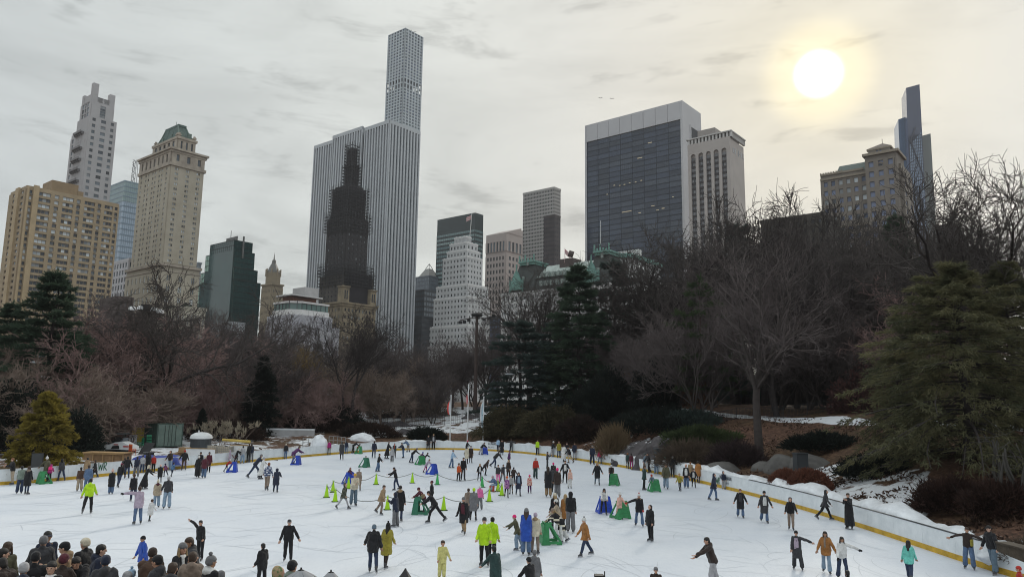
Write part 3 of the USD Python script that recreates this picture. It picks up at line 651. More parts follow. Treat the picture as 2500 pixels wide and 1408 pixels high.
# 6 dark green stepped glass block
def green_tower():
    th = thing('glass_tower', 'dark green stepped glass office block right of the beige hotel tower', 'building')
    G = glass('green_glass', (0.01, 0.03, 0.03), (0.06, 0.14, 0.13), 0.06, 0.9, metallic=0.0, scale=0.05)
    Gl = glass('green_glass_pale', (0.17, 0.31, 0.27), (0.34, 0.50, 0.43), 0.06, 0.9, scale=0.05)  # paler green paints the light reflection onto the left faces
    b0 = Block(572, 584, 480, 514, 617)
    cut = MB(); fr = MB(); left = MB()
    def stage_block(lx, rx, py, cx=572):
        k = Block(cx, py, 480, lx, rx); k.core(cut); return k
    ks = [stage_block(514, 617, 585), stage_block(503, 622, 610), stage_block(491, 629, 652), stage_block(480, 636, 682)]
    for i, k in enumerate(ks):
        for f in (k.fa, k.fb):
            zb = ks[i + 1].z1 if i + 1 < len(ks) else Z0
            z = k.z1
            while z > zb: fr.frame_boxes(*f[:3], [(0, f[3], 0.02 * i + .02, 0.16 + .02 * i, z - 0.35, z)]); z -= 3.7
            nn = int(f[3] / 2.4)
            fr.frame_boxes(*f[:3], [(f[3] * q / nn - .06, f[3] * q / nn + .06, .02 * i + .02, 0.14 + .02 * i, zb, k.z1) for q in range(nn + 1)])
        f = k.fa; zb = ks[i + 1].z1 if i + 1 < len(ks) else Z0
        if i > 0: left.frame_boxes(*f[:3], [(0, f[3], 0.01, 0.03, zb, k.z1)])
    pl = MB(); b0.sub(b0.z1, b0.z1 + 4, 6, 10, 6, 8).core(pl); pl.tube([b0.C + A * 15 + B * 6 + [0, 0, b0.z1], b0.C + A * 15 + B * 6 + [0, 0, b0.z1 + 9]], .2, 4)
    f = b0.fb; pl.frame_boxes(*f[:3], [(f[3] * .45, f[3] * .52, 0, .8, b0.z1 - 12, b0.z1 + 3)])
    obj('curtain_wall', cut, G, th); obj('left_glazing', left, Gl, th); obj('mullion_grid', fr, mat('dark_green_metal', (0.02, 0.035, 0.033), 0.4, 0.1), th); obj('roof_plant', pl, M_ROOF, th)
green_tower()
t = simple('office_block', 'thin grey office slab peeking out between the hotel tower and the green glass block', Block(484, 640, 620, 474, 492), mat('blue_grey_slab', (0.2, 0.23, 0.26), 0.7, 0.05), [G_BLUE], even(3, .7), None, 4.0)
# 7 small brown tower with a spire
def spire_tower():
    th = thing('spired_tower', 'small brown brick tower with a stepped octagonal top and a spire', 'building')
    M = mat('brown_brick_far', (0.27, 0.225, 0.155), 0.9, 0.12, 0.15)
    b = Block(664, 691, 700, 640, 691); w = MB(); b.core(w); ps = []
    nf = 16
    facade(w, b.fa, Z0, b.z1 - 4, nf, even(6, .4, .1, .1), .3, .7, .5, ps); facade(w, b.fb, Z0, b.z1 - 4, nf, even(6, .4, .1, .1), .3, .7, .5, ps)
    b.slab(w, b.z1 - 1.6, b.z1, 0.9)
    lo = Block(664, 768, 695, 634, 693); lo.core(w)
    c = b.C + A * b.La / 2 + B * b.Lb / 2; R = b.La * 0.42
    def ring(r, z): return [[c[0] + r * math.cos(q), c[1] + r * math.sin(q), z] for q in np.arange(8) * math.pi / 4 + math.radians(6)]
    prof = [(R, b.z1), (R, b.z1 + 11.5), (R * .93, b.z1 + 11.6), (R * .60, b.z1 + 17), (R * .36, b.z1 + 20.5), (R * .30, b.z1 + 20.6), (R * .26, b.z1 + 24), (R * .1, b.z1 + 25), (0.05, b.z1 + 32)]
    rings = np.array([ring(*p) for p in prof]); v = rings.reshape(-1, 3); f = [[i * 8 + j, i * 8 + (j + 1) % 8, (i + 1) * 8 + (j + 1) % 8, (i + 1) * 8 + j] for i in range(len(prof) - 1) for j in range(8)]
    w.add(v[:24], [q for q in f if q[0] < 16]); r = MB().add(v, [q for q in f if q[0] >= 16])
    for q in np.arange(8) * math.pi / 4 + math.radians(6): w.frame_boxes((c[0] + R * math.cos(q), c[1] + R * math.sin(q), 0), (1, 0, 0), (0, 1, 0), [(-.5, .5, -.5, .5, b.z1 + 8, b.z1 + 15)])
    obj('wall', w, M, th); obj('spire', r, mat('grey_lead', (0.15, 0.15, 0.14), 0.6, .1), th); put_panes(th, ps, G_DARK, 0, group_name='distant_windows')
spire_tower()
# 8 white building under scaffold netting
def netted_building():
    th = thing('netted_building', 'white rounded corner building wrapped in pale scaffold netting, glass band at the top', 'building')
    Mw = mat('white_concrete', (0.66, 0.65, 0.65), 0.8, 0.05, 0.3)
    net = mat('scaffold_net', (0.40, 0.40, 0.44), 0.9, 0.10, 0.5, bump=0.5, bscale=1.2, color2=(0.31, 0.315, 0.345))
    b = Block(718, 737, 380, 668, 803); w = MB(); gl = []; z = b.z1
    zg = b.z_at(718, 752); ze = b.z_at(718, 765); zn = b.z_at(718, 768)
    c1 = 5.0
    def ring(k, mb, z0, z1, out=0.0):
        # plan with chamfered near corner
        p = [k.C + A * c1, k.C + B * c1, k.C + B * k.Lb, k.C + B * k.Lb + A * k.La, k.C + A * k.La]
        mid = sum(p) / 5; p = [q + (q - mid) / np.linalg.norm(q - mid) * out for q in p]
        v = np.array([[*q[:2], zz] for zz in (z0, z1) for q in p]); f = [[i, (i + 1) % 5, 5 + (i + 1) % 5, 5 + i] for i in range(5)]
        mb.add(v, f); mb.add(v[5:], [[0, 1, 2], [0, 2, 3], [0, 3, 4]]); mb.add(v[:5], [[0, 2, 1], [0, 3, 2], [0, 4, 3]])
    ring(b, w, zg - 0.2 + 4.4, z, 0.3); ring(b, w, ze + .0, zg - 0.2, 0.3)
    g = MB(); ring(b, g, zg - 0.2, zg + 4.2, -0.4); obj('glass_band', g, glass('teal_band', (0.05, 0.09, 0.10), (0.16, 0.24, 0.22), scale=0.08), th)
    fr = MB()
    for f in (b.fa, b.fb): fr.frame_boxes(*f[:3], [(q, q + .15, -.4, .05, zg - .2, zg + 4.4) for q in np.arange(2 if f is b.fb else 2, f[3] - 2, 3.0)])
    obj('glazing_bar', fr, M_STEEL, th)
    k2 = Block(718, 760, 378, 660, 808); ring(k2, w, zn - 6, ze + .2, 0.0); ps = []
    for f in (k2.fa, k2.fb):
        for q0, q1 in ((.1, .35), (.5, .6), (.66, .9)): ps.append((*f[:3], (f[3] * q0 + 2, f[3] * q1, .02, .08, ze - 4.6, ze - 2.0)))
    obj('wall', w, Mw, th); put_panes(th, ps, G_DARK, 40)
    n1 = MB()
    for (cx, cy, Y, lx, rx) in ((718, 766, 376, 652, 812), (718, 790, 374, 648, 829)):
        k = Block(cx, cy, Y, lx, rx); ring(k, n1, Z0, k.z1, 0.0)
        sc = k
    obj('netting', n1, net, th)
    tb = MB()
    for f in (sc.fa, sc.fb):
        for q in np.arange(c1, f[3], 2.6): tb.frame_boxes(*f[:3], [(q, q + .14, .05, .2, Z0, sc.z1 + 1.5)])
        for zz in np.arange(Z0, sc.z1, 2.1): tb.frame_boxes(*f[:3], [(c1 * (f is sc.fb), f[3] - c1 * (f is sc.fa), .06, .18, zz, zz + .12)])
    obj('scaffold_pole', tb, mat('pale_scaffold', (0.5, 0.5, 0.52), 0.6, .05), th, kind='stuff')
    r = MB(); k3 = Block(716, 722, 396, 690, 772); k3.core(r, z0=z - .5, z1=k3.z1); obj('rooftop_pavilion', r, mat('terracotta_pavilion', (0.20, 0.085, 0.055), 0.8, .2, .3), th)
    e = MB(); k3.slab(e, k3.z1, k3.z1 + 0.7, 2.6); obj('pavilion_eave', e, mat('white_eave', (0.6, 0.6, 0.6), 0.6, .04), th)
    p = MB(); k4 = Block(746, 700, 420, 715, 778); k4.core(p, z0=z - 5); obj('rooftop_house', p, mat('grey_render', (0.50, 0.495, 0.50), 0.9, .08, .3), th)
netted_building()
# 10 broad white tower of vertical piers
def pier_tower():
    th = thing('office_tower', 'broad office tower of close vertical white marble piers and dark glass', 'building')
    Mp = mat('white_marble_pier', (0.47, 0.50, 0.53), 0.6, 0.06, 0.1)
    Gd = glass('black_window_strip', (0.012, 0.016, 0.022), (0.07, 0.085, 0.10), 0.1, 0.7)
    b = Block(952, 293, 530, 764, 1026)
    core = MB(); p = MB(); z1 = b.z1
    La = b.La
    fa = b.fa
    # three bays on the left face, the outer ones lower and set back
    u1, u2 = solve_len(np.array([*b.C[:2], z1]), A, 888), solve_len(np.array([*b.C[:2], z1]), A, 812)
    bays = [(0.0, u1 - 1.6, 0.0, z1), (u1 + 1.6, u2, 0.4, z1 + 2.4), (u2, La, 1.6, z1 - .2)]
    lines = MB()
    for a0, a1, back, zt in bays:
        core.frame_boxes(b.C, A, B, [(a0 + .3, a1 - .3, back + 1.0, b.Lb - 1 - back, Z0, zt - 0.5)])
        n = int(round((a1 - a0) / 3.1)); O = b.C + B * back
        w = (a1 - a0) / n
        p.frame_boxes(O, A, -B, [(a0 + w * i - (0.75 if 0 < i < n else 0.0) * 1, a0 + w * i + 0.75, -0.9, 0.5, Z0, zt) if 0 < i < n else ((a0, a0 + 1.1, -.9, .5, Z0, zt) if i == 0 else (a1 - 1.1, a1, -.9, .5, Z0, zt)) for i in range(n + 1)])
        p.frame_boxes(O, A, -B, [(a0, a1, -.9, .52, zt - 2.6, zt + .2)])
        z = Z0 + 4
        while z < zt - 20: lines.frame_boxes(O, A, -B, [(a0 + .3, a1 - .3, -1.0, -0.7, z, z + 1.2)]); z += 4.2
    core.frame_boxes(b.C, A, B, [(u1 - 1.7, u1 + 1.7, 5, b.Lb - 5, Z0, z1 - 1)])
    f = b.fb; n = int(round(f[3] / 3.3)); w = f[3] / n
    p.frame_boxes(f[0], f[1], f[2], [(w * i - .8 if 0 < i < n else (0 if i == 0 else f[3] - 1.2), w * i + .8 if 0 < i < n else (1.2 if i == 0 else f[3]), -0.88, .48, Z0, z1 - .1) for i in range(n + 1)])
    p.frame_boxes(f[0], f[1], f[2], [(0.02, f[3], -.88, .5, z1 - 2.6, z1 + .15)])
    z = Z0 + 4
    while z < z1 - 20: lines.frame_boxes(f[0], f[1], f[2], [(.4, f[3] - .4, -1.02, -0.7, z, z + 1.2)]); z += 4.2
    obj('glass_core', core, Gd, th); obj('spandrel', lines, mat('dark_bronze', (0.05, 0.055, 0.065), 0.4, .1), th, kind='stuff')
    obj('pier', p, Mp, th)
pier_tower()
# 11 very slender concrete grid tower
def grid_tower():
    th = thing('slender_tower', 'very tall slender square concrete grid tower, highest of the skyline', 'building')
    M = mat('pale_concrete_grid', (0.46, 0.51, 0.55), 0.75, 0.06, 0.05)
    b = Block(990, 68, 786, 947.5, 1034); w = MB(); panes = []; gap = MB()
    zg0, zg1 = b.z_at(988, 213), b.z_at(988, 187)
    zl = b.z_at(985, 330)
    core = MB(); b.core(core, 1.1, Z0, zg0); b.core(core, 1.1, zg1, b.z1 - .5); b.core(core, 7.0, zg0, zg1)
    obj('core', core, mat('dark_core', (0.05, 0.055, 0.065), .6, .1), th)
    cols = even(6, 0.62, 0.02, 0.02)
    for (z0, z1) in ((Z0, zg0), (zg1, b.z1)):
        nf = int(round((z1 - z0) / 3.35 / 1.0))
        nf = int(round((z1 - z0) / 3.6))
        for f in (b.fa, b.fb): facade(w, f, z0, z1, nf, cols, 0.22, 0.82, 1.0, panes, t=-1.0)
    for f in (b.fa, b.fb): facade(w, f, zg0, zg1, 2, cols, 0.12, 0.9, 1.0, None, t=-1.0)
    O = b.C + A * b.La + B * b.Lb
    for f in ((b.C + A * b.La, B, A, b.Lb), (b.C + B * b.Lb, A, B, b.La)): facade(w, f, zg0, zg1, 2, cols, .12, .9, 1.0, None, t=-1.0)
    obj('concrete_grid', w, M, th)
    panes = [(O, u, n, (r[0], r[1], -0.95, -0.86, r[4], r[5])) for O, u, n, r in panes]
    panes.sort(key=lambda p: -p[3][4])
    put_panes(th, panes, [glass('slate_panes', (0.06, 0.08, 0.10), (0.19, 0.24, 0.27)), G_BLUE], 300, group_name='distant_windows')
    cr = MB(); c = b.C + A * 3 + B * 12 + np.array([0, 0, b.z1]); cr.tube([c, c + np.array([5, 3, 3])], .25, 4); cr.tube([c, c + [0, 0, 3.]], .3, 4); obj('roof_crane', cr, M_STEEL, th)
grid_tower()
# 9 dark stone tower under scaffolding
def scaffold_tower():
    th = thing('scaffolded_tower', 'dark brown pinnacled stone tower, its spire and shoulders wrapped in scaffolding', 'building')
    M = mat('dark_brown_stone', (0.034, 0.031, 0.034), 0.9, 0.15, 0.12); Mb = mat('tan_weathered_stone', (0.30, 0.245, 0.16), 0.9, 0.2, 0.2, color2=(0.13, 0.11, 0.085))
    net = mat('black_debris_net', (0.022, 0.019, 0.024), 0.9, 0.25, 0.4, bump=0.5, bscale=1.0)
    b = Block(847, 530, 463, 800, 899); zs = b.z1; zb = b.z_at(842, 655)
    w = MB(); ps = []; b.core(w, z1=zs + 1)
    facade(w, b.fa, zb, zs, 11, even(5, .38, .05, .05), .25, .7, .4, ps); facade(w, b.fb, zb, zs, 11, even(5, .42, .05, .05), .25, .7, .4, ps)
    lo = Block(836, 738, 455, 776, 917); zl = lo.z1
    l = MB(); lo.core(l); facade(l, lo.fa, Z0, zl - 2, 14, even(7, .34, .04, .04), .25, .7, .4, ps); facade(l, lo.fb, Z0, zl - 2, 14, even(9, .45, .03, .03), .25, .7, .4, ps); lo.slab(l, zl - 2, zl - .4, .9); lo.slab(l, zl - .4, zl + .6, 1.5)
    for (q0, f) in ((0.0, lo.fb), (.82, lo.fb)):
        l.frame_boxes(*f[:3], [(f[3] * q0, f[3] * (q0 + .18), -5, .3, zl + .6, zl + 10)])
        l.frame_boxes(*f[:3], [(f[3] * q0 - .5, f[3] * (q0 + .18) + .5, -5.5, .8, zl + 10, zl + 10.8)])
        for e in (.04, .1): ps.append((*f[:3], (f[3] * (q0 + e), f[3] * (q0 + e + .035), .3, .34, zl + 2.5, zl + 8)))
    mid = Block(838, 662, 458, 783, 912); m = MB(); mid.core(m, z0=zl, z1=mid.z1 - 2); facade(m, mid.fa, zl + .6, mid.z1 - 2, 6, even(6, .4, .04, .04), .25, .7, .4, ps)
    obj('shaft', w, M, th); obj('lower_wing', l, Mb, th); obj('middle_stage', m, mat('grey_brown_stone', (0.085, 0.076, 0.07), .9, .2, .15), th)
    # scaffolded crown
    n = MB(); sh = b.sub(zs + 1, b.z_at(847, 452), 1.5, 1.5, 1.5, 1.5); sh.core(n)
    cone = b.sub(sh.z1, sh.z1 + 2, 3, 3, 3, 3); cone.core(n)
    s2 = Block(861, 400, 475, 843, 877); s2.core(n, z0=sh.z1); s3 = Block(860, 362, 475, 848, 873); s3.core(n, z0=s2.z1)
    mid.sub(0, 0).core(n, -0.2, zl + 14, mid.z1) if False else None
    f = mid.fb; n.frame_boxes(*f[:3], [(f[3] * .2, f[3] * .8, -1, .6, zl + .6, mid.z1 - 1), (f[3] * .05, f[3] * .95, -1, .3, zl + 11, mid.z1)])
    obj('debris_net', n, net, th, kind='stuff')
    po = MB(); rng = random.Random(6)
    def cage(k, z0, z1, out, step=2.3):
        for f in (k.fa, k.fb, (k.C + B * k.Lb, A, B, k.La), (k.C + A * k.La, B, A, k.Lb)):
            for q in np.arange(-out, f[3] + out, step): po.frame_boxes(*f[:3], [(q, q + .16, out, out + .16, z0, z1 + rng.uniform(0, 2.5))])
            for z in np.arange(z0, z1, 2.1): po.frame_boxes(*f[:3], [(-out, f[3] + out, out - .5, out + .25, z, z + .13)])
    cage(b, zs - 8, zs + 4, 1.5); cage(sh, zs + 2, sh.z1 + 1, 1.5); cage(s2, sh.z1, s2.z1, 1.2, 1.9); cage(s3, s2.z1 - 2, s3.z1 + 3, 1.2, 1.5); cage(mid, zl + 12, mid.z1 + 1, 1.2)
    cage(b, zb - 4, zb + 3, 3.5)
    obj('scaffolding', po, mat('black_scaffold', (0.03, 0.03, 0.034), .6, .1), th, kind='stuff')
    rng2 = np.random.default_rng(2); rng2.shuffle(ps) if False else None
    put_panes(th, ps, [glass('old_panes', (0.012, 0.013, 0.016), (0.24, 0.27, 0.29), lo=.72, hi=.99)], 300, group_name='distant_windows')
scaffold_tower()
# 12 three dark glass blocks
Gs = glass('slate_glass', (0.03, 0.04, 0.05), (0.14, 0.17, 0.20), scale=.08)
Mds = mat('dark_slate_frame', (0.045, 0.05, 0.06), .5, .1)
t = simple('office_block', 'blue grey glass block with a faceted roof, right of the white pier tower', Block(1048, 672, 720, 1014, 1080), mat('slate_frame', (0.12, 0.14, 0.17), .5, .1), [Gs], even(9, .8), even(5, .8), 4.0, .3, .95, .25)
bq = Block(1048, 672, 720, 1014, 1080); m = MB(); apex = bq.C + A * bq.La * .5 + B * bq.Lb * .5 + np.array([0, 0, bq.z1 + 14]); mid_ = apex - [0, 0, 5.5]
base4 = [bq.C + A * bq.La * p + B * bq.Lb * q + np.array([0, 0, bq.z1]) for p, q in ((.12, .1), (.88, .1), (.88, .9), (.12, .9))]
top4 = [mid_ + (p - mid_) * np.array([.35, .35, 0]) for p in base4]
for i in range(4): m.add([base4[i], base4[(i + 1) % 4], top4[(i + 1) % 4], top4[i]], [[0, 3, 2, 1]])
for p in top4: m.tube([p, apex], .3, 4)
obj('faceted_roof', m, mat('grey_roof_facets', (0.27, 0.27, 0.26), .6, .1), t)
t = simple('office_block', 'narrow dark glass block beside the foot of the white pier tower', Block(1036, 706, 600, 1010, 1066), Mds, [Gs], even(5, .85), even(5, .85), 4.4, .35, .95, .2)
t = simple('office_block', 'low dark banded glass block left of the white stepped tower', Block(1030, 770, 560, 1004, 1072), Mds, [glass('banded', (0.02, 0.02, 0.025), (0.10, 0.11, 0.12))], [(0.02, .98)], [(0.02, .98)], 4.0, .4, .95, .25)
# 13 dark green tower
def dark_green():
    th = thing('office_tower', 'dark bottle green office tower with glass bands, behind the white stepped tower', 'building')
    b = Block(1160, 519, 700, 1068, 1180); w = MB(); b.core(w); zt = b.z_at(1158, 560)
    obj('wall', w, mat('bottle_green_panel', (0.030, 0.042, 0.045), .35, .12, .08), th)
    bands = []
    z = zt
    while z > 40:
        bands += [(*f[:3], (.4, f[3] - .4, .02, .1, z - 2.1, z)) for f in (b.fa, b.fb)]; z -= 4.2
    put_panes(th, bands, glass('teal_window_band', (0.07, 0.13, 0.14), (0.20, 0.28, 0.28), scale=.02), 90, 'window_band')
    fr = MB()
    for f in (b.fa, b.fb): n = int(f[3] / 3); fr.frame_boxes(*f[:3], [(f[3] * q / n - .12, f[3] * q / n + .12, .1, .2, Z0, zt) for q in range(n + 1)])
    obj('mullion', fr, Mds, th, kind='stuff')
dark_green()
# 14 white stepped tower
def white_stepped():
    th = thing('stepped_tower', 'white brick stepped setback tower with rows of small dark windows and a flagpole', 'building')
    M = mat('white_brick', (0.58, 0.59, 0.60), .85, .05, .12, bump=.2, bscale=1.0)
    Y = 560; w = MB(); ps = []; tr = MB()
    tiers = [(1138, 576, 1110, 1150), (1139, 590, 1099, 1166), (1139, 608, 1092, 1172), (1140, 624, 1082, 1177), (1142, 692, 1066, 1192), (1142, 722, 1060, 1196), (1143, 792, 1037, 1209), (1145, 842, 1024, 1213), (1146, 874, 1016, 1217)]
    bl = [Block(cx, cy, Y - 3 * i, lx, rx) for i, (cx, cy, lx, rx) in enumerate(tiers)]
    for i, b in enumerate(bl):
        zb = bl[i + 1].z1 if i + 1 < len(bl) else 15.0
        b.core(w, z0=zb - 6 if i + 1 < len(bl) else Z0)
        h = 4.2; nf = max(1, int(round((b.z1 - 1.2 - zb) / h)))
        for f in (b.fa, b.fb):
            n = max(3, int(f[3] / 3.3)); facade(w, f, zb, b.z1 - 1.2, nf, even(n, .42, .02, .02), .28, .72, .35, ps if i > 0 else None)
            tr.frame_boxes(*f[:3], [(f[3] * (q + .5) / n - .35, f[3] * (q + .5) / n + .35, -.3, .5, b.z1 - 1.2, b.z1 + .4) for q in range(n)])
        b.slab(tr, b.z1 - 1.2, b.z1, .4)
    obj('wall', w, M, th); obj('parapet', tr, mat('white_brick_trim', (0.75, 0.75, 0.75), .85, .05), th)
    put_panes(th, ps, glass('small_dark_panes', (0.02, 0.02, 0.022), (0.14, 0.15, 0.15)), 300, group_name='distant_windows')
    p = MB(); c = at(1147, 578, 555); top = at(1152, 520, 555); p.tube([c, top], .28, 6); obj('flagpole', p, mat('white_pole_far', (.7, .7, .7), .5), th)
    fl = MB(); q = at(1152, 524, 555); g = [(q + np.array([-s * 4.2, 0.4 * math.sin(s * 5), -s * 2.4])) for s in np.linspace(0, 1, 7)]
    fl.add(np.vstack([g, np.array(g) - [0, 0, 3.4]]), [[i, i + 1, i + 8, i + 7] for i in range(6)])
    tag(obj('flag', fl, flag_mat('red_white_flag', 1.0)), 'small red and white flag on the roof pole of the white stepped tower', 'flag')
def flag_mat(name, scale):
    if name in MATS: return MATS[name]
    nodes = {'g': ('geometry', {}), 'w': ('wave_texture', {'wave_type': 'bands', 'bands_direction': 'z', 'scale': 0.55 / scale}), 'r': ('rgb_ramp', {'ramp': [(0.0, (0.45, 0.04, 0.05)), (1.0, (0.45, 0.04, 0.05))] , 'interpolate': True}), 'mx': ('rgb_ramp', {'ramp': [(0.48, (0.42, 0.05, 0.06)), (0.52, (0.65, 0.62, 0.62))]}), 'p': ('principled_bsdf', {'roughness': .8})}
    MATS[name] = usdkit.material(stage, '/World/Looks/' + name, {k: v for k, v in nodes.items() if k != 'r'}, [('g.position', 'w.vector'), ('w.fac', 'mx.fac'), ('mx.color', 'p.base_color')], surface='p.BSDF')
    return MATS[name]
white_stepped()
# 15 pink granite tower with a broken pediment
def pediment_tower():
    th = thing('pediment_tower', 'pinkish brown granite tower with a sloping pediment top notched in the middle', 'building')
    M = mat('pink_granite', (0.40, 0.345, 0.325), .75, .06, .1)
    b = Block(1236, 567, 790, 1187, 1318); w = MB(); z1 = b.z1; b.core(w); ps = []
    zt, zu = b.z_at(1236, 587), b.z_at(1236, 612)
    facade(w, b.fa, zu, zt, 1, even(6, .6, .06, .03), 0.02, .98, .8, ps); facade(w, b.fb, zu, zt, 1, even(9, .6, .03, .03), 0.02, .98, .8, ps)
    for f, n in ((b.fa, 6), (b.fb, 9)): facade(w, f, Z0, zu - 4, 22, even(n, .55, .05, .05), .25, .8, .6, ps)
    O, u, n, L = b.fb
    r = L * .075
    arc = [(L * .5 - r * math.cos(q), z1 + L * .13 - r * 1.0 - r * math.sin(q) + r) for q in np.linspace(0, math.pi, 10)]
    w.prism([(0, z1), (L, z1), (L * .5 + r, z1 + L * .15), *arc[::-1], (L * .5 - r, z1 + L * .15)], O, u, n, -b.La, 0.4)
    obj('wall', w, M, th); put_panes(th, ps, G_DARK, 15, group_name='distant_windows')
pediment_tower()
# 16 grey gridded slab
t = simple('office_tower', 'grey concrete gridded office slab with a flat top', Block(1353, 456, 700, 1278, 1368), mat('grey_concrete_grid', (0.36, 0.35, 0.34), .8, .06, .1), [glass('grey_brown_panes', (0.05, 0.05, 0.05), (0.20, 0.20, 0.195))], even(20, .68), even(6, .68), 3.6, .34, .9, .45, 0, None, 2.0)
t = simple('office_block', 'added dark brown block standing in for a reflection before the grey gridded slab', Block(1354, 523, 640, 1328, 1368), mat('dark_umber_wall', (0.075, 0.062, 0.065), .8, .25, .2), [G_DARK], even(5, .5), even(3, .5), 4.0, .3, .7, .3)  # block added in place of a dark reflection seen in the slab
# 18 dark glass slab in a white frame
def framed_slab():
    th = thing('office_tower', 'huge dark blue glass slab tower set in a smooth white stone frame', 'building')
    Mw = mat('white_travertine', (0.50, 0.50, 0.52), .7, .04, .06)
    G = glass('indigo_glass', (0.015, 0.021, 0.036), (0.034, 0.046, 0.074), .09, .8, scale=.03)
    G2 = glass('indigo_glass_b', (0.019, 0.025, 0.038), (0.046, 0.057, 0.080), .09, .8, scale=.03)
    b = Block(1665, 245, 480, 1428, 1711); O, u, n, L = b.fa
    z1 = b.z1; zg = b.z_at(1662, 288) - .5
    w = MB(); m0, m1 = L * .018, L * .02
    w.frame_boxes(O, u, n, [(0, m0, -3, 0, Z0, z1), (L - m1, L, -3, 0, Z0, z1)])
    nc = 8; cw = (L - m0 - m1) / nc
    w.frame_boxes(b.C, A, B, [(0.01, L - .01, 3.0, b.Lb, Z0, z1 - .01)])
    obj('frame', w, Mw, th)
    for i in range(nc): obj('top_panel', MB().frame_boxes(O, u, n, [(m0 + cw * i + .12, m0 + cw * (i + 1) - .12, -3, -.02 - .05 * (i % 2), zg, z1)]), Mw, th)
    fl = 3.9; rng = random.Random(2); nfl = int((zg - 55) / fl)
    lines = MB()
    for k in range(nfl):
        z = zg - fl * (k + 1)
        lines.frame_boxes(O, u, n, [(m0, L - m1, -1.2, -.72, z - .15, z + .5)])
        for i in range(nc):
            obj('glass_panel', MB().frame_boxes(O, u, n, [(m0 + cw * i + .15, m0 + cw * (i + 1) - .15, -1.2, -.8 + rng.uniform(-.03, .03), z + .5, z + fl - .15)]), rng.choice([G, G, G2]), th)
    lines.frame_boxes(O, u, n, [(m0, L - m1, -1.2, -.82, Z0, zg - fl * nfl)])
    lines.frame_boxes(O, u, n, [(m0 + cw * i - .14, m0 + cw * i + .14, -1.2, -.6, Z0, zg) for i in range(nc + 1)])
    fine = MB()
    for i in range(nc * 6): fine.frame_boxes(O, u, n, [(m0 + cw * i / 6 - .04, m0 + cw * i / 6 + .04, -.82, -.74, 55, zg)])
    obj('mullion', fine, mat('indigo_metal', (0.02, 0.026, 0.04), .4, .1), th, kind='stuff')
    obj('spandrel', lines, mat('indigo_metal', (0.02, 0.026, 0.04), .4, .1), th, kind='stuff')
    # recess near the top of the side
    f = b.fb; d = MB(); zr0, zr1 = b.z_at(1680, 345), b.z_at(1680, 296)
    d.frame_boxes(*f[:3], [(f[3] * .42, f[3] * .8, .01, .05, zr0, zr1)]); obj('side_opening', d, mat('dark_void', (.02, .022, .028), .6), th)
    d = MB().frame_boxes(*f[:3], [(f[3] * .38, f[3] * .42, 0, .5, zr0 - 1, zr1 + 1), (f[3] * .8, f[3] * .86, 0, .5, zr0, zr1 + 1)]); obj('opening_surround', d, Mw, th)
    lit = MB(); rng = random.Random(12)
    for (px, py, wd) in ((1500, 452, 1), (1514, 452, 1), (1525, 450, 1), (1538, 446, 1), (1553, 444, 1), (1567, 440, 1), (1530, 516, 6), (1562, 519, 1.5), (1595, 502, 2), (1645, 480, 1), (1564, 385, 3), (1590, 348, 2.5), (1606, 512, 1.6), (1620, 508, 1.6), (1482, 474, .8)):
        t_ = solve_len(np.array([*b.C[:2], 100]), A, px); q = b.C + A * t_
        z = at(px, py, q[1])[2]; lit.frame_boxes(q, -A, -B, [(-wd * .5 * 1.3, wd * .5 * 1.3, -.79, -.7, z - .25, z + .25)])
    em = usdkit.material(stage, '/World/Looks/lit_ceiling_lamps', {'e': ('emission', {'color': (1.0, 0.86, 0.6), 'strength': 0.28})}, [], surface='e.emission')
    obj('lit_window', lit, em, th)
framed_slab()
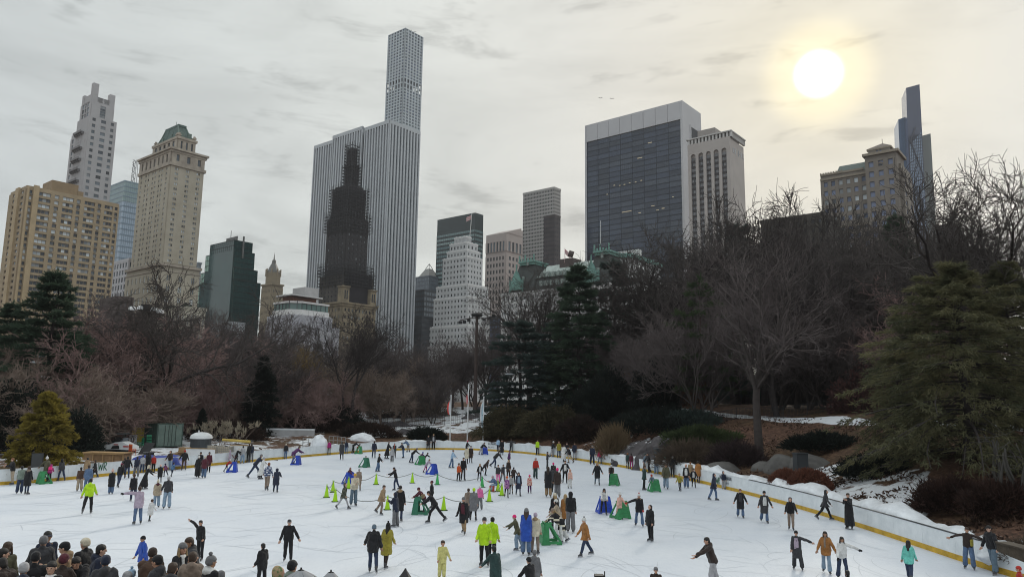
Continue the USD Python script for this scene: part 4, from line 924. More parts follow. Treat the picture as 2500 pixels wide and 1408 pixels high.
# 19 concrete tower with arched window strips
def arched_tower():
    th = thing('arched_tower', 'concrete tower with five tall round arched window strips, right of the glass slab', 'building')
    M = mat('buff_concrete', (0.43, 0.395, 0.375), .85, .07, .12, bump=.2, bscale=1.0)
    b = Block(1783, 334, 420, 1681, 1815); O, u, n, L = b.fa; w = MB(); b.core(w, z1=b.z1 - 1)
    zt = b.z1 - 6.5; Z1 = 18.0
    from shapely.geometry import Polygon, box as sbox
    outer = sbox(0, Z1, L, b.z1); strips = []
    for i in range(5):
        c = L * (.13 + .183 * i); r = L * .058
        s = sbox(c - r, Z1 + 1, c + r, zt - r).union(Polygon([(c + r * math.cos(q), zt - r + r * math.sin(q)) for q in np.linspace(0, 2 * math.pi, 24)])); strips.append((c, r)); outer = outer.difference(s)
    w.prism(outer, O, u, n, 0, 1.4)
    ps = []; sp = MB()
    nf = int((zt - Z1) / 3.4)
    for c, r in strips:
        for k in range(nf):
            z = Z1 + 1 + k * 3.4
            if z + 2.9 > zt: break
            sp.frame_boxes(O, u, n, [(c - r, c + r, 0, .5, z, z + 1.35)])
            for q in range(3): ps.append((O, u, n, (c - r + 2 * r * q / 3 + .15, c - r + 2 * r * (q + 1) / 3 - .15, .05, .2, z + 1.4, z + 3.3)))
    obj('wall', w, M, th); obj('spandrel', sp, mat('dark_brown_panel', (0.05, 0.042, 0.045), .5, .1), th, kind='stuff')
    cr = MB(); b.slab(cr, b.z1 + 3.2, b.z1 + 3.9, 1.2)
    for f in (b.fa, b.fb): cr.frame_boxes(*f[:3], [(f[3] * q / 12, f[3] * q / 12 + f[3] * .04, -.6, .8, b.z1, b.z1 + 3.2) for q in range(13)])
    k = b.sub(b.z1, b.z1 + 3.2, 2, 2, 2, 2); k.core(cr); obj('cornice', cr, mat('buff_concrete_pale', (.52, .51, .50), .8, .06), th)
    ph = MB(); Block(1745, 311, 436, 1703, 1762).core(ph, z0=b.z1); obj('rooftop_house', ph, mat('buff_concrete_b', (.30, .275, .26), .85, .06), th)
    f = b.fb
    for q in (.15, .3, .55, .75, .9): ps.append((*f[:3], (f[3] * q, f[3] * (q + .07), .02, .1, b.z1 - 9, b.z1 - 5.5)))
    ps.sort(key=lambda p: -p[3][4]); put_panes(th, ps, glass('grey_office_panes', (0.05, 0.055, 0.065), (.20, .21, .23)), 300, group_name='distant_windows')
arched_tower()
# 20 stone building with lantern tower
def lantern_building():
    th = thing('apartment_building', 'grey brown stone building with a square lantern tower and round window, behind bare trees', 'building')
    M = mat('grey_brown_masonry', (0.22, 0.195, 0.17), .9, .1, .15, bump=.25, bscale=1.5)
    Gb = glass('blue_panes', (0.06, 0.08, 0.14), (.18, .22, .34)); w = MB(); tr = MB(); ps = []
    b = Block(2200, 398, 300, 2003, 2222)
    La = b.La; zt = b.z1
    f = b.fa; L = f[3]
    zr = b.z_at(2190, 398)
    b.core(w, z1=zr); facade(w, f, zr - 80, zr - 2.2, 19, even(10, .52, .02, .02), .25, .78, .5, ps); facade(w, b.fb, zr - 80, zr - 2.2, 19, even(2, .4), .25, .78, .5, ps)
    tr.frame_boxes(*f[:3], [(0, L, 0, .9, zr - 2.2, zr - 1.4), (0, L, .0, .9, zr - 24.5, zr - 23.7), (0, L * .55, -1, .3, zr, zr + .9)])
    tr.frame_boxes(*f[:3], [(L * q / 30, L * q / 30 + .5, -.2, .5, zr, zr + 1.4) for q in range(0, 9)])
    # the tower
    tw = Block(2188, 365, 298, 2111, 2206); tw.core(w, z0=Z0, z1=tw.z1); g = tw.fa
    facade(w, g, zr - 76, zr + 2.5, 18, even(3, .5, .04, .04), .25, .8, .6, ps)
    tw.slab(tr, tw.z1 - .8, tw.z1 + .3, .9)
    ln = Block(2172, 345, 305, 2119, 2190); zc = at(2172, 358, 305)[2]
    ln.core(w, z0=tw.z1, z1=zc); facade(w, ln.fa, tw.z1 + 1.2, zc - .3, 1, [(.36, .46), (.52, .62)], .1, .8, .4, ps); ln.slab(tr, zc - .3, zc + .4, .6)
    p4 = [ln.C + A * a + B * q + np.array([0, 0, zc + .4]) for a, q in ((-.6, -.6), (ln.La + .6, -.6), (ln.La + .6, ln.Lb + .6), (-.6, ln.Lb + .6))]; ap = sum(p4) / 4 + [0, 0, 4.0]
    r = MB()
    for i in range(4): r.add([p4[i], p4[(i + 1) % 4], ap], [[0, 2, 1]])
    r.tube([ap - [0, 0, .3], ap + [0, 0, 2]], .12, 4)
    gr = MB()                                         # copper roof along the left wing
    O = f[0] + np.array([0, 0, zr]); gr.add([O + f[1] * L * .2, O + f[1] * L * .62, O + f[1] * L * .62 + B * 4 + [0, 0, 4.5], O + f[1] * L * .22 + B * 4 + [0, 0, 4.5]], [[0, 1, 2, 3]])
    gr.add([O + f[1] * L * .2, O + f[1] * L * .22 + B * 4 + [0, 0, 4.5], O + f[1] * L * .2 + B * 8], [[0, 1, 2]])
    ro = MB(); c0 = g[0] + g[1] * g[3] * .47 + np.array([0, 0, tw.z1 - 6.2])
    for q in range(16):
        a, e = q * math.pi / 8, (q + 1) * math.pi / 8; P = [c0 + g[1] * rr * math.cos(w_) + np.array([0, 0, rr * math.sin(w_)]) - B * .0 + g[2] * dd for w_ in (a, e) for rr in (1.3, 2.0) for dd in (.02, .4)]
        ro.add(P, [[1, 3, 7, 5], [0, 1, 5, 4], [2, 6, 7, 3]])
    obj('wall', w, M, th); obj('stone_trim', tr, mat('grey_brown_trim', (.30, .26, .21), .9, .1), th, kind='stuff'); obj('roof', r, mat('brown_tile_roof', (.19, .155, .135), .8, .1), th); obj('copper_roof', gr, mat('slate_copper', (.10, .13, .12), .6, .1), th); obj('round_window', ro, mat('round_surround', (.22, .19, .16), .9), th)
    put_panes(th, [(g[0], g[1], g[2], (g[3] * .47 - .9, g[3] * .47 + .9, .02, .1, tw.z1 - 7.1, tw.z1 - 5.3))], G_DARK, 2, 'round_pane')
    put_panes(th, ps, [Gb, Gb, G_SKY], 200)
lantern_building()
# 21 tapering faceted glass tower
def faceted_tower():
    th = thing('glass_tower', 'tapering dark faceted glass skyscraper with diagonal braces, farthest right', 'building')
    G1 = glass('faceted_blue', (0.10, 0.15, 0.24), (.17, .24, .36), .08, .8); G2 = glass('faceted_dark', (0.035, 0.04, 0.07), (.06, .07, .11), .1, .6); G3 = glass('faceted_olive', (.10, .11, .11), (.17, .18, .17), .1)
    fr = MB()
    def slab(lx, rx, ty, lxb, rxb, Y, nm, m, by=560, depth=26, k=None):
        # a leaning slab: top edge and lower edge given by columns, straight down below
        P = [at(lx, ty + (rx - lx) * -.22, Y + 6) if False else at(lx, ty + 9, Y), at(rx, ty, Y)]; Q = [at(lxb, by, Y - 14), at(rxb, by, Y - 14)]
        bk = np.array([0.35, 1, 0]) * depth
        f4 = [Q[0], Q[1], P[1], P[0]]; g4 = [q + bk for q in f4]
        dn = [np.array([*q[:2], Z0]) for q in Q]
        v = np.array(f4 + g4 + dn + [q + bk for q in dn])
        mb = MB().add(v, [[0, 1, 2, 3], [5, 4, 7, 6], [1, 5, 6, 2], [4, 0, 3, 7], [3, 2, 6, 7], [8, 9, 1, 0], [9, 11, 5, 1], [10, 8, 0, 4], [11, 10, 4, 5]])
        obj(nm, mb, m, th); return np.array(Q), np.array(P)
    Q, P = slab(2212, 2245, 206, 2225, 2264, 700, 'main_slab', G2)
    slab(2193, 2218, 283, 2204, 2228, 712, 'left_slab', G1); slab(2240, 2272, 326, 2256, 2286, 706, 'right_slab', G3)
    zc = (355 - 206) / (560 - 206)
    def pt(s, q, out=-.5): return (Q[0] * (1 - s) + Q[1] * s) * (1 - q) + (P[0] * (1 - s) + P[1] * s) * q + np.array([0, out, 0])
    gl = MB(); gl.add([pt(.08, -.0), pt(.92, 0), pt(.92, .66), pt(.08, .58)], [[0, 1, 2, 3]]); obj('window_field', gl, glass('faceted_sky', (.10, .14, .22), (.22, .29, .40), .08, .8), th)
    for q in np.linspace(0, .64, 30): fr.tube([pt(.06, q, -.8), pt(.94, q, -.8)], .22, 4)
    for s in np.linspace(.06, .94, 8): fr.tube([pt(s, 0, -.8), pt(s, .65, -.8)], .25, 4)
    for a, e in (((.1, .62), (.94, .34)), ((.94, .34), (.08, .1)), ((.3, .3), (.94, .05)), ((.1, .60), (.5, .70)), ((.06, .35), (.6, .0))): fr.tube([pt(*a, -1.2), pt(*e, -1.2)], .7, 4)
    obj('brace', fr, mat('faceted_steel', (.045, .05, .075), .5, .1), th)
faceted_tower()
# 22 dark roofs behind the bare trees
t = simple('apartment_building', 'dark flat roofed block behind the bare trees, left of the lantern tower', Block(2010, 517, 280, 1858, 2050), mat('dark_olive_wall', (.065, .058, .05), .9, .12), [G_DARK], even(9, .4), even(3, .4), 3.6, .3, .7, .3)
t = simple('apartment_building', 'dark stepped brick block behind the bare trees right of the glass skyscraper', Block(2330, 545, 260, 2285, 2362), mat('dark_mauve_brick', (.085, .065, .07), .9, .12), [G_DARK], even(4, .4), even(3, .4), 3.6, .3, .7, .3)
t = simple('apartment_building', 'lower dark brick block at the right behind the hemlock', Block(2385, 600, 250, 2330, 2420), mat('dark_mauve_brick_b', (.08, .06, .062), .9, .12), [G_DARK], even(4, .4), even(3, .4), 3.6, .3, .7, .3)
# 17 white chateau style hotel
def chateau_hotel():
    th = thing('grand_hotel', 'white chateau style hotel with a dark mansard roof, copper gables and flagpole, behind pines', 'building')
    Mw = mat('white_hotel_brick', (.66, .67, .67), .85, .06, .15, bump=.2, bscale=1.2); Ms = mat('dark_green_slate', (.060, .068, .066), .8, .15, .3); Mc = mat('verdigris_copper', (.17, .33, .29), .7, .15, .5); Mg = mat('grey_copper_ridge', (.30, .36, .34), .6, .12, .3)
    Y = 335
    b = Block(1512, 690, Y, 1225, 1650); O, u, n, L = b.fa; zw = b.z1
    w = MB(); ps = []; b.core(w, z1=zw); facade(w, b.fa, 12, zw - 1, 13, even(26, .36, .01, .01), .25, .75, .4, ps); facade(w, b.fb, 12, zw - 1, 13, even(14, .36, .01, .01), .25, .75, .4, ps); b.slab(w, zw - 1, zw + .4, .8)
    b2 = Block(1535, 622, Y + 18, 1494, 1610); b2.core(w, z0=zw); p2 = []; facade(w, b2.fa, zw, b2.z1 - 1.5, 5, even(5, .4), .25, .8, .4, ps); facade(w, b2.fb, zw, b2.z1 - 1.5, 5, even(6, .4), .25, .8, .4, ps)
    def su(px): return solve_len(np.array([*b.C[:2], zw]), A, px)
    z_e = zw + 12.5
    s = MB()
    def mansard(u0, u1, z0, z1, slope, depth=16, out=0.0, mb=s):
        """steep roof from the wall top: u along the face from the far left end"""
        v = [O + u * x + n * (out - y) + np.array([0, 0, z]) for (x, y, z) in ((u0, 0, z0), (u1, 0, z0), (u1, depth, z0), (u0, depth, z0), (u0 + slope * .7, slope, z1), (u1 - slope * .7, slope, z1), (u1 - slope * .7, depth - slope, z1), (u0 + slope * .7, depth - slope, z1))]
        mb.add(v, [[0, 1, 5, 4], [1, 2, 6, 5], [2, 3, 7, 6], [3, 0, 4, 7], [4, 5, 6, 7]])
    uL = lambda px: L - su(px)
    zr = at(1400, 640, (b.C + A * su(1400))[1])[2]
    mansard(uL(1285), uL(1455), zw + .4, zr - 5, 3.5); 
    rg = MB(); mansard(uL(1300), uL(1445), zr - 5, zr + 1.5, 5, 14, -3.0, rg); obj('copper_ridge', rg, mat('pale_copper_sheet', (.42, .49, .46), .45, .15, .4), th)
    # turrets
    tz = at(1466, 620, (b.C + A * su(1466))[1])[2]; mansard(uL(1432), uL(1492), zw + .4, tz, 4.2, 18, 1.0)
    tz2 = at(1275, 660, (b.C + A * su(1275))[1])[2]; mansard(uL(1248), uL(1306), zw + .4, tz2 + 3, 4, 18, 1.0); mansard(uL(1226), uL(1290), zw + .4, tz2 - 8, 6, 22, .5)
    obj('mansard_roof', s, Ms, th)
    c = MB()
    for (p0, p1, z) in ((1446, 1482, tz), (1262, 1297, tz2 + 3)):
        a0, a1 = uL(p0), uL(p1); c.frame_boxes(O, u, n, [(a0, a1, -13, -2, z, z + 1.8), (a0 - .6, a1 + .6, -13.6, -1.4, z + 1.2, z + 2.0)])
        for q in np.linspace(0, 1, 6):
            x = a0 + (a1 - a0) * q; c.frame_boxes(O, u, n, [(x - .3, x + .3, -2.2, -1.6, z + 2, z + (5.2 if q in (0, .4, 1) else 3.4))])
    for (px, base) in ((1447, 688), (1264, 712)):         # copper gables
        x = uL(px); z = zw + .4; hh = 11.0; c.prism([(x - 4.2, z + 1), (x + 4.2, z + 1), (x + 3.4, z + 4), (x + 1.5, z + hh * .8), (x, z + hh), (x - 1.5, z + hh * .8), (x - 3.4, z + 4)], O, u, n, .6, 1.8)
        for e in (-4, 4): c.frame_boxes(O, u, n, [(x + e - .35, x + e + .35, .8, 1.6, z, z + 6.5)])
        c.frame_boxes(O, u, n, [(x - .25, x + .25, 1, 1.5, z + hh, z + hh + 3.2)])
    b2.slab(c, b2.z1 - 1.2, b2.z1 + .8, 1.3); obj('copper_gable', c, Mc, th, kind='stuff')
    k = MB(); wb = Block(1559, 608, Y + 30, 1500, 1566); wb.core(k, z0=b2.z1 - 10); obj('white_roof_wall', k, mat('white_render', (.66, .66, .65), .8, .03), th)
    k = MB(); wb2 = Block(1398, 624, Y + 24, 1366, 1420); wb2.core(k, z0=zr - 4, z1=wb2.z1 - 1); k.tube([at(1388, 618, Y + 20), at(1400, 622, Y + 20)], 1.6, 8); obj('roof_plant', k, mat('brown_roof_plant', (.10, .075, .07), .8, .2), th)
    f = MB(); p0 = at(1466, 604, Y + 22); f.tube([p0, p0 + np.array([0, 0, 13.5])], .16, 6); obj('flagpole', f, mat('white_pole_far', (.7, .7, .7)), th)
    dm = MB()
    for px in np.arange(1320, 1440, 13):
        for dz, dd in ((2.5, .2), (7.0, -1.1)): dm.frame_boxes(O, u, n, [(uL(px) - .8, uL(px) + .8, dd - 2.2, dd, zw + dz, zw + dz + 2.4)])
    for px, dz in ((1458, 6), (1466, 13), (1275, 6), (1283, 14)): dm.frame_boxes(O, u, n, [(uL(px) - .7, uL(px) + .7, -1.5, .6 - dz * .16, zw + dz, zw + dz + 2.4)])
    obj('dormer', dm, Mg, th); obj('wall', w, Mw, th); put_panes(th, ps, G_DARK, 200, group_name='distant_windows')
    fl = MB(); q = at(1379, 607, Y + 20); g = [(q + np.array([s_ * 2.8, .3 * math.sin(s_ * 5), -s_ * 2.6])) for s_ in np.linspace(0, 1, 6)]; fl.add(np.vstack([g, np.array(g) - [0, 0, 2.4]]), [[i, i + 1, i + 7, i + 6] for i in range(5)]); fl.tube([q + [0, 0, .3], q - [0, 0, 7]], .1, 4)
    tag(obj('flag', fl, flag_mat('red_white_flag', 1.0)), 'small red and white flag flying over the roof of the white hotel', 'flag')
chateau_hotel()
t = simple('apartment_building', 'pale stone block behind the bare trees between the hotel and the arched tower', Block(1640, 690, 330, 1590, 1740), mat('pale_stone_far', (.42, .40, .37), .85, .06), [G_DARK], even(6, .4), even(8, .4), 3.8, .3, .75, .3)
t = simple('low_building', 'long low pale building seen over the treetops beside the green glass block', Block(560, 784, 420, 507, 598), mat('pale_blue_render', (.42, .45, .48), .8, .05), [G_DARK], even(7, .4), even(5, .4), 3.6, .3, .75, .2)
t = simple('low_building', 'dark brick wall behind the treetops left of the beige hotel tower', Block(290, 722, 330, 245, 325), mat('dark_brick_low', (.10, .08, .075), .9, .1), [G_DARK], None, even(3, .3), 4, .3, .7, .2)
t = simple('low_building', 'grey glass block showing between the white stepped tower and the pines', Block(1222, 770, 420, 1196, 1232), Mds, [G_BLUE], even(4, .7), even(3, .7), 3.8, .3, .9, .2)
# ---------------------------------------------------------------- thin winter haze between the rink and the city
hz = usdkit.material(stage, '/World/Looks/winter_haze', {'v': ('principled_volume', {'color': (.93, .95, 1.0), 'density': HAZE, 'anisotropy': 0.2})}, [], volume='v.volume')
tag(obj('haze', MB().box((-1400, -60, -1.4), (1400, 1300, 470)), hz, kind='stuff'), 'thin pale winter haze over the park and the city', 'haze')
# ---------------------------------------------------------------- trees and plants
def bark(name, color, rough=.9, island=0.2): return mat(name, color, rough, .15, 2.0, island=island, spec=.15, coord='object')
def leafmat(name, color, color2, trans=.4, island=.35):
    if name in MATS: return MATS[name]
    nodes = {'g': ('geometry', {}), 'tc': ('texture_coordinate', {}), 'n': ('noise_texture', {'scale': .45, 'detail': 3.0}), 'r': ('rgb_ramp', {'ramp': [(.3, tuple(color2)), (.7, tuple(color))]}),
             'mr': ('map_range', {'to_min': 1 - island, 'to_max': 1 + island}), 'sc': ('vector_math', {'math_type': 'scale'}), 'd': ('principled_bsdf', {'roughness': .65, 'specular_ior_level': .2}), 't': ('translucent_bsdf', {}), 'mx': ('mix_closure', {'fac': trans})}
    links = [('tc.object', 'n.vector'), ('n.fac', 'r.fac'), ('g.random_per_island', 'mr.value'), ('r.color', 'sc.vector1'), ('mr.result', 'sc.scale'), ('sc.vector', 'd.base_color'), ('sc.vector', 't.color'), ('d.BSDF', 'mx.closure1'), ('t.BSDF', 'mx.closure2')]
    MATS[name] = usdkit.material(stage, '/World/Looks/' + name, nodes, links, surface='mx.closure')
    return MATS[name]
def tubes(S, sides):
    """S: rows p0(3) p1(3) r0 r1 -> open tapering tubes"""
    S = np.asarray(S, float); p0, p1, r0, r1 = S[:, :3], S[:, 3:6], S[:, 6], S[:, 7]
    t = p1 - p0; t /= np.maximum(np.linalg.norm(t, axis=1, keepdims=True), 1e-9)
    ref = np.where(np.abs(t[:, 2:3]) > .9, [[1., 0, 0]], [[0, 0, 1.]])
    a = np.cross(t, ref); a /= np.linalg.norm(a, axis=1, keepdims=True); b = np.cross(t, a)
    w = np.arange(sides) * 2 * np.pi / sides
    c = np.cos(w)[None, :, None] * a[:, None] + np.sin(w)[None, :, None] * b[:, None]
    v = np.concatenate([p0[:, None] + c * r0[:, None, None], p1[:, None] + c * r1[:, None, None]], 1)
    j = np.arange(sides); jn = (j + 1) % sides
    q = np.stack([j, jn, sides + jn, sides + j], -1)
    f = (np.arange(len(S))[:, None, None] * 2 * sides + q[None]).reshape(-1, 4)
    return v.reshape(-1, 3), f
def norm(v):
    l = math.sqrt(v[0] * v[0] + v[1] * v[1] + v[2] * v[2]) or 1.0
    return (v[0] / l, v[1] / l, v[2] / l)
def bare_tree(seed, H, r0, fork=.3, spread=40, up=.25, limbs=(6, 8), dens=(7, 6, 6), twig=.9, wig=.22, twig_r=.016, multi=1):
    rnd = random.Random(seed); S = [[], [], []]         # trunk, limbs, twigs
    def turn(d, ang, az):
        a = (d[1], -d[0], 0.0) if abs(d[2]) < .95 else (1.0, 0.0, 0.0); a = norm(a)
        b = (d[1] * a[2] - d[2] * a[1], d[2] * a[0] - d[0] * a[2], d[0] * a[1] - d[1] * a[0])
        c, s = math.cos(ang), math.sin(ang); x, y = math.cos(az) * s, math.sin(az) * s
        return norm(tuple(d[i] * c + a[i] * x + b[i] * y for i in range(3)))
    def grow(p, d, L, r, lev, tip):
        n = 6 if lev == 0 else (5 if lev == 1 else (4 if lev == 2 else (3 if lev == 3 else 2)))
        pts = [p]; q = p; dd = d
        for i in range(n):
            w = wig * (1.0 if lev else .35)
            dd = norm((dd[0] + rnd.gauss(0, w), dd[1] + rnd.gauss(0, w), dd[2] + rnd.gauss(0, w) + up * (.5 if lev else .2) * (0.35 if lev == 1 else .55)))
            q2 = tuple(q[k] + dd[k] * L / n for k in range(3))
            ra = r + (tip - r) * i / n; rb = r + (tip - r) * (i + 1) / n
            S[0 if lev == 0 else (1 if lev < 3 else 2)].append((*q, *q2, ra, rb)); q = q2; pts.append(q)
        return pts, dd
    def kids(pts, dd, L, r, tip, lev):
        if lev > 3: return
        n = dens[lev - 1] if lev else 0
        for k in range(n):
            s = (.22 + .78 * (k + rnd.random()) / n); x = s * (len(pts) - 1); i = min(int(x), len(pts) - 2); f = x - i
            p = tuple(pts[i][m] * (1 - f) + pts[i + 1][m] * f for m in range(3)); d = norm(tuple(pts[i + 1][m] - pts[i][m] for m in range(3)))
            rr = (r + (tip - r) * s)
            cl = L * rnd.uniform(.42, .68) * (1.12 - .5 * s) if lev < 3 else twig * rnd.uniform(.6, 1.3)
            cr = max(rr * rnd.uniform(.45, .68), twig_r); ct = max(cr * .45, twig_r * .7)
            pp, d2 = grow(p, turn(d, math.radians(rnd.uniform(24, 58)), rnd.uniform(0, 6.283)), cl, cr, lev + 1, ct)
            kids(pp, d2, cl, cr, ct, lev + 1)
    for m in range(multi):
        az = rnd.uniform(0, 6.28)
        d0 = (0, 0, 1) if multi == 1 else turn((0, 0, 1), math.radians(rnd.uniform(8, 24)), az)
        b0 = (0, 0, -.3) if multi == 1 else (.25 * math.cos(az), .25 * math.sin(az), -.3)
        pts, dd = grow(b0, d0, H * fork, r0, 0, r0 * .72)
        nl = rnd.randint(*limbs)
        for k in range(nl):
            s = 1.0 if k < 3 else rnd.uniform(.72, 1.0); x = s * (len(pts) - 1); i = min(int(x), len(pts) - 2); f = x - i
            p = tuple(pts[i][q] * (1 - f) + pts[i + 1][q] * f for q in range(3))
            L = H * (1 - fork) * rnd.uniform(.62, .92) * (1.0 if k < 3 else .8); r = r0 * rnd.uniform(.34, .55)
            pp, d2 = grow(p, turn(dd, math.radians(rnd.uniform(spread * .35, spread * 1.25)), k * 2.4 + rnd.random()), L, r, 1, r * .3)
            kids(pp, d2, L, r, r * .3, 1)
    tr = MB(); tr.add(*tubes(S[0], 8)); tr.add(*tubes([s for s in S[1] if s[6] > r0 * .2] or S[1][:1], 6))
    cr = MB(); cr.add(*tubes([s for s in S[1] if s[6] <= r0 * .2] or S[1][:1], 4)); cr.add(*tubes(S[2], 3))
    return tr, cr
def sprays(P, D, n, length, width, cone, rng, droop=0.0):
    """needle sprays: n long thin triangles at every point P about its direction D"""
    P = np.repeat(P, n, 0); D = np.repeat(D, n, 0)
    d = D + rng.normal(0, cone, D.shape); d[:, 2] -= droop; d /= np.linalg.norm(d, axis=1, keepdims=True)
    side = np.cross(d, rng.normal(0, 1, d.shape)); side /= np.maximum(np.linalg.norm(side, axis=1, keepdims=True), 1e-9)
    L = length * rng.uniform(.55, 1.3, (len(P), 1)); w = width * rng.uniform(.7, 1.3, (len(P), 1))
    base = P + rng.normal(0, length * .22, P.shape)
    v = np.stack([base - side * w * .5, base + side * w * .5, base + d * L * .55 + side * w * .55, base + d * L], 1)
    return v.reshape(-1, 3), (np.arange(len(P))[:, None, None] * 4 + np.array([[[0, 1, 2], [0, 2, 3]]])).reshape(-1, 3)
def conifer(seed, H, R, trunk_r, whorls, per, z0=.12, shape=.8, rise=.15, sag=.25, tufts=8, needles=9, nl=.5, nw=.12, cone=.5, gap=.25, droop=0., irregular=.35, side=True):
    rng = np.random.default_rng(seed); S = []; Ps, Ds = [], []
    for k in range(whorls):
        s = z0 + (1 - z0) * (k + rng.uniform(-.3, .3)) / whorls; z = H * min(max(s, .03), .985)
        prof = R * max(.05, (1 - (s - z0) / (1 - z0)) ** shape) * (1 if s > .25 else .75 + s)
        for q in range(per):
            if rng.random() < gap * .5: continue
            az = rng.uniform(0, 6.283); L = prof * rng.uniform(1 - irregular, 1 + irregular * .7)
            n = 5; t = np.linspace(0, 1, n + 1); rr = rise * (1.6 * s - .3)
            x = L * t; zz = z + L * (rr * t - sag * t ** 2 * (1.1 - s))
            az2 = az + rng.normal(0, .25) * t
            p = np.stack([x * np.cos(az2), x * np.sin(az2), zz], -1)
            r = max(.02, trunk_r * .28 * (L / R)) * (1 - .8 * t)
            for i in range(n): S.append((*p[i], *p[i + 1], r[i], r[i + 1]))
            u = rng.uniform(.25, 1.0, tufts) ** .8; idx = np.minimum((u * n).astype(int), n - 1); f = (u * n - idx)[:, None]
            pt = p[idx] * (1 - f) + p[idx + 1] * f; d = p[idx + 1] - p[idx]; d /= np.linalg.norm(d, axis=1, keepdims=True)
            if side:
                sd = np.stack([-np.sin(az2[idx]), np.cos(az2[idx]), 0 * az2[idx]], -1) * rng.choice([-1, 1], (tufts, 1)); off = rng.uniform(0, .42, (tufts, 1)) * L * (1.1 - u[:, None])
                pt = pt + sd * off; d = d + sd * .8 * (off > .1 * L)
            Ps.append(pt); Ds.append(d + np.array([0, 0, .15]))
    P, D = np.vstack(Ps), np.vstack(Ds)
    zt = np.linspace(-.3, H, 9); tk = MB().tube(np.stack([.012 * H * np.sin(zt * .6), .01 * H * np.cos(zt * .5) - .01 * H, zt], -1), trunk_r * (1 - .93 * np.linspace(0, 1, 9)), 8)
    br = MB().add(*tubes(S, 4))
    top = np.array([[0, 0, H - .2 * i] for i in range(4)]); P = np.vstack([P, top]); D = np.vstack([D, [[0, 0, 1.]] * 4])
    fo = MB().add(*sprays(P, D, needles, nl, nw, cone, rng, droop))
    return tk, br, fo
def shrub_mesh(seed, rx, ry, rz, n, ln, wd, lump=.35, shell=.5, updir=.4, droop=0.):
    rng = np.random.default_rng(seed); d = rng.normal(0, 1, (n, 3)); d /= np.linalg.norm(d, axis=1, keepdims=True); d[:, 2] = np.abs(d[:, 2]) * 1.0 - .05
    r = (shell + (1 - shell) * rng.random(n) ** .5) * (1 - lump + 2 * lump * meshkit.fbm(d * 2.2 + seed, 3, seed))
    P = d * r[:, None] * [rx, ry, rz]; dirs = d * [1, 1, .8] + [0, 0, updir]
    return MB().add(*sprays(P, dirs, 1, ln, wd, .5, rng, droop))
def stems_mesh(seed, rx, ry, rz, n, r=.02):
    rng = np.random.default_rng(seed); S = []
    for _ in range(n):
        a = rng.uniform(0, 6.28); e = np.array([rx * .9 * math.cos(a) * rng.random() ** .5, ry * .9 * math.sin(a) * rng.random() ** .5, rz * rng.uniform(.6, .95)]); b = e * [.15, .15, 0] - [0, 0, .1]; m = (b + e) / 2 + rng.normal(0, .08, 3) * rx
        S += [(*b, *m, r, r * .7), (*m, *e, r * .7, r * .35)]
    return MB().add(*tubes(S, 3))

K_GREY = bark('bark_grey_brown', (.085, .072, .068)); K_DARK = bark('bark_dark', (.062, .053, .052)); K_RED = bark('bark_reddish', (.32, .215, .20)); K_PURPLE = bark('bark_purple_brown', (.135, .112, .110)); K_LIMB = bark('bark_limb', (.095, .083, .079)); K_YEL = bark('bark_willow', (.24, .165, .07)); K_TAN = bark('bark_pale', (.28, .215, .18)); K_VINE = bark('bark_pale_grey', (.085, .08, .074))
TREES = {}
def tree_proto(key, name, cat, trunk, crown, tm, cm, foliage=None, fm=None):
    TREES[key] = (name, cat, trunk.arrays(), crown.arrays(), tm, cm, foliage.arrays() if foliage else None, fm)
PROTO = {}; GROUPED = []
def plant(key, px, Y, h, label, group=None, rot=None, wide=1.0, z=None, sink=0.0, lean=None):
    """stands one tree on the ground: the first of a kind is built, the others refer to it"""
    name, cat, tr, cr, tm, cm, fo, fm = TREES[key]
    base = on_ground(px, clear_of(px, Y, 1.6))
    if z is not None: base[2] = z
    base[2] -= sink
    H = (fo if fo is not None else cr)[0][:, 2].max()
    s = h / H; sc = (s * wide, s * wide, s)
    rot = (hash((key, px)) * 0 + (px * 37 + Y * 11) % 360) if rot is None else rot
    if key in PROTO:
        t = copy_of(PROTO[key], base, rot, sc, label, group)
        if group: GROUPED.append((t, key, px, Y))
        return t
    t = thing(name, label, cat, base, rot, group, sc)
    if group: GROUPED.append((t, key, px, Y))
    obj('trunk', tr, tm, t, smooth=True)
    if fo is None: obj('crown', cr, cm, t)
    else:
        c = obj('crown', fo, fm, t); obj('branches', cr, cm, t)
    PROTO[key] = t
    return t
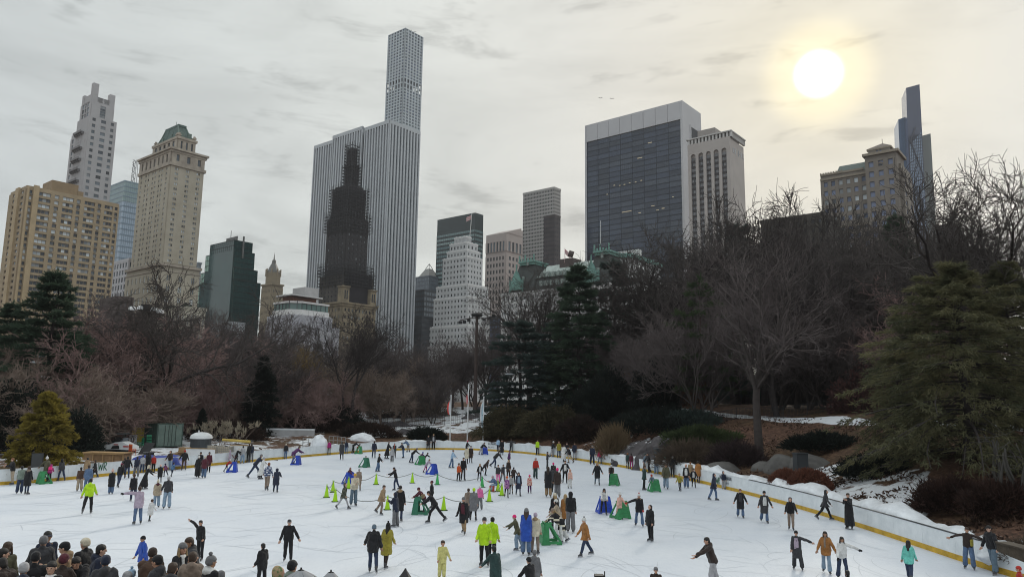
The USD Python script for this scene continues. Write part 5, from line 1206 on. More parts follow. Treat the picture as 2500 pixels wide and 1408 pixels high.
for i, (k, tm, cm, kw) in enumerate([
    ('spreading', K_DARK, K_GREY, dict(H=22, r0=.42, fork=.26, spread=46, up=.2, limbs=(7, 9), dens=(9, 7, 6), twig=1.3, wig=.26, twig_r=.026)),
    ('oak', K_DARK, K_LIMB, dict(H=24, r0=.46, fork=.3, spread=46, up=.2, limbs=(7, 9), dens=(9, 7, 6), twig=1.3, wig=.28, twig_r=.022)),
    ('upright', K_GREY, K_PURPLE, dict(H=22, r0=.34, fork=.3, spread=26, up=.34, dens=(8, 6, 5), twig=1.3, wig=.16, twig_r=.03)),
    ('dense', K_GREY, K_PURPLE, dict(H=20, r0=.36, fork=.22, spread=36, up=.3, limbs=(8, 9), dens=(8, 6, 5), twig=1.3, wig=.2, twig_r=.03)),
    ('tall_dense', K_GREY, K_PURPLE, dict(H=26, r0=.36, fork=.26, spread=24, up=.4, limbs=(7, 8), dens=(8, 5, 4), twig=1.4, wig=.22, twig_r=.026, multi=2)),
    ('front', K_GREY, K_PURPLE, dict(H=20, r0=.36, fork=.36, spread=40, up=.3, limbs=(9, 10), dens=(8, 5, 4), twig=1.1, wig=.2, twig_r=.018)),
    ('reddish', K_RED, K_RED, dict(H=11, r0=.2, fork=.14, spread=58, up=.16, limbs=(5, 6), dens=(8, 7, 6), twig=.75, wig=.24, twig_r=.020, multi=2)),
    ('crab', K_TAN, K_TAN, dict(H=8, r0=.18, fork=.18, spread=64, up=.22, limbs=(5, 6), dens=(8, 7, 6), twig=.65, wig=.3, twig_r=.018, multi=2)),
    ('willow', K_YEL, K_YEL, dict(H=12, r0=.25, fork=.22, spread=40, up=.3, limbs=(7, 8), dens=(8, 7, 7), twig=1.1, wig=.16, twig_r=.016)),
    ('young', K_GREY, K_PURPLE, dict(H=13, r0=.17, fork=.18, spread=30, up=.36, limbs=(5, 6), dens=(7, 6, 5), twig=.9, wig=.18, twig_r=.022, multi=3)),
    ('vee', K_DARK, K_DARK, dict(H=20, r0=.33, fork=.34, spread=30, up=.32, limbs=(4, 5), dens=(8, 7, 6), twig=1.1, wig=.16, twig_r=.024, multi=2))]):
    tr, cr = bare_tree(40 + i, **kw)
    tree_proto(k, 'bare_tree', 'tree', tr, cr, tm, cm)
L_PINE = leafmat('pine_needles', (.11, .165, .105), (.055, .09, .062)); L_PINE2 = leafmat('pine_needles_blue', (.105, .145, .130), (.055, .082, .076)); L_PINE3 = leafmat('pine_needles_bright', (.12, .17, .075), (.055, .085, .045)); L_GOLD = leafmat('golden_cypress', (.46, .37, .07), (.23, .19, .05)); L_HEM = leafmat('hemlock_needles', (.26, .24, .125), (.105, .118, .068)); L_YEW = leafmat('yew_needles', (.036, .048, .040), (.02, .027, .024)); L_RUST = leafmat('rust_leaves', (.26, .125, .055), (.15, .07, .04)); L_RUSSET = leafmat('russet_twigs', (.36, .155, .10), (.20, .085, .06))
tree_proto('pine', 'pine_tree', 'tree', *(lambda t, b, f: (t, b))(*(P1 := conifer(3, 22, 6.6, .38, 24, 9, z0=.08, shape=.66, rise=.22, sag=.22, tufts=15, needles=12, nl=.62, nw=.10, cone=.55, gap=.2))), K_DARK, K_DARK, P1[2], L_PINE)
tree_proto('pine_blue', 'pine_tree', 'tree', *(P2 := conifer(4, 18, 6.6, .36, 16, 9, z0=.06, shape=.42, rise=.14, sag=.16, tufts=17, needles=13, nl=.62, nw=.11, cone=.5, gap=.25, irregular=.45))[:2], K_DARK, K_DARK, P2[2], L_PINE2)
tree_proto('pine_bright', 'pine_tree', 'tree', *(P3 := conifer(5, 16, 5.0, .26, 11, 5, z0=.2, shape=.5, rise=.12, sag=.12, tufts=9, needles=14, nl=.55, nw=.09, cone=.5, gap=.6, irregular=.5))[:2], bark('bark_red_pine', (.10, .062, .058)), K_DARK, P3[2], L_PINE3)
tree_proto('golden', 'golden_cypress', 'tree', *(P4 := conifer(6, 7.2, 4.0, .2, 20, 12, z0=.05, shape=.85, rise=.35, sag=.25, tufts=14, needles=9, nl=.34, nw=.10, cone=.6, gap=.1, irregular=.25))[:2], K_DARK, K_DARK, P4[2], L_GOLD)
tree_proto('hemlock', 'hemlock_tree', 'tree', *(P5 := conifer(7, 17, 8.4, .36, 46, 7, z0=.06, shape=.66, rise=.2, sag=.42, tufts=26, needles=8, nl=.46, nw=.06, cone=.65, gap=.3, droop=.4, irregular=.5))[:2], K_DARK, K_DARK, P5[2], L_HEM)
tree_proto('dark_fir', 'fir_tree', 'tree', *(P6 := conifer(8, 9, 3.0, .2, 20, 9, z0=.03, shape=.8, rise=.2, sag=.2, tufts=9, needles=9, nl=.4, nw=.11, cone=.6, gap=.15))[:2], K_DARK, K_DARK, P6[2], L_YEW)

# the left: pine, golden cypress, reddish thicket
plant('pine', 105, 82, 20.0, 'tall dark pine with snow on its lower branches, far left below the tan apartment tower', wide=1.15)
plant('pine', 5, 88, 16.5, 'lower dark pine at the left edge behind the black hedge', wide=1.1, rot=140)
plant('golden', 118, 61.5, 6.3, 'golden green cypress behind the left boards', wide=1.0)
g1 = 'reddish bare trees in the left thicket'; g2 = 'bare trees filling the park behind the rink'
plant('spreading', 425, 98, 24, 'big dark bare tree with a thick leaning trunk behind the green containers', rot=200)
for i, (px, Y, h, k) in enumerate([(95, 78, 11, 'crab'), (180, 84, 13, 'reddish'), (250, 92, 15, 'reddish'), (310, 96, 16, 'reddish'), (345, 104, 17, 'reddish'), (150, 95, 14, 'reddish'), (220, 100, 17, 'reddish'), (60, 90, 14, 'reddish'), (285, 86, 10, 'crab'), (480, 108, 14, 'reddish'), (540, 112, 15, 'reddish'), (385, 112, 17, 'reddish'), (215, 80, 9, 'crab'), (130, 76, 8, 'crab')]):
    plant(k, px, Y, h, 'reddish bare tree in the thicket left of the floodlight mast with white lamps' if px < 340 else 'reddish bare tree in the thicket behind the green containers', g1 if px < 340 else g1 + ' by the containers', wide=1.15)
for px, Y, h, k in [(290, 150, 25, 'dense'), (350, 150, 26, 'upright'), (440, 140, 21, 'dense'), (520, 135, 20, 'dense'), (590, 130, 20, 'upright'), (640, 128, 19, 'dense'), (240, 140, 22, 'dense'), (180, 150, 22, 'upright'), (480, 165, 25, 'spreading'), (560, 150, 21, 'spreading'), (610, 110, 15, 'young'), (660, 112, 16, 'young'), (700, 150, 21, 'dense'), (40, 140, 18, 'dense'), (115, 150, 19, 'dense'), (-60, 140, 18, 'dense')]:
    plant(k, px, Y, h, 'grey bare tree in the mass of trees below the beige hotel tower', g2 + ', left')
plant('dark_fir', 640, 103, 11.2, 'dark narrow fir standing in front of the bare thicket, left of the willow', wide=.95)
plant('dark_fir', 497, 88, 4.2, 'small dark fir beside the pampas grass', wide=.9)
plant('willow', 745, 122, 13.5, 'yellowish bare willow in front of the netted building', wide=1.1)
plant('spreading', 735, 140, 20.5, 'bare tree with a flat topped crown in front of the netted building', rot=80, wide=.7)
plant('vee', 857, 112, 19.5, 'bare tree with a forked V shaped trunk below the scaffolded tower', rot=20)
for px, Y, h, k in [(790, 135, 15, 'young'), (820, 150, 17, 'dense'), (905, 132, 15, 'dense'), (950, 140, 15, 'dense'), (1000, 145, 15, 'young'), (940, 120, 10, 'crab'), (985, 122, 9, 'crab'), (880, 125, 11, 'crab'), (770, 115, 9, 'reddish'), (690, 112, 10, 'reddish'), (720, 108, 8, 'reddish'), (820, 112, 9, 'reddish'), (1040, 150, 15, 'upright'), (870, 150, 17, 'dense'), (920, 150, 17, 'upright'), (1010, 135, 11, 'crab'), (560, 104, 9, 'reddish'), (600, 106, 8, 'crab')]:
    plant(k, px, Y, h, 'bare tree in the brown thicket at the foot of the white pier tower', g2 + ', middle')
for px, Y, h, k in [(1075, 132, 13.5, 'young'), (1130, 140, 16, 'upright'), (1185, 138, 17, 'dense'), (1105, 150, 14.5, 'dense'), (1160, 150, 16, 'young'), (1058, 120, 10, 'young')]:
    plant(k, px, Y, h, 'thin bare tree round the middle floodlight mast, below the stepped tower', g2 + ', by the mast')
# the pines in the middle
plant('oak', 1292, 125, 26.5, 'dark bare tree with wide spreading limbs rising behind the middle pines', rot=300)
plant('pine_blue', 1265, 106, 15.5, 'broad blue green pine of flat layers, leftmost of the middle pines', wide=1.15)
plant('pine', 1412, 108, 22.5, 'tallest green pine in the middle, in front of the white hotel', wide=1.1, rot=30)
plant('pine_blue', 1365, 116, 14.5, 'blue green pine between two taller pines', rot=190, wide=1.25)
plant('pine_blue', 1500, 122, 25.0, 'dark bluish pine with bare lower trunk in front of the pale stone block', rot=75, wide=.72)
for px, Y, h, k in [(1340, 150, 20, 'dense'), (1235, 150, 18, 'dense'), (1450, 150, 22, 'dense'), (1540, 125, 20, 'upright'), (1580, 118, 21, 'dense'), (1520, 112, 14, 'young'), (1560, 108, 12, 'young')]:
    plant(k, px, Y, h, 'bare tree in the tangle behind and between the middle pines', g2 + ', behind the pines')
# the wooded hill on the right
plant('oak', 1625, 112, 29, 'old bare tree with arching dark limbs leaning left in front of the glass slab', rot=110, wide=1.1)
plant('front', 1850, 66, 20.0, 'dense many limbed bare tree with a grey trunk rising beside the round boulders', rot=15, wide=1.0)
plant('spreading', 1905, 118, 37.5, 'tall bare tree whose crown stands against the sky below the sun', rot=60, wide=.85)
plant('spreading', 1800, 124, 36.0, 'tall bare tree with an open crown rising in front of the arched tower', rot=250, wide=.75)
plant('vee', 2005, 120, 36.5, 'tall forked bare tree rising in front of the left end of the lantern building', rot=130, wide=.9)
plant('pine_bright', 1716, 88, 17.5, 'pine with a red brown trunk and bright green lower boughs', rot=230)
plant('pine_blue', 1815, 128, 33, 'dark pine top above the dense bare tree', rot=10, wide=.5)
plant('oak', 2125, 92, 25.5, 'bare tree with crooked dark limbs in front of the lantern tower', rot=200, wide=.9)
plant('pine', 2215, 100, 27.5, 'dark green pine top in front of the glass skyscraper', rot=100, wide=.75)
plant('spreading', 2245, 118, 30.5, 'bare tree with a high open crown in front of the glass skyscraper', rot=140, wide=.9)
plant('oak', 2445, 62, 23.5, 'large black bare tree at the right edge against the sky', rot=45, wide=1.0)
plant('spreading', 2520, 70, 24, 'bare tree half out of the frame at the right edge', rot=10)
for px, Y, h, k in [(1700, 118, 28, 'spreading'), (1750, 100, 24, 'tall_dense'), (1790, 112, 28, 'upright'), (1860, 105, 27, 'vee'), (1940, 98, 25, 'tall_dense'), (1985, 108, 29, 'oak'), (2060, 118, 32, 'upright'), (1900, 90, 17, 'young'), (1970, 85, 14, 'young'), (2015, 84, 14, 'young'), (2080, 88, 18, 'young'), (2160, 108, 28, 'spreading'), (1720, 84, 17, 'young'), (1900, 84, 19, 'vee'), (2100, 104, 25, 'tall_dense'), (2240, 100, 24, 'upright'), (2370, 84, 19, 'vee'), (2200, 92, 21, 'dense'), (2290, 105, 27, 'dense'), (2340, 95, 25, 'dense'), (2390, 100, 21, 'upright'), (2260, 84, 16, 'reddish'), (2320, 82, 16, 'reddish'), (2300, 120, 27, 'upright'), (1640, 90, 13, 'young'), (1600, 96, 13, 'young')]:
    plant(k, px, Y, h, 'grey bare tree in the dense wood on the right hand hill', g2 + ', right hill')
plant('hemlock', 2350, 45, 12.6, 'big drooping olive green hemlock on the right bank', rot=20, wide=1.25)
plant('hemlock', 2480, 56, 13.0, 'darker hemlock behind the big olive one at the right', rot=150, wide=.9)
plant('hemlock', 2195, 53, 8.2, 'small hemlock with pale tips left of the big olive hemlock', rot=250, wide=.85)

# each tree of the woods is told by its habit, by the building above it and by how far back it stands
HABIT = dict(young='slim many stemmed', dense='bushy crowned', upright='narrow upright', spreading='wide spreading', vee='fork trunked', oak='crooked limbed', tall_dense='tall dense', reddish='reddish twigged', crab='low pale twigged', willow='yellowish', front='grey')
MARKS = [(-1e9, 'at the left edge of the frame'), (60, 'below the tan apartment tower'), (170, 'below the slender balconied tower'), (265, 'below the pale blue glass tower'), (340, 'below the beige hotel tower'), (478, 'below the green glass block'), (637, 'below the spired tower'), (695, 'below the netted building'), (830, 'below the scaffolded tower'), (918, 'below the striped pier tower'), (1030, 'below the bottle green tower'), (1110, 'below the white stepped tower'), (1190, 'below the pediment tower'), (1280, 'below the grey gridded slab'), (1370, 'behind the tallest middle pine'), (1475, 'behind the yews'), (1570, 'left of the arched tower'), (1680, 'below the arched tower'), (1820, 'below and left of the sun'), (1960, 'right below the sun'), (2060, 'below the lantern building'), (2190, 'below the glass skyscraper'), (2290, 'behind the top of the big hemlock')]
FAR = {1: [''], 2: ['nearer', 'farther'], 3: ['nearest', 'middle', 'farthest'], 4: ['nearest', 'second nearest', 'third nearest', 'farthest'], 5: ['nearest', 'second nearest', 'third nearest', 'fourth nearest', 'farthest']}
_g = {}
for t_, k_, px_, Y_ in GROUPED:
    _g.setdefault((HABIT[k_], [m for x, m in MARKS if x <= px_][-1]), []).append((Y_, px_, t_))
for (h_, m_), ts in _g.items():
    ts.sort(key=lambda q: q[:2])
    for i_, q in enumerate(ts):
        w_ = FAR[min(len(ts), 5)][min(i_, 4)]
        q[2].SetCustomDataByKey('label', (f'{w_} {h_} bare tree {m_}' + (', ' + ('reddish brown' if h_.startswith(('reddish', 'low')) else 'dark twigs') if len(f'{h_} {m_}'.split()) < 4 else '')).strip())
# shrubs, hedges, grasses
def shrub(label, px, Y, rx, ry, rz, n, ln, wd, m, seed, stemm=K_DARK, name='shrub', cat='shrub', z=None, **kw):
    b = on_ground(px, clear_of(px, Y, ry * 1.05 + .9))
    if z is not None: b[2] = z
    t = thing(name, label, cat, b)
    obj('foliage', shrub_mesh(seed, rx, ry, rz, n, ln, wd, **kw), m, t); obj('stems', stems_mesh(seed, rx, ry, rz, 26), stemm, t)
    return t
L_OLIVE = leafmat('olive_scrub', (.16, .135, .075), (.08, .074, .045)); L_BROWNTWIG = leafmat('brown_twigs', (.25, .19, .14), (.13, .10, .08)); L_GREENSH = leafmat('low_juniper', (.12, .16, .065), (.06, .085, .04)); L_STRAW = leafmat('straw', (.36, .27, .17), (.24, .17, .10)); L_PLUME = leafmat('pampas_plume', (.55, .50, .40), (.4, .34, .26)); L_DARKTW = leafmat('dark_thicket', (.085, .052, .042), (.04, .03, .026))
shrub('black green yew hedge at the left edge behind the golden cypress', 25, 74, 8, 3, 6.0, 9000, .45, .14, L_YEW, 1, name='hedge', cat='hedge')
shrub('dark evergreen bush between the golden cypress and the left container', 205, 72, 2.2, 2, 4.2, 3500, .4, .12, L_YEW, 2)
shrub('dark yew clump below the tall middle pine', 1495, 97, 4.6, 4, 6.4, 9000, .5, .14, L_YEW, 3)
shrub('upright dark yew right of the yew clump', 1600, 92, 3.0, 3, 7.0, 7000, .5, .13, L_YEW, 4)
shrub('dark yew left of the yew clump, above the weeping scrub', 1440, 100, 3.6, 3, 4.6, 6000, .5, .14, L_YEW, 5)
shrub('low dark juniper spreading above the snowy rocks', 1600, 84, 5.5, 3.5, 2.4, 6000, .5, .12, L_YEW, 6)
shrub('low dark spreading juniper right of the yews by the snowy path', 1680, 84, 4.0, 3, 2.0, 4000, .45, .12, L_PINE2, 16)
shrub('weeping olive scrub on the slope behind the flagpoles', 1255, 101, 5.2, 3, 3.4, 9000, .6, .09, L_OLIVE, 7, droop=.9)
shrub('weeping olive brown scrub on the slope below the pines', 1345, 97, 4.6, 3, 3.6, 9000, .6, .09, L_OLIVE, 8, droop=.9)
shrub('dark low scrub at the foot of the pines beside the lime steward', 1420, 92, 3.6, 2.5, 2.6, 6000, .5, .1, L_DARKTW, 9, droop=.5)
shrub('brown leaved beech thicket glowing orange behind the yews', 1580, 106, 6.5, 4, 6.0, 5000, .4, .22, L_RUST, 10, shell=.25)
shrub('second brown leaved beech behind the red brown pine trunk', 1660, 108, 5.0, 4, 6.5, 3200, .4, .22, L_RUST, 11, shell=.25)
shrub('faded pink leaved bush on the right hill beside the big hemlock', 2100, 78, 3.5, 3, 4.5, 2200, .4, .2, leafmat('faded_pink_leaves', (.20, .10, .09), (.11, .06, .06)), 12, shell=.25)
shrub('tan clump of dry grass left of the big snowy rock', 1497, 77.5, 1.7, 1.4, 2.7, 4000, .9, .05, L_STRAW, 13, shell=.3, updir=1.2, name='grass_clump', cat='ornamental grass')
shrub('low green juniper on top of the rock outcrop', 1712, 76, 4.2, 2.5, 1.7, 7000, .4, .1, L_GREENSH, 14)
shrub('brown twiggy shrub behind the boards right of the rock outcrop', 1690, 67.5, 3.3, 1.8, 1.9, 6000, .6, .05, L_BROWNTWIG, 15, shell=.3, stemm=K_TAN)
shrub('purple brown twiggy shrub left of the bent grey trunk', 1790, 64, 2.6, 2.0, 2.2, 4000, .55, .05, leafmat('purple_twigs', (.10, .068, .072), (.055, .04, .042)), 17, shell=.3)
shrub('left half of the clipped russet bush beside the right boards', 1910, 52.0, 1.15, 1.2, 1.5, 6500, .2, .06, L_RUSSET, 18, shell=.8, lump=.12, name='russet_bush', cat='bush')
shrub('right half of the clipped russet bush beside the right boards', 1968, 50.0, 1.45, 1.3, 1.55, 7500, .2, .06, L_RUSSET, 19, shell=.8, lump=.12, name='russet_bush', cat='bush')
shrub('dark green ground juniper behind the round boulders', 2010, 63, 3.4, 2.0, 1.2, 4500, .4, .1, L_YEW, 20)
shrub('dark brown thicket under the big hemlock at the snow bank', 2320, 38.5, 2.6, 1.1, 1.5, 7000, .3, .05, leafmat('maroon_thicket', (.11, .058, .045), (.05, .03, .026)), 22)
shrub('dark brown thicket at the right under the vine covered trunks', 2440, 36, 2.2, 1.1, 1.5, 6000, .3, .05, MATS['maroon_thicket'], 23)
shrub('dark evergreen scrub under the small hemlock', 2130, 50, 2.6, 1.6, 1.4, 4000, .4, .08, L_YEW, 24)
shrub('dark scrub behind the rubber mat at the far boards', 905, 104, 4.2, 2, 1.9, 5000, .5, .08, L_DARKTW, 25)
shrub('dark creeping juniper mound behind the couple at the far boards', 1045, 104, 2.6, 1.6, 1.5, 3500, .5, .1, L_YEW, 26)
shrub('dark bushes along the path behind the far boards, left', 770, 110, 6.0, 2.5, 2.6, 5000, .5, .09, L_DARKTW, 27)
shrub('dark evergreen bush behind the far boards below the V shaped tree', 830, 112, 4.5, 2.5, 3.2, 5000, .5, .1, L_YEW, 28)
shrub('dark low bushes behind the pampas grass', 560, 95, 5.0, 2.5, 2.4, 5000, .5, .09, L_DARKTW, 29)
shrub('dark leafless scrub behind the junk beside the left containers', 330, 100, 6.0, 2.5, 3.0, 5000, .5, .08, L_DARKTW, 30)
shrub('brown scrub under the bare trees right of the fir', 700, 118, 7.0, 2.5, 3.0, 5000, .6, .07, L_BROWNTWIG, 31, shell=.3)
shrub('brown scrub under the bare trees left of the middle mast', 1000, 128, 8.0, 2.5, 3.0, 5000, .6, .07, L_BROWNTWIG, 32, shell=.3)
shrub('brown weeds on the bank at the far right edge', 2490, 29.2, 1.3, .8, .7, 2500, .3, .03, L_BROWNTWIG, 33)
shrub('yellow dry weeds behind the left boards at the edge', 15, 55.5, 2.6, .9, .7, 2500, .4, .04, L_STRAW, 34)
def pampas():
    b = on_ground(545, 84); t = thing('pampas_grass', 'pale plumed pampas grass behind the white topped tank', 'ornamental grass', b)
    rng = np.random.default_rng(4); S, P = [], []
    for i in range(46):
        x, y = rng.normal(0, 1.5), rng.normal(0, .5); h = rng.uniform(1.3, 2.7); e = np.array([x * 1.3, y, h]); S.append((x * .6, y, -.1, *e, .02, .012)); P.append(e)
    obj('stalks', MB().add(*tubes(S, 3)), K_TAN, t); P = np.array(P); obj('plumes', MB().add(*sprays(P, np.tile([0.1, 0, 1.], (len(P), 1)), 16, .5, .10, .35, rng)), L_PLUME, t)
pampas()
def vine_trunks():
    for i, (px, Y, lab) in enumerate([(2440, 36, 'twisted grey vine covered trunk at the right bank, left of the pair'), (2495, 35.5, 'twisted grey vine covered trunk at the right edge of the frame'), (2415, 38.5, 'thin pale root like trunk under the hemlock at the right')]):
        b = on_ground(px, Y); rng = np.random.default_rng(60 + i); t = thing('vine_trunk', lab, 'tree', b); m = MB()
        for k in range(4):
            h = np.linspace(-.2, 3.0 - .2 * (k % 3), 9); a = rng.uniform(0, 6.28); m.tube(np.stack([.5 * np.exp(-h * 1.2) * math.cos(a) * 1.6 + .16 * np.sin(h * 2 + a) + .05 * k, .5 * np.exp(-h * 1.2) * math.sin(a) + .12 * np.cos(h * 1.7 + a), h], -1), np.linspace(.085, .045, 9), 6)
        obj('trunk', m, K_VINE, t, smooth=True)
        S = []
        for _ in range(26):
            p = np.array([rng.normal(0, .25), rng.normal(0, .2), rng.uniform(.6, 3.6)]); S.append((*p, *(p + rng.normal(0, .45, 3) + [0, 0, -.2]), .016, .008))
        obj('crown', MB().add(*tubes(S, 3)), K_VINE, t)
vine_trunks()
# ---- rocks
def rock_material():
    nodes = {'g': ('geometry', {}), 'n': ('noise_texture', {'scale': 1.1, 'detail': 7.0, 'roughness': .65}), 'r': ('rgb_ramp', {'ramp': [(.3, (.04, .037, .04)), (.7, (.11, .10, .105))]}), 's': ('separate_xyz', {}), 'n2': ('noise_texture', {'scale': .9, 'detail': 6.0, 'roughness': .7}), 'a': ('math', {'math_type': 'multiply_add', 'value2': .42}),
             'mr': ('map_range', {'range_type': 'smoothstep', 'from_min': .93, 'from_max': 1.02, 'clamp': True}), 'mx': ('mix', {'color2': (.78, .81, .85)}), 'b': ('bump', {'strength': .8, 'distance': .2}), 'p': ('principled_bsdf', {'roughness': .85, 'specular_ior_level': .2})}
    links = [('g.position', 'n.vector'), ('g.position', 'n2.vector'), ('n.fac', 'r.fac'), ('g.normal', 's.vector'), ('s.z', 'a.value1'), ('n2.fac', 'a.value3'), ('a.value', 'mr.value'), ('r.color', 'mx.color1'), ('mr.result', 'mx.fac'), ('mx.color', 'p.base_color'), ('n.fac', 'b.height'), ('b.normal', 'p.normal')]
    return usdkit.material(stage, '/World/Looks/schist_with_snow', nodes, links, surface='p.BSDF')
M_ROCK = rock_material(); M_BOULDER = mat('grey_boulder', (.115, .110, .105), .85, .2, .9, bump=.6, bscale=5.0, color2=(.06, .058, .056))
def rock(px, Y, rx, ry, rz, seed, label, m=M_ROCK, rough=.45, sink=.25, cat='rock'):
    if m is M_ROCK:                                      # split schist: a hull of a few points, then worn
        rng = np.random.default_rng(seed); q = rng.normal(0, 1, (17, 3)); q /= np.linalg.norm(q, axis=1, keepdims=True); s = trimesh.convex.convex_hull(q * rng.uniform(.8, 1.15, (17, 1))).subdivide().subdivide().subdivide(); v = np.array(s.vertices)
        v = v * (.86 + .36 * np.abs(meshkit.fbm(v * [1.5, 1.5, 3.4] + seed * 3.1, 5, seed) - .35))[:, None]
    else:
        s = trimesh.creation.icosphere(4, 1.0); v = np.array(s.vertices); v = v * (1 - rough / 2 + rough * meshkit.fbm(v * 1.7 + seed * 3.1, 5, seed))[:, None]
    v = v * [rx, ry, rz]; b = on_ground(px, clear_of(px, Y, ry * 1.1 + 1.0)); b[2] -= sink * rz
    t = obj('rock', (v + b, np.array(s.faces)), m, smooth=m is not M_ROCK); tag(t, label, cat)
rock(1556, 77.5, 3.0, 2.0, 3.3, 1, 'big dark schist outcrop streaked with snow behind the right boards'); rock(1620, 76.5, 2.6, 2.0, 3.4, 2, 'dark schist outcrop with a snowy hollow, right half of the big rock'); rock(1590, 73, 2.2, 1.0, 1.7, 3, 'lower dark rock ledge in front of the schist outcrop')
rock(1858, 60.5, 1.0, .9, .9, 4, 'small pale grey boulder beside the bent grey trunk', M_BOULDER, .3); rock(1905, 59.5, 1.6, 1.3, 1.8, 5, 'round grey boulder behind the russet bush', M_BOULDER, .3); rock(1965, 59, 2.1, 1.4, 1.6, 6, 'broad grey boulder right of the round boulder', M_BOULDER, .3); rock(1758, 62, 1.7, 1.2, 1.2, 7, 'low dark boulder under the purple brown shrub', M_BOULDER, .35)
for i, (px, Y, rx, rz, lab) in enumerate([(985, 118, 4.2, 1.6, 'dark flat rock ledge in the snow behind the far boards, nearest the V shaped tree'), (1055, 127, 3.4, 1.5, 'rounded grey rock in the snow left of the first flagpole'), (1010, 109, 3.6, 1.3, 'low dark rock ledge just behind the far boards'), (1100, 130, 3.0, 1.4, 'grey rock in the snow between the flagpoles'), (1200, 132, 4.4, 1.8, 'snow covered rock right of the middle mast'), (940, 128, 3.8, 1.6, 'snow capped rock under the bare thicket, left of the ledges'), (1150, 122, 2.6, 1.2, 'small snowy rock behind the middle flagpole'), (1035, 140, 5.0, 2.0, 'long snow covered rock at the top of the snowy slope')]):
    rock(px, Y, rx, 2.2, rz, 20 + i, lab)

for i, (px, Y, rx, rz) in enumerate([(1700, 150, 14, 6.5), (1830, 135, 12, 6.0), (1950, 130, 12, 6.0), (2070, 125, 12, 6.5), (2190, 120, 12, 6.5), (2320, 115, 12, 6.0), (2450, 100, 10, 6.0), (1560, 140, 12, 6)]):
    b = on_ground(px, Y); S = stems_mesh(200 + i, rx, 3, rz, 420, .035)
    tag(obj('distant_thicket', (lambda a: (a[0] + b, a[1]))(MB().add(*S.arrays()).add(*shrub_mesh(300 + i, rx, 3, rz, 5000, .9, .07, shell=.2, updir=1.0).arrays()).arrays()), K_PURPLE, kind='stuff'), 'hazy brown thicket of leafless undergrowth deep in the wood on the hill', 'thicket', 'leafless undergrowth deep in the wood')

def dead_leaves():
    rng = np.random.default_rng(77); n = 26000; px = rng.uniform(1380, 2750, n); b = np.arctan2((px - 1250) / 1821, 1); d = board_dist(b) + 1.6 + 32 * rng.random(n) ** 1.4
    x, y = d * np.sin(b), d * np.cos(b); keep = meshkit.fbm(np.stack([x / 2.2, y / 2.2, 0 * x], -1), 3, 8) > .45; x, y = x[keep], y[keep]; z = ground_z(x, y)
    P = np.stack([x, y, z + .02], -1); D = rng.normal(0, 1, P.shape); D[:, 2] = np.abs(D[:, 2]) * .5 + .15
    tag(obj('dead_leaves', MB().add(*sprays(P, D, 1, .26, .10, .3, rng)), leafmat('dead_leaf_litter', (.20, .115, .075), (.075, .045, .035), .1, .5), kind='stuff'), 'brown dead leaves and dry stalks littering the wooded bank on the right', 'leaf litter')
dead_leaves()
def pine_snow(px, Y, h, seed, label):
    rng = np.random.default_rng(seed); b = on_ground(px, Y); m = MB()
    for _ in range(7):
        a = rng.uniform(3.4, 5.8); z = rng.uniform(.22, .5) * h; r = rng.uniform(.4, .75) * 5.0 * (1 - z / h); c = b + [r * math.cos(a), r * math.sin(a), z]; s = trimesh.creation.icosphere(2, 1.0); w = np.array(s.vertices); w = w * (.7 + .6 * meshkit.fbm(w * 2 + seed + z, 3, seed))[:, None] * [rng.uniform(.3, .7), rng.uniform(.25, .5), .12]; m.add(w + c, s.faces)
    tag(obj('snow_on_boughs', m, M_SNOW, smooth=True, kind='stuff'), label, 'snow')
pine_snow(105, 82, 20.0, 1, 'patches of snow resting on the boughs of the tall left pine'); pine_snow(1265, 106, 15.5, 2, 'patches of snow resting on the boughs of the leftmost middle pine')
# ---------------------------------------------------------------- things on the ice
def blade_marks():
    """the arcs that skates have cut into the ice"""
    rng = np.random.default_rng(31); V, F, n = [], [], 0
    while len(V) < 900:
        p = np.array([rng.uniform(-38, 30), 20 + 72 * rng.random() ** 1.3]); r = math.hypot(*p)
        if r > float(board_dist(math.atan2(*p))) - 3.5: continue
        a = rng.uniform(0, 6.28) if rng.random() < .4 else math.atan2(p[0] + 6, -(p[1] - 55)) + rng.normal(0, .5) + math.pi / 2; k = rng.normal(0, .22); L = rng.uniform(1.2, 5.0); s = np.linspace(0, 1, 9)
        t = a + k * L * s; q = p + np.cumsum(np.stack([np.cos(t), np.sin(t)], 1) * L / 9, 0)
        if np.any(np.hypot(q[:, 0], q[:, 1]) > board_dist(np.arctan2(q[:, 0], q[:, 1])) - .4) or q[:, 1].min() < 19.6: continue
        w = rng.uniform(.010, .026) * np.sin(np.pi * (.08 + .84 * s))[:, None]; nrm = np.stack([-np.sin(t), np.cos(t)], 1)
        v = np.concatenate([q - nrm * w, q + nrm * w]); V.append(np.column_stack([v, np.full(18, .0035 + .002 * rng.random())])); F.append(np.array([[j, j + 1, j + 10, j + 9] for j in range(8)]) + n); n += 18
    tag(obj('blade_marks', (np.vstack(V), np.vstack(F)), mat('cut_ice', (.67, .72, .79), .7, .06, 3.0, island=.10), kind='stuff'), 'faint curved blade marks cut into the ice by skates', 'blade marks')
blade_marks()
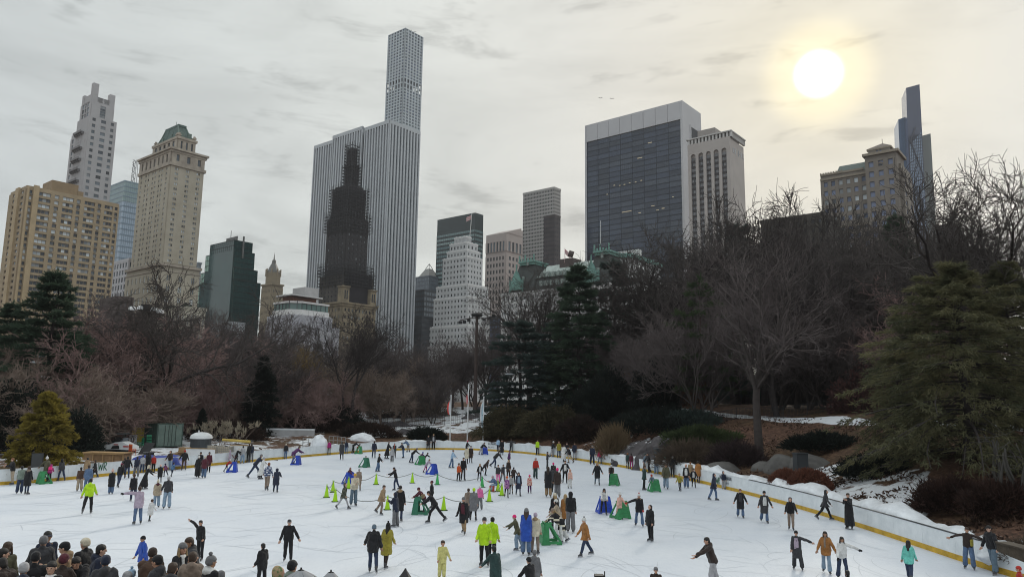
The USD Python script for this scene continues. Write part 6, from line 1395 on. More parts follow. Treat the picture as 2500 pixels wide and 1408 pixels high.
def skating_aid():
    """A-shaped plastic stand that beginners push: closed front panel, two open side frames, a rail across the top"""
    from shapely.geometry import Polygon
    side = Polygon([(-.42, 0), (.40, 0), (.40, .10), (.28, .84), (.20, .88), (.06, .88), (-.42, .10)]).difference(Polygon([(-.29, .14), (.12, .14), (.12, .70), (.03, .70)])).difference(Polygon([(-.22, -.01), (.12, -.01), (.07, .035), (-.18, .035)]))
    def tilt(v):                                        # sides lean in towards the top
        v = v.copy(); v[:, 0] *= 1 - .42 * np.clip(v[:, 2], 0, 1); return v
    parts = []
    for s in (-1, 1):
        m = trimesh.creation.extrude_polygon(side, .07, engine='earcut'); w = np.array(m.vertices)
        v = np.stack([s * (.40 - w[:, 2]), w[:, 0], w[:, 1]], -1); f = np.array(m.faces)
        parts.append(('side_frame', (tilt(v), f if s < 0 else f[:, ::-1])))
    front = Polygon([(-.40, 0), (-.40, .82), (.40, .82), (.40, 0), (.26, 0), (.20, .07), (-.20, .07), (-.26, 0)])
    m = trimesh.creation.extrude_polygon(front, .05, engine='earcut'); w = np.array(m.vertices)
    v = np.stack([w[:, 0] * .985, .405 - .14 * w[:, 1] + w[:, 2], w[:, 1]], -1); parts.append(('front_panel', (tilt(v), np.array(m.faces)[:, ::-1])))
    rib = MB()
    for z in (.3, .52): 
        b = MB().frame_boxes((0, 0, 0), (1, 0, 0), (0, 1, 0), [(-.34, .34, .45 - .14 * z, .472 - .14 * z, z, z + .025)]).arrays(); rib.add(tilt(b[0]), b[1])
    parts.append(('panel_rib', rib.arrays()))
    parts.append(('top_rail', MB().tube([(-.25, .27, .86), (.25, .27, .86)], .035, 8).tube([(-.25, .0, .86), (.25, .0, .86)], .03, 8).arrays()))
    return parts
AID = skating_aid(); AIDP = {}
def aid(px, py, col, face, label, s=1.0):
    p = gp(px, py); b = math.atan2(p[0], p[1]); d = -np.array([math.sin(b - math.radians(face)), math.cos(b - math.radians(face))]); rz = math.degrees(math.atan2(-d[0], d[1]))
    m = {'green': mat('aid_green', (.035, .24, .085), .45, .2, 4.0), 'blue': mat('aid_blue', (.018, .065, .46), .45, .2, 4.0), 'dark': mat('aid_dark_green', (.03, .16, .095), .45, .08, 2.0)}[col]
    if col in AIDP: return copy_of(AIDP[col], (p[0], p[1], .006), rz, s, label, 'plastic skating aids on the ice')
    t = thing('skating_aid', label, 'skating aid', (p[0], p[1], .006), rz, 'plastic skating aids on the ice', s)
    for n, g in AID: obj(n, g, m, t)
    AIDP[col] = t
for r in [(108, 1180, 'green', -70, 'green skating aid at the left boards, beside the child with a pink backpack'), (566, 1152, 'blue', 80, 'blue skating aid pushed by a child in red near the left boards'), (722, 1134, 'blue', 70, 'blue skating aid under a bent skater in purple at the far boards'), (875, 1107, 'green', 80, 'green skating aid beside a big bent figure in black, far boards'), (889, 1140, 'dark', 60, 'dark green skating aid with a child in grey inside it, standing apart'), (1026, 1134, 'green', 40, 'green skating aid carrying two children pushed by an adult in black'), (1054, 1157, 'blue', 60, 'blue skating aid pushed by a girl in pink leggings'),
          (851, 1181, 'blue', 30, 'blue skating aid in front of the figure in a maroon hood'), (1028, 1254, 'dark', -100, 'dark green skating aid pushed by a skater in maroon with a tan bag'), (1183, 1109, 'blue', 10, 'blue skating aid beside the WOLLMAN lettering'), (1500, 1184, 'green', -10, 'green skating aid pushed by a skater in a striped bobble hat'), (1597, 1199, 'green', 20, 'green skating aid with a child in a red hat behind it'), (1475, 1251, 'blue', 15, 'blue skating aid pushed by a woman in a white jacket'), (1514, 1264, 'green', 35, 'green skating aid held by a child in peach with a white bobble hat'), (1343, 1326, 'green', -75, 'green skating aid leaned on by a woman in a checked coat')]:
    aid(*r, s=1.08 if r[1] > 1240 else 1.0)
CONES = [(850.5, 1192, 'l'), (918, 1182, 'l'), (1006.5, 1178.5, 'l'), (1067.5, 1182.5, 'd'), (1177, 1188.7, 'd'), (1215.7, 1199, 'l'), (1225, 1209, 'l'), (1194.5, 1223.5, 'l'), (1083, 1245, 'l'), (945.6, 1243.5, 'l'), (818, 1224, 'l'), (797, 1213.6, 'l'), (812.6, 1201, 'l')]
CLAB = ['beside the maroon hooded figure', 'second along the far side of the rope ring', 'left of the skater in black with arms forward', 'right of the blue aid at the far side of the ring', 'behind the figure seated on a red bucket', 'right of the red bucket', 'beside the girl in a purple patterned coat', 'in front of the red bucket, right side of the ring', 'beside the lunging skater in black', 'in front of the skater in tan, near side of the ring', 'nearest the child in camouflage', 'leftmost of the ring', 'behind the leftmost cone of the ring']
M_LIME = mat('lime_plastic', (.36, .66, .012), .45, .06, 3.0); M_CGREEN = mat('green_cone_plastic', (.05, .36, .10), .45, .06, 3.0); M_CBASE = mat('cone_base_rubber', (.025, .045, .02), .8, .1)
CONEP = {}
def cone(px, py, c, lab):
    p = gp(px, py); L = ('dark green' if c == 'd' else 'lime green') + ' traffic cone ' + lab; g = 'traffic cones holding the rope ring'
    if c in CONEP: copy_of(CONEP[c], (p[0], p[1], .006), 20, 1.0, L, g); return p
    t = thing('traffic_cone', L, 'cone', (p[0], p[1], .006), 20, g); m = M_LIME if c == 'l' else M_CGREEN
    prof = [(.165, .035), (.155, .05), (.05, .70), (.045, .74), (.02, .745), (.0, .745)]
    v = np.array([[r * math.cos(a), r * math.sin(a), z] for r, z in prof for a in np.arange(14) * 2 * math.pi / 14]); f = [[i * 14 + j, i * 14 + (j + 1) % 14, (i + 1) * 14 + (j + 1) % 14, (i + 1) * 14 + j] for i in range(5) for j in range(14)]
    obj('cone_body', (v, np.array(f)), m, t, smooth=True)
    obj('base', MB().frame_boxes((0, 0, 0), (1, 0, 0), (0, 1, 0), [(-.2, .2, -.2, .2, 0, .034)]), M_CBASE, t)
    obj('rope_loop', MB().tube([(.05 * math.cos(a), .01, .785 + .05 * math.sin(a)) for a in np.linspace(0, 2 * math.pi, 10)], .012, 5).frame_boxes((0, 0, 0), (1, 0, 0), (0, 1, 0), [(-.06, .06, -.012, .012, .735, .76)]), m, t)
    CONEP[c] = t; return p
CP = [cone(*c, l) for c, l in zip(CONES, CLAB)]
M_ROPE = mat('grey_rope', (.16, .17, .16), .9, .1)
for i in range(len(CP)):
    a, b = CP[i], CP[(i + 1) % len(CP)]; s = np.linspace(0, 1, 13)[:, None]; L = np.linalg.norm(b - a)
    sag = min(.74, .10 * L); q = a * (1 - s) + b * s; q[:, 2] = np.maximum(.76 - 4 * sag * (s[:, 0] * (1 - s[:, 0])), .03)
    tag(obj('rope', MB().tube(q, .022, 5), M_ROPE), f'rope from the cone {CLAB[i]}', 'rope', 'ropes strung between the cones')
p = gp(1201, 1199); t = thing('bucket', 'red plastic bucket used as a seat inside the rope ring', 'bucket', p)
obj('bucket_body', MB().tube([(0, 0, .03), (0, 0, .4)], [.17, .2], 14), mat('red_bucket_plastic', (.42, .06, .035), .5, .08), t); obj('rim', MB().tube([(0, 0, .03), (0, 0, .06)], .215, 14), mat('red_bucket_rim', (.36, .05, .03), .5, .08), t)

# ---------------------------------------------------------------- people
PAL = dict(black=(.017, .017, .020), navy=(.024, .030, .055), dgrey=(.05, .05, .056), grey=(.17, .17, .18), lgrey=(.40, .40, .42), white=(.70, .70, .69), cream=(.62, .56, .44), tan=(.34, .235, .14), beige=(.42, .34, .25), brown=(.09, .052, .036), dbrown=(.042, .029, .025), maroon=(.095, .022, .034), red=(.46, .04, .03), orange=(.62, .11, .03), lime=(.46, .74, .02), yellow=(.66, .62, .24), mustard=(.33, .28, .045), olive=(.10, .096, .06), sage=(.22, .27, .23), dgreen=(.030, .062, .06), teal=(.16, .56, .48), ltblue=(.36, .52, .70), blue=(.028, .085, .42), denim=(.105, .165, .28), ddenim=(.036, .052, .10), ldenim=(.26, .35, .46), purple=(.10, .035, .12), lilac=(.44, .36, .45), pink=(.78, .17, .40), hotpink=(.80, .03, .20), ltpink=(.74, .46, .38), magenta=(.36, .03, .17), suede=(.36, .16, .05), gold=(.70, .42, .05), taupe=(.26, .20, .16), slate=(.12, .17, .22))
HAIRC = dict(dbrown=(.03, .018, .012), black=(.012, .010, .010), brown=(.05, .028, .018), ginger=(.22, .085, .03), blond=(.38, .26, .13), grey=(.25, .24, .23))
def cloth(c):
    return mat('cloth_' + c, PAL[c], .85, .20, 6.0, bump=.6, bscale=13.0, sheen=.15, spec=.2, coord='object')
def plaid(c):
    if 'plaid_' + c in MATS: return MATS['plaid_' + c]
    a, b = dict(check=((.62, .56, .44), (.02, .02, .022)), shirt=((.55, .56, .60), (.05, .07, .14)), camo=((.12, .12, .09), (.04, .045, .035)), jersey=((.18, .38, .58), (.04, .06, .14)), jersey2=((.5, .08, .1), (.03, .04, .12)), floral=((.16, .05, .2), (.42, .22, .38)), patchy=((.5, .12, .12), (.6, .5, .42)), camohood=((.12, .17, .08), (.35, .26, .16)))[c]
    if c in ('camo', 'floral', 'patchy', 'camohood'):
        nodes = {'tc': ('texture_coordinate', {}), 'n': ('noise_texture', {'scale': 9.0, 'detail': 2.0}), 'r': ('rgb_ramp', {'ramp': [(.46, a), (.54, b)]}), 'p': ('principled_bsdf', {'roughness': .9, 'specular_ior_level': .2})}; links = [('tc.object', 'n.vector'), ('n.fac', 'r.fac'), ('r.color', 'p.base_color')]
    else:
        sc = 3.4 if c == 'check' else 7.5
        nodes = {'tc': ('texture_coordinate', {}), 'k': ('checker_texture', {'scale': sc, 'color1': a, 'color2': b}), 'w': ('wave_texture', {'bands_direction': 'z', 'scale': sc * .32}), 'm': ('mix', {'mix_type': 'mix', 'color2': b}), 'f': ('math', {'math_type': 'greater_than', 'value2': .6}), 'p': ('principled_bsdf', {'roughness': .9, 'specular_ior_level': .2})}
        links = [('tc.object', 'k.vector'), ('tc.object', 'w.vector'), ('w.fac', 'f.value1'), ('k.color', 'm.color1'), ('f.value', 'm.fac'), ('m.color', 'p.base_color')]
    MATS['plaid_' + c] = usdkit.material(stage, '/World/Looks/plaid_' + c, nodes, links, surface='p.BSDF'); return MATS['plaid_' + c]
def fabric(c): return cloth(c) if c in PAL else plaid(c)
def skin(i): return mat(f'skin_{i}', [(.52, .32, .24), (.46, .26, .18), (.34, .19, .12), (.16, .085, .055)][i], .6, .05, 6.0, spec=.35, coord='object')
def hairm(c): return mat('hair_' + c, HAIRC[c], .55, .2, 20.0, bump=.5, bscale=60.0, coord='object')
M_BOOT = mat('skate_boot', (.055, .055, .06), .6, .15, 6.0, coord='object'); M_BOOTW = mat('skate_boot_white', (.5, .5, .48), .6, .1, 6.0, coord='object'); M_BLADE = mat('skate_blade', (.45, .46, .48), .25, .05, metallic=1.0); M_EYE = mat('eye_dark', (.03, .022, .018), .3, .02)
SPH = trimesh.creation.icosphere(1, 1.0).vertices; SPH0 = trimesh.creation.icosphere(0, 1.0).vertices
def ball(c, r): return np.asarray(c) + SPH * r
def hull(*pts): return m3.Manifold.hull_points(np.vstack(pts).astype(np.float64))
def bone(a, ra, b, rb): return hull(ball(a, ra), ball(b, rb))
def unite(ms): return m3.Manifold.batch_boolean(ms, m3.OpType.Add)
def soften(man, edge, it=4, fold=0.0, seed=0):
    man = man.refine_to_length(edge); g = man.to_mesh(); v = np.array(g.vert_properties[:, :3], float); f = np.array(g.tri_verts, int)
    e = np.vstack([f[:, [0, 1]], f[:, [1, 2]], f[:, [2, 0]]]); n = len(v)
    W = sparse.coo_matrix((np.ones(len(e)), (e[:, 0], e[:, 1])), (n, n)).tocsr(); W = W + W.T; W.data[:] = 1; d = np.asarray(W.sum(1)).ravel()[:, None]
    for k in range(it):
        v = v + (.5 if k % 2 == 0 else -.46) * ((W @ v) / np.maximum(d, 1) - v)
    if fold:
        v = v + normals_of(v, f) * ((meshkit.fbm(v * [9, 9, 6] + seed, 3, seed % 97) - .5) * fold)[:, None]
    return v, f
POSES = {  # lean, side, (flex, abduct, knee) left and right leg, (flex, abduct, elbow) left and right arm
    'st': (2, 0, (3, 3, 4), (-3, 3, 3), (5, 9, 12), (4, 9, 12)), 'walk': (8, 0, (20, 2, 14), (-16, 3, 10), (-18, 10, 15), (20, 10, 20)), 'sk': (16, 0, (18, 3, 26), (-24, 8, 12), (20, 22, 20), (-14, 22, 15)), 'sl': (16, 0, (-24, 8, 12), (18, 3, 26), (-14, 22, 15), (20, 22, 20)),
    'ao': (6, 0, (8, 6, 10), (-6, 6, 8), (4, 72, 5), (4, 72, 5)), 'lo': (8, 0, (12, 4, 14), (-10, 5, 12), (10, 28, 14), (-4, 24, 18)), 'aid': (38, 0, (4, 6, 8), (-16, 6, 10), (48, 6, 10), (48, 6, 10)), 'bend': (62, 0, (10, 6, 14), (-6, 6, 8), (52, 8, 10), (52, 8, 10)), 'wvL': (6, -4, (8, 4, 10), (-6, 4, 6), (20, 130, 15), (10, 14, 30)), 'wvR': (6, 4, (8, 4, 10), (-6, 4, 6), (10, 14, 30), (20, 130, 15)),
    'ptR': (6, 0, (8, 7, 10), (-6, 9, 8), (8, 10, 12), (18, 74, 5)), 'ptL': (6, 0, (8, 9, 10), (-6, 7, 8), (18, 74, 5), (8, 10, 12)), 'upL': (5, 0, (5, 3, 5), (-5, 3, 5), (28, 96, 5), (8, 12, 15)), 'ph': (3, 0, (3, 4, 4), (-3, 4, 3), (55, 8, 75), (50, 8, 80)), 'pk': (3, 0, (3, 4, 4), (-3, 4, 3), (-6, 16, 42), (-6, 16, 42)), 'cr': (5, 0, (4, 3, 5), (-4, 3, 4), (30, 6, 85), (28, 8, 70)), 'fw': (16, 0, (14, 3, 20), (-14, 5, 10), (58, 8, 12), (40, 8, 10)), 'fd': (10, 0, (12, 3, 16), (-10, 4, 10), (34, 20, 8), (26, 20, 8)),
    'lunge': (34, 0, (34, 3, 30), (-34, 6, 4), (40, 10, 20), (46, 10, 10)), 'fly': (40, 0, (16, 3, 26), (-34, 6, 20), (-30, 30, 5), (20, 26, 10)), 'sit': (30, 0, (86, 8, 74), (80, 8, 70), (38, 6, 60), (38, 6, 60)), 'hold': (4, 0, (4, 3, 5), (-4, 3, 4), (14, 20, 20), (8, 9, 12)), 'stride': (10, 0, (26, 3, 8), (-24, 3, 12), (-14, 14, 15), (16, 14, 15)), 'leanb': (-8, 0, (14, 3, 4), (8, 3, 2), (-28, 26, 30), (-20, 26, 30))}
def direction(flex, ab, side):
    f, a = math.radians(flex), math.radians(ab); return np.array([side * math.sin(a), math.sin(f) * math.cos(a), -math.cos(f) * math.cos(a)])
def hand_mesh(w, d, side, r=.010):
    """palm, four bent fingers of different lengths and a thumb on the side"""
    d = d / np.linalg.norm(d); x = np.cross(d, [0, 1.0, .2]); x /= np.linalg.norm(x); n = np.cross(x, d); mb = MB()
    def lump(pts, rr): mb.mesh(trimesh.convex.convex_hull(np.vstack([np.asarray(q) + SPH0 * rr for q in pts])))
    lump([w, w + d * .085 + x * .03, w + d * .085 - x * .03], .017)
    for q, L in ((-.031, .058), (-.010, .072), (.011, .078), (.031, .070)):
        a = w + d * .085 + x * q; b = a + d * L * .55 + n * .008; c = b + d * L * .4 + n * .03; lump([a, b], r); lump([b, c], r * .85)
    a = w + d * .025 + x * .034 * side; b = a + d * .035 + x * .025 * side; c = b + d * .035 + n * .015; lump([a, b], r * 1.2); lump([b, c], r)
    return mb
SEEN_LABELS = set()
DECK_Z = 1.5
tag(obj('deck', MB().box((-24, -8, -.005), (-3.6, 19.2, DECK_Z)), mat('deck_boards', (.2, .17, .14), .85, .15, 1.0)), kind='structure')
def ck_of(c): return c.split(':')[0]
def pose_at(p): return p in ('aid', 'bend', 'leanb', 'fd')
def person(spec, num):
    head_, label = spec.split('|'); f = head_.split(); fx, fy, ty, face = map(float, f[:4]); pose, coat, legs, hat = f[4:8]; opts = f[8:]
    opt = dict(o.split('=') if '=' in o else (o, True) for o in opts); label = label.strip()
    assert label not in SEEN_LABELS, label
    SEEN_LABELS.add(label)
    rng = random.Random(num * 7 + 1); child = 'kid' in opt; hs = 1.22 if child else 1.0
    g = gp(fx, fy); rr = math.hypot(g[0], g[1]); lim = float(board_dist(math.atan2(g[0], g[1]))) - (.62 if pose_at(f[4]) else .42)
    if rr > lim: g = np.array([g[0] * lim / rr, g[1] * lim / rr, 0.0])
    dist = g[1]; edge = max(.045, dist * .0012)
    lean, sidel, lL, lR, aL, aR = POSES[pose]
    jit = lambda t, k: tuple(q + rng.uniform(-k, k) for q in t)
    lL, lR, aL, aR = jit(lL, 3), jit(lR, 3), jit(aL, 4), jit(aR, 4)
    lean = float(opt.get('lean', lean + rng.uniform(-2, 3))); SW = 1.0 if 'f' not in opt else .92
    hip = {s: np.array([s * .088, 0, 0]) for s in (-1, 1)}; knee, ank = {}, {}
    for s, l in ((-1, lL), (1, lR)):
        knee[s] = hip[s] + direction(l[0], l[1], s) * .43; ank[s] = knee[s] + direction(l[0] - l[2], l[1] * .6, s) * .41
    hz = .145 - min(ank[-1][2], ank[1][2])
    if pose == 'sit': hz = .58
    up = np.array([0, 0, hz]); foot0 = (ank[-1] + ank[1]) / 2; low = min(ank, key=lambda s: ank[s][2])
    shift = np.array([-foot0[0], -foot0[1], hz])
    for D in (hip, knee, ank):
        for s in D: D[s] = D[s] + shift
    pel = shift.copy(); le, si = math.radians(lean), math.radians(sidel)
    u = np.array([math.sin(si), math.sin(le) * math.cos(si), math.cos(le) * math.cos(si)]); fw = np.array([0, math.cos(le), -math.sin(le)])
    waist, chest, neck = pel + u * .2, pel + u * .42, pel + u * .555
    hu = np.array([u[0] * .6, u[1] * .62 + .03, max(u[2], .45)]); hu /= np.linalg.norm(hu); head = neck + hu * (.115 * hs + .035)
    hf = np.array([0, 1, 0]) - hu * hu[1]; hf /= np.linalg.norm(hf); ex = np.cross(hf, hu)
    if 'turn' in opt:
        a = math.radians(float(opt['turn'])); hf, ex = hf * math.cos(a) + ex * math.sin(a), ex * math.cos(a) - hf * math.sin(a)
    sh, elb, wri, fdir = {}, {}, {}, {}
    for s, a in ((-1, aL), (1, aR)):
        sh[s] = pel + u * .50 + np.array([s * .152 * SW, 0, 0]); elb[s] = sh[s] + direction(a[0], a[1], s) * .285
        fdir[s] = direction(a[0] + a[2], a[1] * (.35 if a[2] > 35 else .9), s); 
        if a[2] > 60: fdir[s] = fdir[s] + np.array([-s * .45, 0, 0]); fdir[s] /= np.linalg.norm(fdir[s])
        wri[s] = elb[s] + fdir[s] * .245
    top = head[2] + .115 * hs + (.03 if hat[0] in 'bpBhf' else 0.0) + (.055 if hat[0] in 'pP' else 0)
    zt = at(fx, ty, dist)[2]; S = min(max(zt / top, .5), 1.22); z0 = .004
    if 'dk' in opt:                                      # spectators stand on the raised deck near the camera
        S = .74 if child else 1.0; q = gp(fx, ty, DECK_Z + top * S); r2 = math.hypot(q[0], q[1]); u2 = np.array([0, head[1] * S]); g = np.array([q[0], q[1], 0.0]); z0 = DECK_Z + .004; opt.setdefault('group', 'spectators on the near deck')
    b = math.atan2(g[0], g[1]); d = -np.array([math.sin(b - math.radians(face)), math.cos(b - math.radians(face))]); rz = math.degrees(math.atan2(-d[0], d[1]))
    t = thing('person', label, 'person', (g[0], g[1], z0), rz, opt.get('group', 'people on the ice rink') if isinstance(opt.get('group', ''), str) else None, S)
    sk = skin(int(opt.get('skin', rng.choice([0, 0, 0, 1, 1, 2]))))
    E = lambda c, rx, ry, rz_: c + (SPH * [rx, ry, rz_]) @ np.array([ex, hf, hu])
    skull = hull(E(head + hu * .015 * hs, .078 * hs, .098 * hs, .098 * hs), E(head - hu * .07 * hs + hf * .025 * hs, .048 * hs, .058 * hs, .045 * hs))
    nose = hull(E(head + hf * .10 * hs - hu * .015 * hs, .012, .018, .012), E(head + hf * .088 * hs + hu * .02 * hs, .008, .008, .01)); mouth = hull(E(head + hf * .078 * hs - hu * .062 * hs, .024, .02, .01))
    ears = [hull(E(head + ex * q * .08 * hs - hu * .005, .012, .02, .03)) for q in (-1, 1)]
    bits = [skull, nose, mouth, *ears, bone(neck - u * .05, .052, head - hu * .05, .048), hull(ball(pel + [.07, 0, .02], .1), ball(pel + [-.07, 0, .02], .1), ball(waist, .105), ball(waist + [.05, 0, 0], .09), ball(waist - [.05, 0, 0], .09)), hull(ball(waist + [.06, 0, 0], .09), ball(waist - [.06, 0, 0], .09), ball(chest + [.09, 0, 0], .1), ball(chest - [.09, 0, 0], .1), ball(sh[1] - [.03, 0, 0], .055), ball(sh[-1] + [.03, 0, 0], .055))]
    for s in (-1, 1): bits += [bone(hip[s], .082, knee[s], .055), bone(knee[s], .055, ank[s], .04), bone(sh[s], .05, elb[s], .04), bone(elb[s], .04, wri[s], .028)]
    v, fc = soften(unite(bits), edge, 2); bm = MB().add(v, fc)
    gl = opt.get('glove')
    if not gl:
        for s in (-1, 1): bm.add(*hand_mesh(wri[s] + fdir[s] * .012, fdir[s], -s).arrays())
    obj('body', bm, sk, t, smooth=True)
    if gl:
        for s in (-1, 1): obj('glove', hand_mesh(wri[s] + fdir[s] * .012, fdir[s], -s, .014), fabric(gl), t, smooth=True)
    if dist < 60 and abs(face) < 100:
        obj('eyes', MB().mesh(trimesh.convex.convex_hull(E(head + hf * .088 * hs + hu * .018 * hs + ex * .032 * hs, .012, .008, .008))).mesh(trimesh.convex.convex_hull(E(head + hf * .088 * hs + hu * .018 * hs - ex * .032 * hs, .012, .008, .008))), M_EYE, t)
    # clothes
    ck, cc = coat.split(':')[:2]; front = (coat.split(':') + [None])[2]; lk, lc = legs.split(':')
    puff = .026 if 'puff' in opt else (.010 if ck_of(coat) in 'jmcl' else 0.0)
    tr = [hull(ball(pel + [.08, 0, .03], .115), ball(pel + [-.08, 0, .03], .115), ball(hip[1], .105), ball(hip[-1], .105))]
    wt, wk, wa = {'t': (.102, .078, .066), 'w': (.112, .098, .100), 'x': (.12, .10, .09), 'g': (.092, .062, .05), 'f': (.098, .076, .096)}[lk]
    for s in (-1, 1): tr += [bone(hip[s], wt, knee[s], wk), bone(knee[s], wk, ank[s] + (knee[s] - ank[s]) * .12, wa)]
    obj('trousers' if lk != 'g' else 'leggings', soften(unite(tr), edge, 4, .034, num), fabric(lc), t, smooth=True)
    cb = [hull(ball(pel + [.085, 0, .03], .13 + puff), ball(pel + [-.085, 0, .03], .13 + puff), ball(waist + [.07, 0, 0], .125 + puff), ball(waist - [.07, 0, 0], .125 + puff)), hull(ball(waist + [.07, 0, 0], .122 + puff), ball(waist - [.07, 0, 0], .122 + puff), ball(chest + [.078 * SW, 0, 0], .12 + puff), ball(chest - [.078 * SW, 0, 0], .12 + puff), ball(sh[1] - [.025, 0, .015], .066), ball(sh[-1] + [.025, 0, -.015], .066), ball(neck - u * .02, .07))]
    for s in (-1, 1): cb += [bone(sh[s], .068 + puff, elb[s], .058 + puff), bone(elb[s], .058 + puff, wri[s] - fdir[s] * .015, .048 + puff * .7)]
    hem = {'j': 0, 's': 0, 'm': .16, 'c': .40, 'l': .62, 'r': .78, 'p': .34}[ck]
    if ck == 's': pass
    if hem:
        k0 = (knee[1] + knee[-1]) / 2; k1 = (ank[1] + ank[-1]) / 2
        c = pel + (k0 - pel) * min(hem / .43, 1) if hem <= .43 else k0 + (k1 - k0) * (hem - .43) / .41
        spread = abs(knee[1][1] - knee[-1][1]) * .5 + (abs(ank[1][1] - ank[-1][1]) * .3 if hem > .5 else 0)
        rx, ry = .17 + .10 * hem + puff, .135 + .11 * hem + spread * .6 + puff; w = np.arange(12) * math.pi / 6
        ring = c + np.stack([rx * np.cos(w), ry * np.sin(w) - .02 * (hem > .5), 0 * w], -1)
        cb.append(hull(ball(pel + [.085, 0, .05], .13 + puff), ball(pel + [-.085, 0, .05], .13 + puff), ring, ring - [0, 0, .03]))
    if ck == 'p': cb.append(hull(ball(sh[1], .09), ball(sh[-1], .09), ball(elb[1], .07), ball(elb[-1], .07), ball(pel + [.12, .0, -.1], .1), ball(pel + [-.12, 0, -.1], .1)))
    cb.append(hull(ball(neck - u * .015, .078), ball(neck + hu * .02 - hf * .02, .068)))
    if hat[0] not in 'h' and 'hood' in opt: cb.append(hull(ball(neck - hf * .09 + u * .01, .085), ball(neck - hf * .06 - u * .07, .09), ball(neck - hf * .05 + [.06, 0, 0], .06), ball(neck - hf * .05 - [.06, 0, 0], .06)))
    if hat[0] == 'h' and ':' not in hat:
        cb.append(hull(E(head + hu * .028 * hs - hf * .045 * hs, .112 * hs, .098 * hs, .118 * hs), ball(neck - hf * .03, .08)))
    obj({'j': 'jacket', 's': 'sweater', 'm': 'jacket', 'c': 'coat', 'l': 'long_coat', 'r': 'robe', 'p': 'cape'}[ck], soften(unite(cb), edge, 4, .045 + puff, num + 3), fabric(cc), t, smooth=True)
    if front:
        A_ = [chest + fw * .105 + u * .06, chest + fw * .115 - u * .1, waist + fw * .11, pel + fw * .12 + u * .02]; pts = [a + [q * w_, 0, 0] for a, w_ in zip(A_, (.05, .075, .08, .08)) for q in (-1, 1)]
        obj('sweater', soften(hull(*[ball(p_, .03) for p_ in pts]), edge, 2, .01, num), fabric(front), t, smooth=True)
    if 'fur' in opt:
        obj('fur_collar', soften(hull(ball(neck - hf * .07, .1), ball(neck + [.09, .0, -.02], .065), ball(neck + [-.09, 0, -.02], .065)), edge, 2, .05, num), fabric(opt['fur']), t, smooth=True)
    if 'scarf' in opt:
        obj('scarf', soften(unite([hull(ball(neck + hf * .05, .05), ball(neck + ex * .06, .045), ball(neck - ex * .06, .045)), hull(ball(chest + fw * .13 + ex * .03, .035), ball(waist + fw * .15 + ex * .03, .04), ball(neck + hf * .08 + ex * .02, .03))]), edge, 2, .02, num), fabric(opt['scarf']), t, smooth=True)
    if 'bag' in opt:
        obj('bag', soften(hull(*[ball(waist + [-.16 + q, r_, z], .05) for q in (0, .02) for r_ in (-.1, .12) for z in (-.12, .08)]), edge, 2), fabric(opt['bag']), t, smooth=True)
    if 'pack' in opt:
        obj('backpack', soften(hull(*[ball(chest - fw * .2 + u * z + [q, 0, 0], .07) for q in (-.09, .09) for z in (-.2, .05)]), edge, 2), fabric(opt['pack']), t, smooth=True)
    # head
    hk = hat.split(':')[0]; hc = hat.split(':')[1] if ':' in hat else None; hr = (hat.split(':') + [None, None])[2]
    if hk in 'nlc' or hr:
        hcol = hr or (hc if hk in 'nl' else 'black')
        hp = [hull(E(head + hu * .05 * hs - hf * .010 * hs, .089 * hs, .103 * hs, .084 * hs), E(head - hu * .02 * hs - hf * .05 * hs, .078 * hs, .06 * hs, .07 * hs))]
        if hk == 'l' or hr: hp += [hull(E(head - hf * .06 * hs, .085 * hs, .05 * hs, .07 * hs), ball(neck - hf * .085 - u * .16, .06), ball(neck - hf * .07 - u * .14 + [.05, 0, 0], .04), ball(neck - hf * .07 - u * .14 - [.05, 0, 0], .04))] + [hull(E(head + ex * q * .082 * hs + hf * .0, .02, .03, .05), ball(neck + ex * q * .085 + hf * .05 - u * .14, .03)) for q in (-1, 1)]
        obj('hair', soften(unite(hp), edge * .8, 2, .012, num), hairm(hcol), t, smooth=True)
    if hk in 'bp':
        hp = [hull(E(head + hu * .062 * hs - hf * .014 * hs, .088 * hs, .104 * hs, .080 * hs), E(head + hu * .005 * hs - hf * .030 * hs, .090 * hs, .094 * hs, .07 * hs), E(head + hu * .02 * hs + hf * .02 * hs, .089 * hs, .088 * hs, .012 * hs) + hu * .03 * hs)]
        o = obj('hat', soften(unite(hp), edge * .8, 2, .008, num), fabric(hc), t, smooth=True)
        if hk == 'p': obj('bobble', soften(hull(ball(head + hu * .165 * hs - hf * .03 * hs, .042)), edge * .6, 0, .02, num), fabric(opt.get('bob', hc)), o, smooth=True)
    if hk == 'c':
        o = obj('cap', soften(unite([hull(E(head + hu * .055 * hs - hf * .012 * hs, .087 * hs, .102 * hs, .068 * hs)), hull(E(head + hu * .055 * hs + hf * .09 * hs, .06 * hs, .02, .012), E(head + hu * .04 * hs + hf * .155 * hs, .045 * hs, .015, .010))]), edge * .7, 0), fabric(hc), t, smooth=True)
    if hk == 'h' and hc:
        obj('hood', soften(hull(E(head + hu * .028 * hs - hf * .045 * hs, .112 * hs, .098 * hs, .118 * hs), ball(neck - hf * .03, .085)), edge, 2, .02, num), fabric(hc), t, smooth=True)
    if hk == 'e':
        for q in (-1, 1): obj('earmuff', soften(hull(E(head + ex * q * .095 * hs, .03, .045, .045)), edge * .6, 0), fabric(hc), t, smooth=True)
    # skates
    bmat = M_BOOTW if 'wboot' in opt else M_BOOT
